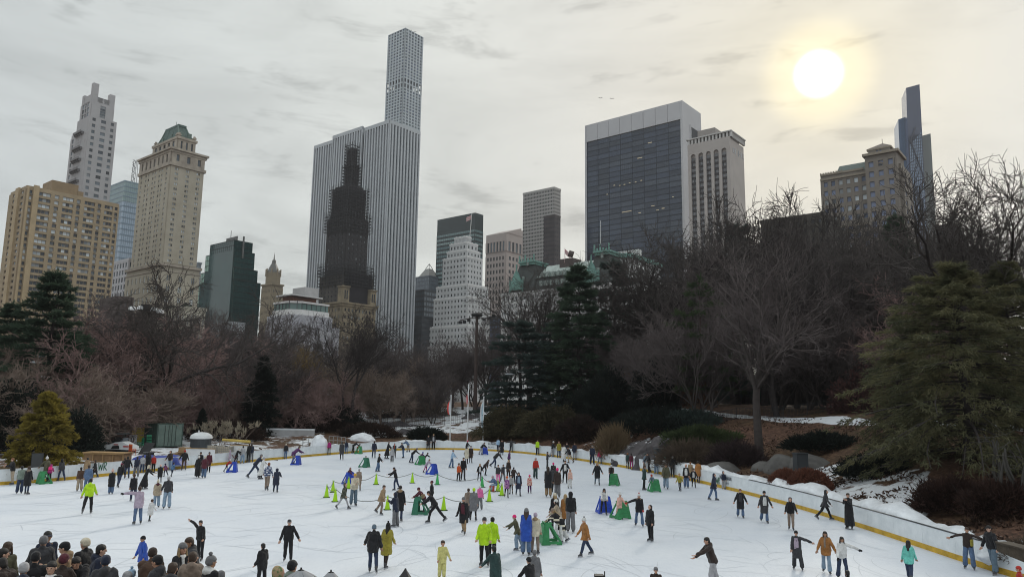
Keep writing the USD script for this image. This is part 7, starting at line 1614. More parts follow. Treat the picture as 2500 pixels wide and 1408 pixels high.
    for s in (-1, 1):
        a = ank[s]; fd = np.array([s * .22, 1, 0.0]); 
        if a[2] > .2: fd = np.array([s * .2, .8, -.6])
        fd /= np.linalg.norm(fd); dn = np.array([0, 0, -1.0]); dn = dn - fd * (dn @ fd); dn /= np.linalg.norm(dn)
        o = obj('skate', soften(unite([hull(ball(a + [0, 0, .06], .055), ball(a + dn * .045 - fd * .05, .042), ball(a + dn * .05 + fd * .02, .045)), hull(ball(a + dn * .045 - fd * .04, .042), ball(a + dn * .06 + fd * .15, .032), ball(a + dn * .02 + fd * .04, .04))]), edge, 0), bmat, t, smooth=True)
        bl = MB(); r = np.cross(fd, dn); bl.frame_boxes(a, fd, np.cross(dn, fd) if False else r, [])
        P = [a + dn * z + fd * x + r * y for z in (.085, .143) for x in (-.11, .20) for y in (-.006, .006)]; bl.add(P, [[0, 1, 3, 2], [4, 6, 7, 5], [0, 4, 5, 1], [2, 3, 7, 6], [0, 2, 6, 4], [1, 5, 7, 3]]); obj('blade', bl, M_BLADE, o)
PEOPLE = """
30 1183 1117 -70 cr j:black t:beige n:ginger|ginger haired man in black and beige at the left end of the boards
46 1205 1137 180 st j:sage w:ddenim n:black|person in a sage green jacket seen from behind, near the left edge of the ice
64 1207 1138 150 hold c:black g:ddenim l:brown f fur=taupe|woman in a black fur hooded coat reaching for the green aid at left
112 1177 1112 -150 fd c:olive t:dgrey p:white f|adult in a white bobble hat and olive coat behind the leftmost green aid
118 1179 1134 170 aid j:magenta g:black h kid pack=hotpink|child in magenta with a pink backpack holding the leftmost green aid
150 1171.5 1119 -150 walk j:dgrey t:ddenim h:black lean=14|hooded person in dark grey leaning on the boards under the golden cypress
193 1199 1140 180 st j:brown w:beige n:black|person in a brown jacket and pale trousers seen from behind beside the blue denim figure
210 1171 1117 185 st m:tan t:dbrown n:black fur=tan|person in a tan jacket with a fur hood at the left boards
212 1201 1135 178 st m:denim w:denim n:brown|person dressed all in blue denim seen from behind
232 1165 1123 -100 walk c:black t:ddenim n:black|person in a black coat at the boards left of the WR monogram
211 1255 1169 175 sl j:lime t:black b:black hood|steward in a lime jacket and black cap skating away at left
270 1206 1143 180 st c:black w:denim p:ltpink f|person in a black coat and pale pink bobble hat seen from behind, left ice
287 1190 1131 150 sk j:black t:ddenim c:hotpink|skater in black with a bright pink cap
301 1163 1117 170 fd j:dgrey t:black n:brown|person leaning on the boards just right of the WR monogram
309 1168 1114 180 lo j:black t:ddenim n:black|person in a black jacket and dark jeans facing the left boards
331 1165 1115 175 aid j:navy w:grey n:black lean=15|person in a navy jacket and wide grey trousers at the left boards
346 1151 1110 180 st j:lgrey t:ddenim b:navy|person in a pale grey top and navy beanie at the left boards
360 1149 1103 170 st c:black t:black n:black|tall person in a long black coat at the boards near the blue tarpaulin
374 1149 1110 0 st j:red t:black n:black|person in a red vest and black trousers standing at the boards by the crate
349 1194 1134 90 fw r:black t:black h:cream f|figure in a long black robe like coat with a cream hood, moving right
325 1224 1156 -170 walk m:black t:ddenim b:brown f|skater in a dark jacket with a brown hood, behind the lilac waver
389 1178 1133 180 st c:black g:dgrey b:ltpink f puff|person in a large black coat and pale pink beanie seen from behind
335 1280 1187 -165 upL m:lilac t:denim n:brown f glove=black|woman in a lilac jacket stretching a black gloved arm to the left
364 1273 1218 150 walk c:white g:dgreen b:brown kid f|small child in a long white coat and brown hat holding the lilac woman
381 1239 1169 180 st m:beige w:ldenim p:cream f fur=maroon puff|person in a shaggy beige jacket and cream bobble hat seen from behind
406 1242 1162 178 hold j:dgrey w:ldenim b:lgrey hood|person in dark grey and light jeans beside the shaggy beige jacket
417 1130 1099 -20 fd j:dbrown t:ldenim h:dbrown f|hooded person in brown leaning back on the left boards before the blue tarpaulin
448 1148 1098 180 lo j:black t:brown b:red|man in a black jacket and red hat with hands on hips, left ice
405 1163 1131 -150 sk s:jersey2 t:navy c:blue kid|child in a red and navy hockey jersey
418 1164 1129 150 sk s:jersey g:navy n:black kid|child in a light blue hockey jersey
487 1154 1102 0 st j:black t:black b:black|person in a black beanie in the group by the left boards, left one
508 1153 1102 0 st m:maroon t:black b:navy|person in a maroon jacket and navy cap in the group by the left boards
482 1166 1112 170 walk r:black t:black b:white f|woman in a white hat and long black coat in the group by the left boards
497 1167 1112 175 fd m:maroon w:denim b:cream f|woman in a maroon jacket, cream hat and jeans seen from behind
550 1152 1120 80 aid j:red g:black b:white kid|child in a red jacket and white hat pushing a blue aid
561 1126 1098 -90 st c:lilac g:brown h f|person in a lilac hooded coat by the left boards
574 1129 1093 90 fw m:black t:black h:white f|person in black with a white fur hood gliding by the left boards
591 1131 1088 175 st j:lgrey w:ldenim n:black|person in a pale grey jacket and light jeans at the left boards
605 1127 1082 150 cr j:black g:black n:brown|man in a black jacket leaning on the boards below the golden pipe
613 1127 1083 -160 st j:navy t:grey n:black|person in navy and grey behind the man below the golden pipe
635 1170 1115 100 fd l:white g:dgrey b:lgrey f|woman in a long white coat skating right
618 1166 1108 100 lunge j:navy t:ddenim b:grey|skater in navy and a grey hat striding behind the long white coat
650 1198 1130 160 sk s:shirt t:taupe n:ginger|red haired skater in a plaid shirt and brown trousers
672 1202 1143 170 bend c:navy t:ddenim h lean=22 puff|person bent in a long dark quilted coat beside the plaid shirt
697 1118 1082 180 st j:black t:denim b:cream|person in a black jacket and cream hat at the far left boards
713 1134 1089 110 bend m:purple t:grey n:brown f lean=48|person in purple bent over a blue aid
488 1368 1269 -30 wvR j:black t:black n:black f skin=1|woman in black with long dark hair raising one fist above the crowd
702 1372 1266 0 lo j:black t:black c:grey|skater in black with a grey cap gliding towards us with arms out
803 1109 1075 0 st j:magenta g:black n:black f|woman in magenta and black leggings alone at the far boards
834 1122 1078 180 st c:dgrey g:black n:black|tall person in a long dark grey coat near the far boards
845 1107 1076 170 st j:navy t:denim n:black|person in navy and jeans behind the long dark grey coat
861 1106 1077 90 bend j:black t:black n:black lean=50 puff|big person in black bent over a small child at the far boards
870 1105 1083 90 aid j:red g:dgrey n:black kid|small child in red under a bent adult at the far boards
912 1118 1076 175 st j:navy t:ddenim n:brown|person in navy and dark jeans seen from behind, far ice
943 1120 1077 90 fd l:black g:black n:grey f lean=10|person in a long black coat reaching towards the pale grey coat
962 1118 1081 0 st m:dgreen t:dgrey b:grey scarf=red|person in dark green with a red scarf, far ice
957 1128 1090 180 st m:lgrey w:grey b:lgrey f|person in a pale grey jacket and hat between two dark coats, far ice
985 1117.5 1080 -60 bend j:navy t:denim n:black lean=20|person in navy stooping towards the far boards
997 1103 1072 -120 bend j:denim t:taupe b:white lean=40|person in denim blue bent over the far boards in a white cap
890 1140 1112 60 fd j:grey g:dgrey b:grey kid|child in grey standing inside the dark green aid
921 1151 1107 95 fd j:black w:denim n:brown|skater in black and jeans with arms stretched forward to the right
1003 1130 1093 80 aid j:black t:ddenim n:brown lean=45|adult in black pushing two children on a green aid
1024 1132 1102 60 aid j:purple g:navy b:blue kid|child in purple and blue riding the front of a green aid
1035 1131 1104 80 aid j:black g:black n:black kid|child in black riding a green aid beside a purple child
1037 1154 1120 70 aid m:lilac g:magenta n:ginger f|girl in a lilac jacket and pink leggings pushing a blue aid
845 1181 1140 60 aid m:maroon g:lilac h f lean=30|figure in a maroon hood bent over a blue aid and child
875 1198 1143 175 st c:taupe t:taupe b:lgrey f|person in a taupe coat and pale hat behind the cream jacket
862 1234 1154 15 cr j:cream w:slate b:gold f puff|woman in a cream jacket and bright yellow hat beside the rope ring
836 1242 1177 60 stride m:camo g:lgrey h:camo kid|child in a grey camouflage coat striding by the rope ring
969 1196 1140 -90 fw j:black t:ddenim n:black hood|skater in black with both arms held out to the left, inside the rope ring
924 1255 1183 60 sl m:tan t:taupe n:brown f|person in a tan hooded jacket and brown trousers by the near cones
974 1273 1185 170 st c:black t:ddenim n:black fur=tan|person in a black coat with a tan fur hood behind the grey sweatpants
966 1286 1200 -120 cr m:navy w:grey h:navy|person in a navy hooded jacket and grey sweatpants, middle of the ice
1055 1240 1172 -90 st j:black g:black b:maroon|person in black with a maroon hood standing behind the bag carrier
1040 1252 1188 -80 aid j:maroon g:dgrey b:maroon bag=tan f|woman in maroon with a tan bag pushing a dark green aid
1066 1275 1198 -90 lunge j:black t:black n:black f|skater all in black lunging forward towards a dark green aid
1101 1142 1097 80 fd s:ltblue f:denim n:grey f|woman in a light blue top and jeans with arms forward, far ice
1119 1174 1130 40 st j:orange t:dgrey n:black kid|child in a bright orange red jacket beside a tall man in black
1130 1172 1116 20 st j:black t:dgrey n:black|tall man in black beside the child in orange red
1137 1109 1074 80 fd j:black g:black b:hotpink f|person in black with a pink hat by the far boards
1139 1132 1090 170 st c:cream g:dgrey n:black f|person in a cream coat near the far boards
1149 1130 1088 10 st c:dbrown g:black n:black f|woman in dark brown beside the cream coat
1141 1266 1192 175 st m:taupe t:dgrey n:brown f hood|woman in a mauve hooded jacket behind the dark navy coat
1155 1271 1190 170 st c:grey g:black b:lime f|person in a long grey coat and lime hat beside the pink jacket
1171 1244 1184 170 st j:pink w:grey b:white f hood|person in a bright pink jacket and grey trousers seen from behind
1133 1303 1211 -20 walk c:black:maroon t:tan b:grey glove=black|skater in a black coat, grey hat and tan trousers coming towards us
1173 1110 1079 60 aid j:black w:lgrey n:black f|person in black and pale trousers pushing the blue aid at the lettering
1216 1098 1070 180 st j:ltblue t:navy n:brown|person in light blue leaning on the far boards right of the lettering
1225 1111 1073 -10 st l:black t:ldenim n:black|person in a long black coat at the far boards right of the lettering
1248 1103 1071 180 ao j:dgrey t:black n:brown|person with both arms stretched along the far boards
1203 1143 1100 120 fly j:black:white t:ddenim n:black|skater in black speeding away with one leg behind
1241 1138 1098 90 ptR m:purple g:black n:black f|woman in purple stretching an arm to the right, far ice
1177 1160 1121 60 fly j:dbrown t:black l:brown f|skater in dark brown swooping with arms spread behind the bib
1170 1174 1131 10 fd j:black:white g:black l:blond f|blonde skater in black with a white print on her chest
1216 1180 1134 10 hold j:dgrey t:pink n:black f|skater in dark grey and pink trousers inside the far cones
1227 1175 1133 30 ptL m:dgrey w:grey n:black|skater in charcoal with an arm out beside the pink trousers
1241 1165 1122 0 st c:dbrown t:black l:blond f|woman with long fair hair and a dark coat behind the children
1253 1180 1140 170 fd j:dbrown t:black n:black|person in dark brown behind the girls at the right of the rope ring
1236 1214 1161 10 walk m:floral g:black b:orange kid f|girl in a purple patterned coat and orange hat
1248 1206 1158 -20 st s:lgrey g:black n:black kid f|girl in a pale grey top beside the purple patterned coat
1265 1210 1152 10 walk c:navy:ldenim g:ddenim l:black f|woman in an open navy coat with dark curly hair
1293 1204 1158 0 st m:patchy t:purple b:hotpink kid f|small child in a red patterned coat and pink hat
1198 1199 1160 -70 sit j:denim w:ldenim h:lilac|person in a blue jacket and lilac hood sitting on the red bucket
1307 1168 1116 20 st j:red w:dgreen h:lgrey|person in a red jacket with a grey hood, alone on the far ice
1336 1143 1102 90 ph j:dgrey t:dgrey b:black|person in dark grey holding up a phone towards the right
1312 1108 1073 -20 st j:lime t:black n:black|steward in a lime and black jacket at the far boards
1346 1110 1076 90 fd j:black w:lgrey b:white f|person in black and pale trousers with a white hat at the far boards
1364 1115 1077 0 st m:mustard t:ddenim n:ginger f puff|red haired person in an olive quilted jacket at the far boards
1376 1128 1085 150 walk l:white g:dgrey n:brown f|woman in a white coat at the far boards
1384 1123 1080 10 st j:black t:black n:black|person in black behind the white coat at the far boards
1394 1130 1090 -60 sl j:black t:beige n:black|skater in black and beige trousers by the far right boards
1403 1121 1080 -20 st m:navy t:lgrey n:brown|person in navy and pale trousers at the far right boards
1446 1134 1087 10 st j:navy w:navy n:grey|man dressed in navy standing with a child in pink
1464 1132 1096 20 lo j:hotpink t:slate h kid|child in a bright pink hooded jacket beside the man in navy
1350 1180 1128 170 st m:black t:black b:hotpink f|person in black with a red pink hat at the back of the standing group
1339 1213 1139 180 st c:black w:tan l:dbrown f|person in a black coat and tan trousers with curly brown hair, seen from behind
1361 1214 1141 180 st m:dbrown w:grey b:hotpink f|person in a dark coat and bright pink hat seen from behind
1353 1202 1138 180 st m:dgrey t:black n:black|person in charcoal between the curly hair and the bright pink hat
1379 1180 1123 0 lo m:black:white g:black n:brown|skater in an open black coat over a long white top
1391 1192 1144 0 st j:ltpink w:white h kid f|child in a pale pink hooded jacket and white trousers
1458 1184 1128 0 lo c:black g:slate l:blond f|blonde woman in a black coat gliding towards us
1354 1292 1202 -150 st j:black t:black b:cream:blond f|blonde person in black with a cream striped hat at the back of the near group
1367 1312 1218 -100 fd m:beige t:white b:white:black f|woman in a tan jacket and white hat behind the checked coat
1380 1291 1206 180 st c:suede t:ddenim l:blond f scarf=cream|woman with long fair hair, a long pale scarf and brown coat
1393 1300 1199 175 st j:black w:grey h:black|tall person in a black hooded jacket and grey trousers seen from behind
1378 1324 1239 -80 aid p:check w:white b:taupe:blond f|woman in a black and cream checked coat leaning on a green aid
1432 1357 1259 -60 stride m:suede t:ddenim p:white bob=grey f|skater in an orange tan jacket and white bobble hat
1284 1355 1239 175 st c:blue w:denim b:grey:brown f|woman in a bright blue parka and grey hat seen from behind
1269 1342 1255 -90 fw m:olive w:ldenim b:hotpink f|person in olive with a bright pink hat reaching to the left
1306 1353 1250 170 st m:cream t:taupe b:lilac f fur=tan|person in a cream parka with a tan fur hood
1183 1381 1260 -10 pk m:lime t:black b:dgrey|steward in a lime jacket, the left of the lime pair
1200 1374 1261 160 st m:lime t:black b:black hood|steward in a lime jacket with a blue hood, behind the other
1213 1462 1334 -150 fd c:dgreen t:dgreen n:black|person in a dark green coat at the bottom edge
1301 1492 1360 -140 fd c:black t:black b:black|person in a black coat and beanie at the bottom edge, front one
1305 1462 1341 170 st c:grey t:grey b:grey hood|person in a grey beanie behind the black coat at the bottom edge
1493 1181 1130 0 aid j:dbrown t:ddenim p:white bob=black|skater in brown and a striped white hat leaning on a green aid
1532 1141 1105 170 st j:dgreen g:black n:ginger kid|child in teal leaning on the right boards
1542 1142.5 1106 185 st j:maroon g:magenta n:black kid|child in maroon trousers leaning on the right boards
1572 1143 1106 100 fd j:slate t:taupe b:dgreen|person in slate blue with a green hat at the right boards
1586 1152 1105 -60 fd j:black t:black c:grey|person all in black resting an elbow on the right boards
1602 1156.5 1109 0 cr j:black w:ldenim b:white f|woman in black with a white hat and pale jeans at the right boards
1624 1160 1115 0 st j:white w:lgrey b:teal f|person in white with a bright teal hat at the right boards
1626 1193 1132 0 walk m:olive w:ldenim n:dbrown puff hood|skater in an olive parka and light jeans coming towards us
1572 1196 1136 100 st m:dgreen t:black n:brown|person in dark olive and wide black trousers beside the green aid
1596 1199 1156 -20 aid j:slate g:black b:red kid|child in slate blue with a red hat holding a green aid
1642 1163 1114 170 fd j:black t:black n:grey lean=16|person in black leaning far over the right boards
1661 1199 1154 -20 lo j:mustard g:dgrey b:beige kid|child in a mustard jacket and straw coloured hat
1676 1191 1132 0 st m:black:white w:denim b:ltpink f|woman in a black and white striped jersey and jeans
1694 1190 1142 0 lo j:black:white g:black n:black kid|child in black and white beside the striped jersey
1705 1178 1125 170 walk c:suede g:dbrown n:black f|person in a rust brown coat at the right boards
1686 1173 1127 170 st m:tan t:brown n:ginger f|person in tan and brown hidden behind the striped jersey
1740 1221 1154 70 walk m:navy t:denim h|skater in a black hood and jeans beside the right monogram
1767 1193 1149 20 st j:navy w:lgrey h kid|boy in navy and pale trousers leaning on the right boards
1474 1256 1190 5 aid j:white g:black l:black f lean=30|woman in a white jacket pushing the near blue aid
1510 1266 1199 30 fd m:ltpink g:ltpink p:white f kid|child in a peach jacket and white bobble hat on the near green aid
1561 1284 1201 -5 ptR m:black f:denim p:white bob=red f fur=taupe glove=red|girl in black with a striped bobble hat pointing left with a red glove
1590 1321 1231 -40 st m:black t:black h puff|skater all in black with a hood, standing on the near right ice
1747 1442 1311 -70 fw j:dbrown w:lgrey n:black hood|man in a dark jacket and light grey trousers leaning to the left
1603 1500 1382 0 st j:dbrown t:black b:grey skin=1|person in a grey beanie cut off at the bottom edge
1808 1263 1192 5 lo c:black:dgrey f:denim n:ginger f|woman in a flowing dark coat and flared jeans at the right
1866 1275 1196 10 lo c:dgrey:white f:denim b:black|skater in an open dark coat over a white top
1932 1293 1212 0 fd j:black t:taupe h|skater in a black hoodie and beige trousers by the right boards
2012 1268 1194 90 stride m:dgrey t:black h|skater in a dark grey hooded jacket striding right along the boards
2075 1291 1203 -20 ph r:black t:black n:brown f|woman in a long black coat and skirt with hands at her face
1949 1390 1293 -5 ptL c:dgrey:lilac w:dgrey b:black|skater in an open dark coat over a mauve sweater
2019 1399 1295 0 lo m:suede f:ldenim l:black f scarf=taupe|woman with long black hair in a tan suede jacket
2058 1414 1308 20 ptL j:white f:ddenim l:black f glove=black|woman with long black hair in a white sweater and black gloves
2222 1418 1320 170 stride m:teal t:ddenim l:black f|woman in a turquoise jacket seen from behind
2368 1389 1286 -5 ao s:dbrown w:denim n:brown bag=mustard skin=1|man in a brown sweater with arms spread along the right boards
2432 1401 1282 -40 lo j:black w:slate c:black skin=0|man in black and a cap against the boards at the right
2075 1512 1392 -160 st j:black t:black n:black|dark haired person cut off at the bottom edge, right
2497 1490 1380 -90 st j:red t:black b:red|person in a red hat cut off at the right bottom corner
15 1452 1324 150 st m:olive t:ddenim l:brown f dk|woman with long brown hair in an olive jacket at the left bottom corner
10 1458 1352 160 st j:brown t:black p:white kid dk|child in a white bobble hat at the left bottom corner
34 1478 1365 -140 bend m:dbrown t:black n:black lean=25 puff dk|person in dark brown stooping at the left bottom corner
60 1490 1372 175 st m:navy t:black b:lgrey hood dk|person in a pale grey beanie and navy jacket at the bottom left
113 1430 1296 20 st m:navy w:ddenim c:navy dk|tall man in a dark baseball cap at the back of the left crowd
106 1448 1307 170 hold m:dgrey w:ddenim b:grey puff dk|person in a dark quilted jacket and grey hood in the left crowd
127 1500 1370 -20 st j:black t:black n:black scarf=white f dk|dark haired person with a white scarf in the left crowd
172 1444 1319 -100 cr c:tan t:tan b:black f puff hood dk|woman in a tan shaggy coat and black beret in the left crowd
215 1424 1311 -130 pk c:black t:black b:cream puff dk|person in a black coat and cream knitted hat in the left crowd
195 1460 1350 -10 bend j:black t:black n:black lean=30 puff hood dk|adult in black bending over a child in the left crowd
208 1488 1376 150 st j:grey t:black b:black kid scarf=white dk|child in a black hat and grey jacket in the left crowd
262 1462 1354 180 pk m:dgrey t:black b:navy hood puff dk|person in a navy beanie and charcoal jacket in the left crowd
350 1418 1305 -60 lo m:blue w:ldenim b:black|skater in a bright blue jacket and black hat behind the brown jacket
367 1460 1341 170 aid m:brown t:dgrey b:dbrown lean=14 puff dk|adult in a brown jacket reaching down to a child in a bright blue hat
322 1488 1383 170 hold j:slate t:black p:ltblue kid dk|child in a bright blue hat in the left crowd
306 1500 1394 120 st j:dgrey t:black b:lgrey kid puff dk|child in a pale grey hat at the bottom edge
470 1476 1348 175 st m:taupe t:black n:brown puff hood dk|person in a brown hooded jacket seen from behind, front of the crowd
441 1446 1321 30 ph m:black t:black b:grey:blond f scarf=white dk|blonde woman with a white scarf and grey beanie
481 1432 1309 -60 fd m:dgrey t:black n:brown hood puff dk|brown haired man in a dark grey jacket looking down to the left
517 1470 1346 120 st m:black t:black p:grey fur=white dk|person in a grey bobble hat and black jacket at the right of the left crowd
416 1490 1375 160 st m:dgrey t:black n:brown hood dk|dark haired person low in front of the blonde woman
638 1440 1326 -140 pk m:black t:black n:black|man in black with short dark hair standing alone, seen from behind
681 1492 1379 120 st m:camohood t:black h:camohood f puff dk|person in a green patterned hood beside the grey umbrella
712 1478 1366 140 st m:sage t:black b:black hood dk|person in a black beanie behind the grey umbrella
910 1400 1282 175 sk m:black t:ddenim b:slate puff|man in a dark jacket, jeans and blue grey beanie skating away
940 1388 1272 160 walk c:mustard g:dbrown p:black:black f|woman in a long mustard coat and black bobble hat
88 1450 1345 165 st m:black t:black b:black dk|broad person in black in front of the grey hood in the left crowd
240 1450 1330 90 pk m:navy t:black n:black hood puff dk|dark haired person in navy between the cream hat and the navy beanie
150 1470 1352 150 cr m:dbrown t:black b:maroon dk|person in dark brown and a maroon hat below the shaggy tan coat
395 1470 1352 -120 pk m:dgrey t:black b:black hood dk|person in charcoal and a black beanie beside the brown jacket
455 1490 1380 150 st m:black t:black b:navy kid puff dk|child in black and a navy hat at the front of the left crowd
-5 1450 1340 100 st m:black t:black n:black hood dk|person in black half out of the frame at the left bottom edge
540 1490 1392 -160 st j:navy t:black b:grey kid dk|child in navy and a grey hat right of the grey bobble hat
1045 1095.5 1062 10 st c:black t:black n:brown|person in a long dark coat, left of the pair before the far boards
1058 1094 1059 -5 st j:black:lgrey t:black n:blond|fair haired person in black, right of the pair before the far boards
1078 1414 1318 10 hold m:yellow x:yellow n:brown kid|child in a pale yellow one piece suit
"""
for i, row in enumerate([r for r in PEOPLE.strip().splitlines() if r.strip()]):
    person(row, i)
# ---------------------------------------------------------------- masts, flags, fences
M_MAST = mat('brown_mast_paint', (.065, .045, .04), .6, .12); M_WHITEP = mat('white_pole_paint', (.72, .73, .74), .5, .04); M_LAMPW = mat('lamp_white', (.74, .75, .76), .5, .05); M_IRON = mat('black_iron', (.022, .022, .024), .6, .1)
def left_mast():
    b = on_ground(330, 97); top = at(338, 757, 97)[2] - b[2]
    t = thing('floodlight_mast', 'brown mast with four white dish lamps rising from the left thicket', 'light mast', b)
    obj('pole', MB().tube([(0, 0, -.2), (0, 0, top)], [.22, .14], 10), M_MAST, t, smooth=True)
    obj('cross_arm', MB().tube([(-1.7, 0, top - .5), (2.4, 0, top - .5)], .07, 6), M_MAST, t); obj('lamp_box', MB().box((-.2, -.4, top - .2), (.9, .4, top + .75)), M_IRON, t)
    for x, z in ((-1.35, .2), (-.25, .3), (1.55, .15), (2.35, -.15)):
        d = MB().tube([(x, -.2, top + z + .28), (x, -.2, top + z + .12), (x, -.2, top + z - .25)], [.18, .44, .5], 12); obj('dish_lamp', d, M_LAMPW, t, smooth=True)
left_mast()
def middle_mast():
    b = on_ground(1160, 131); top = at(1165, 770, 131)[2] - b[2]
    t = thing('floodlight_mast', 'tall dark mast with a ring of floodlights beside the flagpoles', 'light mast', b)
    obj('pole', MB().tube([(0, 0, -.3), (0, 0, top)], [.36, .24], 10), M_MAST, t, smooth=True)
    obj('cross_arm', MB().tube([(-3.0, 0, top - .9), (-1.2, 0, top - .5), (1.2, 0, top - .5), (3.0, 0, top - .2)], .09, 6).tube([(0, -1.2, top - .6), (0, 1.2, top - .6)], .09, 6), M_MAST, t)
    obj('lamp_ring', MB().tube([(0, 0, top - .2), (0, 0, top + .2), (0, 0, top + .5)], [.9, 1.05, .35], 12), M_IRON, t)
    for x, z in ((-2.9, -1.3), (-2.2, -1.2), (-1.4, -.9), (1.3, -.7), (2.2, -.5), (3.0, -.1), (-.5, .1), (.5, .1)): obj('floodlight', MB().frame_boxes((x, -.2, top + z), (1, 0, .0), (0, -1, 0), [(-.3, .3, -.2, .3, -.25, .25)]), M_IRON, t)
middle_mast()
def flagpole(px, Y, ty, label, flabel, cols, fz0, fz1, wd):
    b = on_ground(px, Y); top = at(px, ty, Y)[2] - b[2]
    t = thing('flagpole', label, 'flagpole', b, 0, 'white flagpoles behind the far boards'); obj('pole', MB().tube([(0, 0, -.2), (0, 0, top)], [.09, .06], 8), M_WHITEP, t, smooth=True); obj('finial', MB().tube([(0, 0, top), (0, 0, top + .15)], .09, 8), M_WHITEP, t)
    za, zb = at(px, fz0, Y)[2] - b[2], at(px, fz1, Y)[2] - b[2]
    f = thing('flag', flabel, 'flag', b); n = len(cols)
    for i, c in enumerate(cols):                        # limp folds hanging along the pole
        z = np.linspace(za, zb, 9); w0 = -wd * (i / n) * (np.linspace(0, 1, 9) ** .6 * np.sqrt(1.02 - np.linspace(0, 1, 9)) * 1.5 + .12) - .07; w1 = -wd * ((i + 1) / n) * (np.linspace(0, 1, 9) ** .6 * np.sqrt(1.02 - np.linspace(0, 1, 9)) * 1.5 + .12) - .07
        v = np.concatenate([np.stack([w0, -.08 + .1 * np.sin(z * 2 + i), z], -1), np.stack([w1, -.08 + .1 * np.sin(z * 2 + i + 1.2), z], -1)]); v = np.concatenate([v, v + [0, .03, 0]]); q = [[j, j + 1, j + 10, j + 9] for j in range(8)]
        obj('cloth', (v, np.array(q + [[a + 18, d + 18, c_ + 18, b_ + 18] for a, b_, c_, d in q])), c, f)
fl = lambda n, c: mat(n, c, .8, .05)
flagpole(1101, 101.5, 966, 'leftmost of the three white flagpoles', 'limp white and red flag on the leftmost pole', [fl('flag_white', (.6, .6, .62)), fl('flag_red', (.62, .06, .05))], 978, 1012, .5)
flagpole(1143, 101.0, 940, 'middle, tallest of the three white flagpoles', 'limp striped red and white flag on the tallest pole', [fl('flag_red', (.62, .06, .05)), fl('flag_white', (.6, .6, .62)), fl('flag_red', (.62, .06, .05))], 962, 986, .3)
flagpole(1181, 100.5, 970, 'rightmost of the three white flagpoles, beside the mast', 'limp pale blue flag hanging down the rightmost pole', [fl('flag_pale_blue', (.42, .56, .64)), fl('flag_white', (.6, .6, .62))], 980, 1045, .5)
def fence(pts, h, label, step=.14, post=2.4, rails=(.12, .95)):
    P = smooth_line(np.array(pts), post, 1); t = thing('iron_fence', label, 'fence'); pk = MB()
    Z = ground_z(P[:, 0], P[:, 1])
    for i, p in enumerate(P): obj('post', MB().tube([(p[0], p[1], Z[i] - .2), (p[0], p[1], Z[i] + h * 1.06)], .035, 5), M_IRON, t)
    for i in range(len(P) - 1):
        a, b = np.array([*P[i], Z[i]]), np.array([*P[i + 1], Z[i + 1]])
        for r in rails: obj('rail', MB().tube([a + [0, 0, h * r], b + [0, 0, h * r]], .022, 4), M_IRON, t)
        for s in np.arange(step, 1 - step / 4, step / post): q = a * (1 - s) + b * s; pk.tube([q + [0, 0, .05], q + [0, 0, h]], .017, 3, False)
    obj('pickets', pk, M_IRON, t, kind='stuff')
fence([on_ground(px, 84 - (px - 1630) * .008)[:2] for px in range(1630, 2180, 40)], 1.25, 'thin black iron fence along the snowy path on the right hill')
fence([on_ground(px, 116 - abs(px - 1050) * .02)[:2] for px in range(900, 1240, 40)], 1.6, 'tall thin wire fence before the snowy rocks behind the far boards', .3, 3.0)
def bell_lamp():
    b = on_ground(1386, 93.5); z = at(1386, 1056, 93.5)[2] - b[2]; t = thing('rink_floodlight', 'grey green bell shaped floodlight on a short post behind the far right boards', 'floodlight', b); m = mat('grey_green_enamel', (.12, .20, .18), .5, .1)
    obj('post', MB().tube([(0.4, 0, -.2), (.4, 0, z + .5)], .05, 6), M_IRON, t); obj('bell', MB().tube([(.35, 0, z + .45), (.1, -.1, z + .25), (-.35, -.3, z - .3)], [.14, .42, .58], 12), m, t, smooth=True)
bell_lamp()
def cabinet(px, Y, w, d, h, label, name='utility_cabinet'):
    b = on_ground(px, clear_of(px, Y, 1.9)); t = thing(name, label, 'cabinet', b, 14); m = mat('slate_cabinet', (.035, .04, .045), .5, .1)
    obj('cabinet_body', MB().box((-w / 2, -d / 2, -.1), (w / 2, d / 2, h)), m, t); obj('lid', MB().box((-w / 2 - .04, -d / 2 - .04, h + .002), (w / 2 + .04, d / 2 + .04, h + .07)), m, t); obj('door', MB().box((-w / 2 + .08, -d / 2 - .03, .1), (w / 2 - .08, -d / 2 - .003, h - .1)), m, t)
cabinet(1609, 70.2, .95, .6, 1.5, 'dark slate utility cabinet behind the right boards at the rock outcrop'); cabinet(1948, 57.2, .95, .55, 1.5, 'dark cabinet standing behind the round boulders')
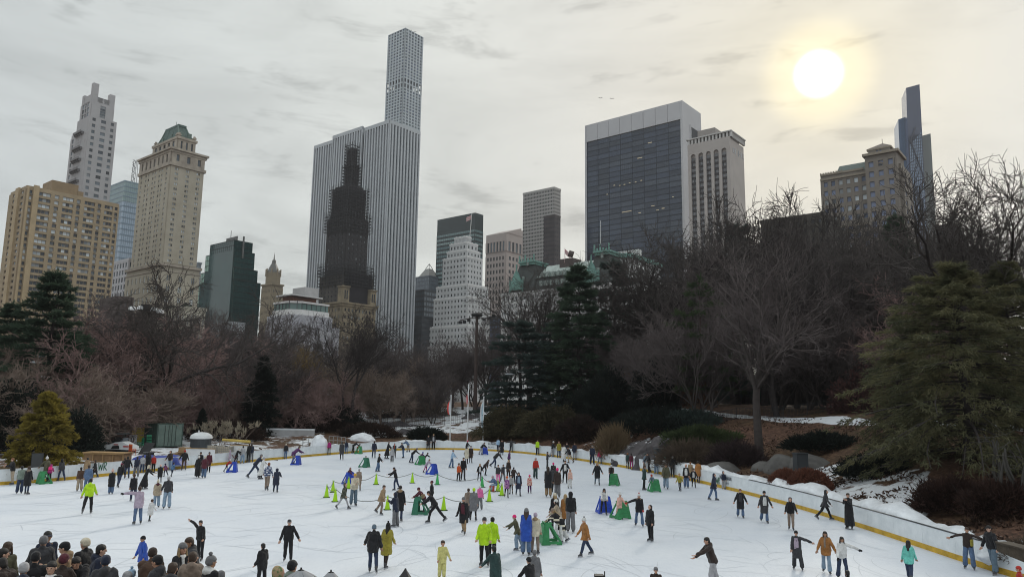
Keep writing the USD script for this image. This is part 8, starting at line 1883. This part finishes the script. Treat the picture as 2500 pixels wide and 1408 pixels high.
# ---------------------------------------------------------------- the storage yard behind the left boards
M_CONT = mat('container_green', (.075, .115, .098), .7, .16, .8, color2=(.05, .075, .066)); M_CONTL = mat('container_green_faded', (.15, .20, .175), .75, .2, 1.2, color2=(.10, .14, .125))
def container(px, Y, L, W, h, rz, label, wear):
    b = on_ground(px, Y); t = thing('shipping_container', label, 'container', b + [0, 0, .02], rz)
    obj('shell', MB().box((-L / 2 + .06, -W / 2 + .06, .14), (L / 2 - .06, W / 2 - .06, h - .06)), M_CONT, t)
    n = int(L / .55)
    for i in range(n):
        x = -L / 2 + .12 + (L - .24) * i / n; obj('corrugated_panel', MB().box((x, -W / 2 - .0, .16), (x + (L - .24) / n * .55, -W / 2 + .058, h - .1)), M_CONT, t)
    fr = MB()
    for x in (-L / 2, L / 2 - .12):
        for y in (-W / 2 - .02, W / 2 - .1): fr.box((x, y, 0), (x + .12, y + .12, h))
    for z in (0.0, h - .12): fr.box((-L / 2 + .121, -W / 2 - .015, z), (L / 2 - .121, -W / 2 + .05, z + .12)).box((L / 2 - .07, -W / 2 + .101, z), (L / 2 + .0, W / 2 - .101, z + .12))
    obj('frame', fr, M_CONT, t)
    for s in (0, 1): obj('door', MB().box((L / 2 - .055, -W / 2 + .12 + s * (W / 2 - .12), .14), (L / 2 + .02, -W / 2 + .10 + (s + 1) * (W / 2 - .12), h - .14)), M_CONTL, t); 
    for y in (-.5, -.15, .15, .5): obj('lock_bar', MB().tube([(L / 2 + .05, y * W / 2.4, .15), (L / 2 + .05, y * W / 2.4, h - .2)], .022, 6), M_IRON, t)
    if wear:
        rng = np.random.default_rng(3); m = MB()
        for _ in range(26): y, z, s = rng.uniform(-.1, W * .38), rng.uniform(.5, 2.0), rng.uniform(.03, .12); m.box((L / 2 + .022, y, z), (L / 2 + .03, y + s, z + s * rng.uniform(.6, 2)))
        obj('torn_sticker', m, M_LAMPW, t, kind='stuff')
container(262, 90, 3.2, 4.2, 2.75, -38, 'green shipping container with torn stickers on its doors, the left one', True); container(406, 86, 3.4, 2.9, 2.6, -42, 'green shipping container right of the yellow board', False)
def thing_box(name, label, cat, px, Y, rz, parts, dz=0.0):
    b = on_ground(px, clear_of(px, Y, 1.5)); t = thing(name, label, cat, b + [0, 0, dz], rz)
    for n, g, m in parts: obj(n, g, m, t)
    return t
M_PLY = mat('raw_plywood', (.42, .27, .13), .85, .15, 2.0); M_PLYD = mat('plywood_side', (.30, .185, .10), .85, .2, 2.0)
def crate():
    L, W, h = 4.0, 1.2, .85; p = [('side_board', MB().box((-L / 2 + .03, -W / 2 + .03, 0), (L / 2 - .03, W / 2 - .03, h - .06)), M_PLYD), ('lid', MB().box((-L / 2 - .06, -W / 2 - .06, h - .058), (L / 2 + .06, W / 2 + .06, h)), M_PLY)]
    for i in range(5): x = -L / 2 + (L - .1) * i / 4; p.append(('batten', MB().box((x, -W / 2 - .02, 0), (x + .1, -W / 2 + .028, h - .062)), M_PLY))
    p += [('rail', MB().box((-L / 2 + .005, -W / 2 - .045, 0), (L / 2 - .005, -W / 2 - .022, .09)), M_PLY), ('rail', MB().box((-L / 2 + .005, -W / 2 - .045, h - .16), (L / 2 - .005, -W / 2 - .022, h - .064)), M_PLY)]
    thing_box('wooden_crate', 'long raw plywood crate with battens behind the left boards', 'crate', 275, 67.5, -9, p)
crate()
thing_box('yellow_board', 'yellow board leaning between the two green containers', 'board', 342, 86, 8, [('sheet', MB().add([(-.75, 0, .4), (.75, 0, .4), (.7, .4, 2.0), (-.55, .4, 2.05), (-.75, .06, .4), (.75, .06, .4), (.7, .46, 2.0), (-.55, .46, 2.05)], [[0, 1, 2, 3], [5, 4, 7, 6], [0, 4, 5, 1], [3, 2, 6, 7], [1, 5, 6, 2], [4, 0, 3, 7]]), mat('faded_yellow', (.50, .40, .07), .7, .1)), ('frame', MB().tube([(-.8, -.05, .0), (-.58, .38, 2.1)], .04, 5).tube([(.8, -.05, 0), (.74, .38, 2.05)], .04, 5), M_PLY)])
thing_box('printed_sign', 'small white printed panel leaning before the yellow board', 'panel', 333, 84.5, 12, [('sheet', MB().box((-.4, -.03, .35), (.4, .03, 1.3)), M_LAMPW), ('print_bar', MB().box((-.2, -.05, .5), (-.12, -.032, 1.0)).box((.02, -.05, .5), (.1, -.032, 1.0)).box((-.25, -.05, 1.05), (.25, -.032, 1.15)), M_INK)])
def utility_cart():
    m = MB().box((-.85, -.5, .35), (.85, .5, .75)); p = [('cart_body', m, M_IRON), ('roof', MB().box((-.95, -.6, 1.45), (.85, .6, 1.56)), mat('dark_canopy', (.10, .105, .11), .5, .1)), ('roof_post', MB().tube([(-.8, -.5, .7), (-.9, -.5, 1.45)], .03, 5).tube([(.75, -.5, .7), (.8, -.5, 1.45)], .03, 5).tube([(-.8, .5, .7), (-.9, .5, 1.45)], .03, 5).tube([(.75, .5, .7), (.8, .5, 1.45)], .03, 5), M_IRON), ('seat', MB().box((-.3, -.45, .76), (.3, .45, 1.15)), M_IRON)]
    for x in (-.6, .6):
        for y in (-.5, .5): p.append(('wheel', MB().tube([(x, y - .08, .28), (x, y + .08, .28)], .28, 12), M_IRON))
    thing_box('utility_cart', 'small black utility cart with a flat roof in front of the left container', 'cart', 298, 80, 10, p)
utility_cart()
def snow_machine():
    W = mat('machine_white', (.66, .68, .70), .4, .05); R = mat('machine_red', (.42, .03, .03), .5, .06); p = []
    prof = [(-1.7, .35), (-1.5, .75), (-.9, .85), (-.3, 1.05), (.5, 1.15), (1.0, .95), (1.7, .7), (1.8, .35)]
    p += [('hull', MB().prism(prof, (0, .5, 0), np.array([1., 0, 0]), np.array([0, -1., 0]), 0, 1.0), W), ('side_panel', MB().prism([(-.7, .42), (-.5, .7), (.2, .75), (.3, .42)], (0, -.5, 0), np.array([1., 0, 0]), np.array([0, -1., 0]), .01, .04), M_IRON), ('red_stripe', MB().box((.75, -.54, .62), (1.35, -.502, .74)).box((-.4, -.54, .8), (.1, -.502, .88)), R), ('track', MB().box((-1.5, -.45, 0), (1.4, .45, .34)), M_IRON), ('windscreen', MB().prism([(.1, 1.1), (.5, 1.5), (.55, 1.5), (.45, 1.12)], (0, .35, 0), np.array([1., 0, 0]), np.array([0, -1., 0]), 0, .7), G_DARK)]
    thing_box('snow_machine', 'white snow machine with red stripes behind the long plywood crate', 'snow machine', 305, 76, -14, p)
snow_machine()
def chair_stack(px, Y, label, m, n, rz):
    p = []
    for i in range(n):
        z = i * .16; p += [('seat', MB().box((-.25, -.25, .42 + z), (.25, .25, .46 + z)), m), ('backrest', MB().box((-.25, .2, .5 + z), (.25, .25, .9 + z)), m)]
        for x in (-.22, .2):
            for y in (-.22, .2): p.append(('leg', MB().box((x, y, z), (x + .03, y + .03, .42 + z)), m))
    thing_box('chair_stack', label, 'chairs', px, Y, rz, p)
M_GCH = mat('green_chair', (.03, .22, .12), .5, .1); chair_stack(372, 81, 'stack of green plastic chairs before the right container', M_GCH, 5, 30); chair_stack(352, 79.5, 'lower pile of green chairs left of the taller green stack', M_GCH, 3, -40); chair_stack(334, 73.5, 'bright orange chairs at the right end of the plywood crate', mat('orange_chair', (.55, .10, .03), .5, .08), 2, 150)
thing_box('propped_board', 'black panel propped up right of the orange chairs', 'panel', 367, 74, -16, [('sheet', MB().add([(-.7, -.3, 0), (.5, -.3, .1), (.75, .3, 1.1), (-.4, .3, 1.15), (-.7, -.25, 0), (.5, -.25, .1), (.75, .36, 1.1), (-.4, .36, 1.15)], [[0, 1, 2, 3], [5, 4, 7, 6], [0, 4, 5, 1], [3, 2, 6, 7], [1, 5, 6, 2], [4, 0, 3, 7]]), M_IRON), ('stand', MB().tube([(.2, .6, 0), (.2, .25, .8)], .03, 5), M_IRON)])
def tarp():
    n = 22; u, w = np.meshgrid(np.linspace(-1, 1, n), np.linspace(-1, 1, n), indexing='ij'); P = np.stack([u * 2, w * 2, 0 * u], -1); h = .75 * np.clip(1.25 - np.maximum(np.abs(u), np.abs(w)) ** 3, .25, 1) * (.75 + .5 * meshkit.fbm(P * 1.1 + 4, 3, 2)) * np.clip((1.02 - np.maximum(np.abs(u), np.abs(w))) * 6, 0, 1)
    v = np.stack([u * 2.4, w * .8, h + .12 * (meshkit.fbm(P * 4, 3, 5) - .5)], -1).reshape(-1, 3); i, j = np.meshgrid(np.arange(n - 1), np.arange(n - 1), indexing='ij'); q = np.stack([i * n + j, (i + 1) * n + j, (i + 1) * n + j + 1, i * n + j + 1], -1).reshape(-1, 4)
    b = on_ground(398, clear_of(398, 65.5, 2.2)); tag(obj('tarpaulin', (v + b, q), mat('blue_tarpaulin', (.04, .07, .34), .45, .2, 1.5, color2=(.03, .045, .17)), smooth=True), 'crumpled blue tarpaulin over a heap just behind the left boards', 'tarpaulin')
tarp()
thing_box('dark_bin', 'dark plastic bin left of the blue tarpaulin', 'bin', 374, 69, 0, [('bin_body', MB().tube([(0, 0, 0), (0, 0, .8)], [.42, .5], 4), M_IRON), ('lid', MB().tube([(0, 0, .8), (0, 0, .87)], .53, 4), mat('dark_canopy', (.10, .105, .11)))])
M_CARD = mat('cardboard', (.33, .21, .11), .9, .12); thing_box('cardboard_box', 'brown cardboard boxes behind the left boards, right of the tarpaulin', 'boxes', 462, 72, -12, [('carton', MB().box((-.55, -.4, 0), (.5, .4, .75)), M_CARD), ('carton', MB().box((-.5, -.35, .76), (.35, .35, 1.15)), M_CARD), ('carton', MB().box((-1.2, -.3, 0), (-.6, .3, .6)), M_CARD), ('flap', MB().box((-.5, -.75, .70), (.45, -.41, .74)), M_CARD)])
def tank():
    W = mat('tank_white', (.70, .72, .74), .5, .04); D = mat('tank_dark', (.045, .05, .058), .6, .1)
    thing_box('storage_tank', 'dark round tank under a white domed lid with snow, before the pampas grass', 'tank', 498, 80, 0, [('tank_body', MB().tube([(0, 0, 0), (0, 0, 1.3)], 1.05, 20), D), ('domed_lid', MB().tube([(0, 0, 1.25), (0, 0, 1.32), (0, 0, 1.6), (0, 0, 1.85), (0, 0, 1.93)], [1.12, 1.15, 1.05, .65, .05], 20), W), ('vent', MB().tube([(-.3, 0, 1.85), (-.3, 0, 2.1)], .07, 8), W)])
tank()
def ibc(px, Y, label):
    c = MB(); h = 1.05
    for x in np.linspace(-.6, .6, 7): c.tube([(x, -.52, .15), (x, -.52, h)], .018, 4)
    for y in np.linspace(-.5, .5, 6): c.tube([(.62, y, .15), (.62, y, h)], .018, 4); c.tube([(-.62, y, .15), (-.62, y, h)], .018, 4)
    for z in np.linspace(.2, h, 5): c.tube([(-.62, -.52, z), (.62, -.52, z)], .018, 4); c.tube([(.62, -.52, z), (.62, .52, z)], .018, 4)
    thing_box('caged_tank', label, 'water tank', px, Y, -8, [('bottle', MB().box((-.57, -.47, .16), (.57, .5, h - .03)), mat('tank_cream', (.58, .52, .42), .5, .08)), ('wire_cage', c, mat('cage_grey', (.3, .3, .3), .5)), ('pallet', MB().box((-.62, -.52, 0), (.62, .52, .13)), M_PLYD), ('cap', MB().tube([(0, 0, h - .03), (0, 0, h + .06)], .14, 10), M_IRON)])
ibc(534, 76, 'cream caged water tank under the golden pipe, left of two'); ibc(560, 75.5, 'cream caged water tank with the red hose, right of two')
p0, p1 = on_ground(550, 74.5), on_ground(617, 74); zz = at(552, 1073, 74.5)[2]
tag(obj('golden_pipe', MB().tube([(p0[0], p0[1], zz), (p1[0], p1[1], zz - .12)], .13, 8), mat('golden_yellow', (.50, .36, .08), .5, .1), smooth=True), 'long golden yellow pipe lying on top of the caged tanks', 'pipe')
hb = on_ground(560, 73.8); s = np.linspace(0, 1, 40); tag(obj('hose', MB().tube(np.stack([hb[0] - .7 + 1.9 * s, hb[1] - .35 + 0 * s, hb[2] + .15 + .55 * np.abs(np.sin(s * 7)) * (1 - .4 * s)], -1), .035, 6), mat('dark_red_hose', (.16, .035, .03), .6, .1), smooth=True), 'dark red hose looping in front of the caged tanks', 'hose')
for px, Y, w, lab in ((498, 66.5, 1.5, 'white plastic sheet propped behind the left boards below the domed tank'), (592, 74.6, 1.0, 'pale translucent sheet leaning below the right end of the golden pipe')):
    thing_box('white_sheet', lab, 'panel', px, Y, -10, [('sheet', MB().box((-w, -.03, .1), (w, .03, 1.15)), M_LAMPW), ('edge_batten', MB().box((-w, -.06, 1.16), (w, .06, 1.22)), M_PLY)])
thing_box('framed_panel', 'dark panel in a frame standing behind the left boards under the golden cypress', 'panel', 106, 55.2, -20, [('sheet', MB().box((-.55, -.02, .5), (.55, .02, 1.65)), mat('smoked_panel', (.05, .055, .06), .4, .1)), ('frame', MB().tube([(-.6, 0, -.3), (-.6, 0, 1.7), (.6, 0, 1.7), (.6, 0, -.3)], .035, 5), M_IRON)])
def railing(px0, px1, Y, label):
    a, b = on_ground(px0, Y), on_ground(px1, Y); t = thing('metal_railing', label, 'railing'); m = mat('galvanised', (.34, .35, .36), .45, .08, metallic=.6)
    n = 4
    for i in range(n + 1): p = a + (b - a) * i / n; obj('post', MB().tube([p - [0, 0, .2], p + [0, 0, 1.25]], .04, 6), m, t)
    for z in (.25, .75, 1.22): obj('rail', MB().tube([a + [0, 0, z], b + [0, 0, z]], .03, 6), m, t)
railing(745, 800, 88, 'grey metal railing left of the snow heap at the far left boards'); railing(808, 848, 92, 'grey metal railing right of the snow heap at the far left boards')
def heap(px, Y, rx, ry, rz, seed, label):
    s = trimesh.creation.icosphere(4, 1.0); v = np.array(s.vertices); v = v * (.8 + .4 * meshkit.fbm(v * 2 + seed, 4, seed))[:, None] * [rx, ry, rz]; tag(obj('snow_heap', (v + on_ground(px, clear_of(px, Y, ry + .5)), np.array(s.faces)), M_SNOW, smooth=True), label, 'snow heap')
heap(784, 87, 1.05, .9, 1.75, 3, 'white snow heap between the two metal railings'); heap(889, 99.5, 1.6, .9, 1.0, 4, 'small white snow heap behind the rubber mat'); heap(2420, 31, 1.0, .7, .6, 7, 'small snow heap on the bank behind the man in black at the right')
wb = [on_ground(px, 103) for px in (655, 772)]; t = thing('low_wall', 'low white snow topped wall behind the far left boards', 'wall'); u = (wb[1] - wb[0]) * [1, 1, 0]; L = np.linalg.norm(u); u /= L; n = np.array([u[1], -u[0], 0])
obj('wall', MB().frame_boxes(wb[0], u, n, [(0, L, -.2, .2, -.3, .85)]), mat('pale_wall', (.42, .42, .43), .8, .08), t); obj('snow_cap', MB().frame_boxes(wb[0], u, n, [(0, L, -.25, .25, .852, 1.05)]), M_SNOW, t)
# the beam that juts in at the right, the terrace things below the camera
def beam():
    a = at(2446, 1332, 21.0); t = thing('wooden_beam', 'weathered dark wooden beam end jutting in at the right edge over the boards', 'beam'); m = mat('weathered_beam', (.07, .055, .04), .9, .25, 3.0, bump=.6, bscale=12.)
    b = at(2600, 1372, 19.0); d = (b - a); L = np.linalg.norm(d); d /= L; s_ = np.array([d[1], -d[0], 0]); s_ /= np.linalg.norm(s_); w_ = np.cross(s_, d); v = [a + d * x + s_ * y + w_ * z for x in (0, L) for y in (-.16, .16) for z in (-.13 if x == 0 else -.35, .08)]
    obj('beam_body', MB().add(v, [[0, 1, 3, 2], [4, 6, 7, 5], [0, 4, 5, 1], [2, 3, 7, 6], [0, 2, 6, 4], [1, 5, 7, 3]]), m, t); e = [a + d * x + s_ * y + w_ * z for x in (0, L) for y in (-.2, .2) for z in (.083, .13)]
    obj('top_plank', MB().add(e, [[0, 1, 3, 2], [4, 6, 7, 5], [0, 4, 5, 1], [2, 3, 7, 6], [0, 2, 6, 4], [1, 5, 7, 3]]), m, t); obj('support', MB().tube([b, [b[0], b[1], -.05]], .16, 8), m, t)
beam()
def umbrella(px, py, Y, R, label):
    a = at(px, py, Y); t = thing('umbrella', label, 'umbrella', (a[0], a[1], 0)); m = mat('grey_canvas', (.30, .31, .33), .8, .06); n = 12; H = a[2]
    rings = [(.06, H), (R * .35, H - .10), (R * .7, H - .30), (R, H - .62)]; v = [[r * math.cos(q) * (1 if i < 3 else 1 - .02 * (j % 2)), r * math.sin(q), z] for i, (r, z) in enumerate(rings) for j, q in enumerate(np.arange(n * 2) * math.pi / n)]
    f = [[i * 2 * n + j, i * 2 * n + (j + 1) % (2 * n), (i + 1) * 2 * n + (j + 1) % (2 * n), (i + 1) * 2 * n + j] for i in range(3) for j in range(2 * n)]; obj('canopy', (np.array(v), np.array(f)), m, t, smooth=True)
    for q in np.arange(6) * math.pi / 3: obj('rib', MB().tube([(0, 0, H + .01), (R * .5 * math.cos(q), R * .5 * math.sin(q), H - .17), (R * math.cos(q), R * math.sin(q), H - .61)], .018, 4), M_IRON, t)
    obj('pole', MB().tube([(0, 0, 0), (0, 0, H)], .035, 8), M_IRON, t); obj('finial', MB().tube([(0, 0, H), (0, 0, H + .05)], .018, 6), M_IRON, t)
umbrella(735, 1391, 14.5, .72, 'grey canvas umbrella top at the bottom edge, the larger one'); umbrella(808, 1396, 15.5, .45, 'second grey umbrella top right of the larger one at the bottom edge')
def lantern():
    a = at(990, 1386, 13.5); t = thing('lamp_post', 'black lantern topped lamp post cut off at the bottom edge', 'lamp post', (a[0], a[1], 0)); H = a[2]
    obj('post', MB().tube([(0, 0, 0), (0, 0, H - .55)], [.09, .05], 8), M_IRON, t); obj('roof', MB().tube([(0, 0, H), (0, 0, H - .03), (0, 0, H - .10), (0, 0, H - .15)], [.012, .025, .075, .115], 8), M_IRON, t)
    obj('glass_panes', MB().tube([(0, 0, H - .155), (0, 0, H - .42)], [.095, .055], 8), mat('milky_glass', (.6, .62, .62), .3, .04), t)
    for q in np.arange(8) * math.pi / 4: obj('lantern_bar', MB().tube([(.1 * math.cos(q), .1 * math.sin(q), H - .15), (.06 * math.cos(q), .06 * math.sin(q), H - .43)], .008, 4), M_IRON, t)
    obj('collar', MB().tube([(0, 0, H - .43), (0, 0, H - .55)], [.075, .05], 8), M_IRON, t)
lantern()
def spyglass():
    a = at(1466, 1402, 13.0); t = thing('speaker_mast', 'tip of a thin black mast with a small box at the bottom edge', 'mast', (a[0], a[1], 0)); H = a[2]
    obj('mast', MB().tube([(.07, 0, 0), (.07, 0, H + .06)], .010, 6), M_IRON, t); obj('box', MB().box((-.1, -.08, H - .12), (.055, .08, H)), M_IRON, t)
spyglass()
rng = random.Random(17)
M_DEB = mat('debris_wood', (.12, .085, .06), .9, .25, 3.0)
for i in range(26):
    px = rng.choice([rng.uniform(225, 520), rng.uniform(590, 700)]); Y = rng.uniform(66, 82) if px < 560 else rng.uniform(76, 88); b = on_ground(px, Y); L = rng.uniform(.4, 1.3); a = rng.uniform(0, 3.14); d = np.array([math.cos(a), math.sin(a), rng.uniform(0, .25)])
    tag(obj('scrap_timber', MB().frame_boxes(b + [0, 0, .05], d, np.cross(d, [0, 0, 1.]), [(0, L, -.06, .06, 0, .1)]), M_DEB), 'scrap timber strewn over the snowy yard behind the left boards', 'timber', 'scrap timber in the yard')
for px, py in ((1466, 240), (1494, 241)):
    p = at(px, py, 160.0); m = MB()
    for s in (-1, 1): m.add([p, p + [s * .25, .05, .16], p + [s * .55, .08, .02], p + [s * .25, -.08, .10]], [[0, 1, 2], [0, 2, 3], [0, 2, 1], [0, 3, 2]])
    m.tube([p + [0, -.22, 0], p, p + [0, .22, 0]], [.02, .07, .02], 5); tag(obj('bird', m, M_IRON), 'small dark bird in the sky left of the glass slab, %s one' % ('left' if px < 1480 else 'right'), 'bird')
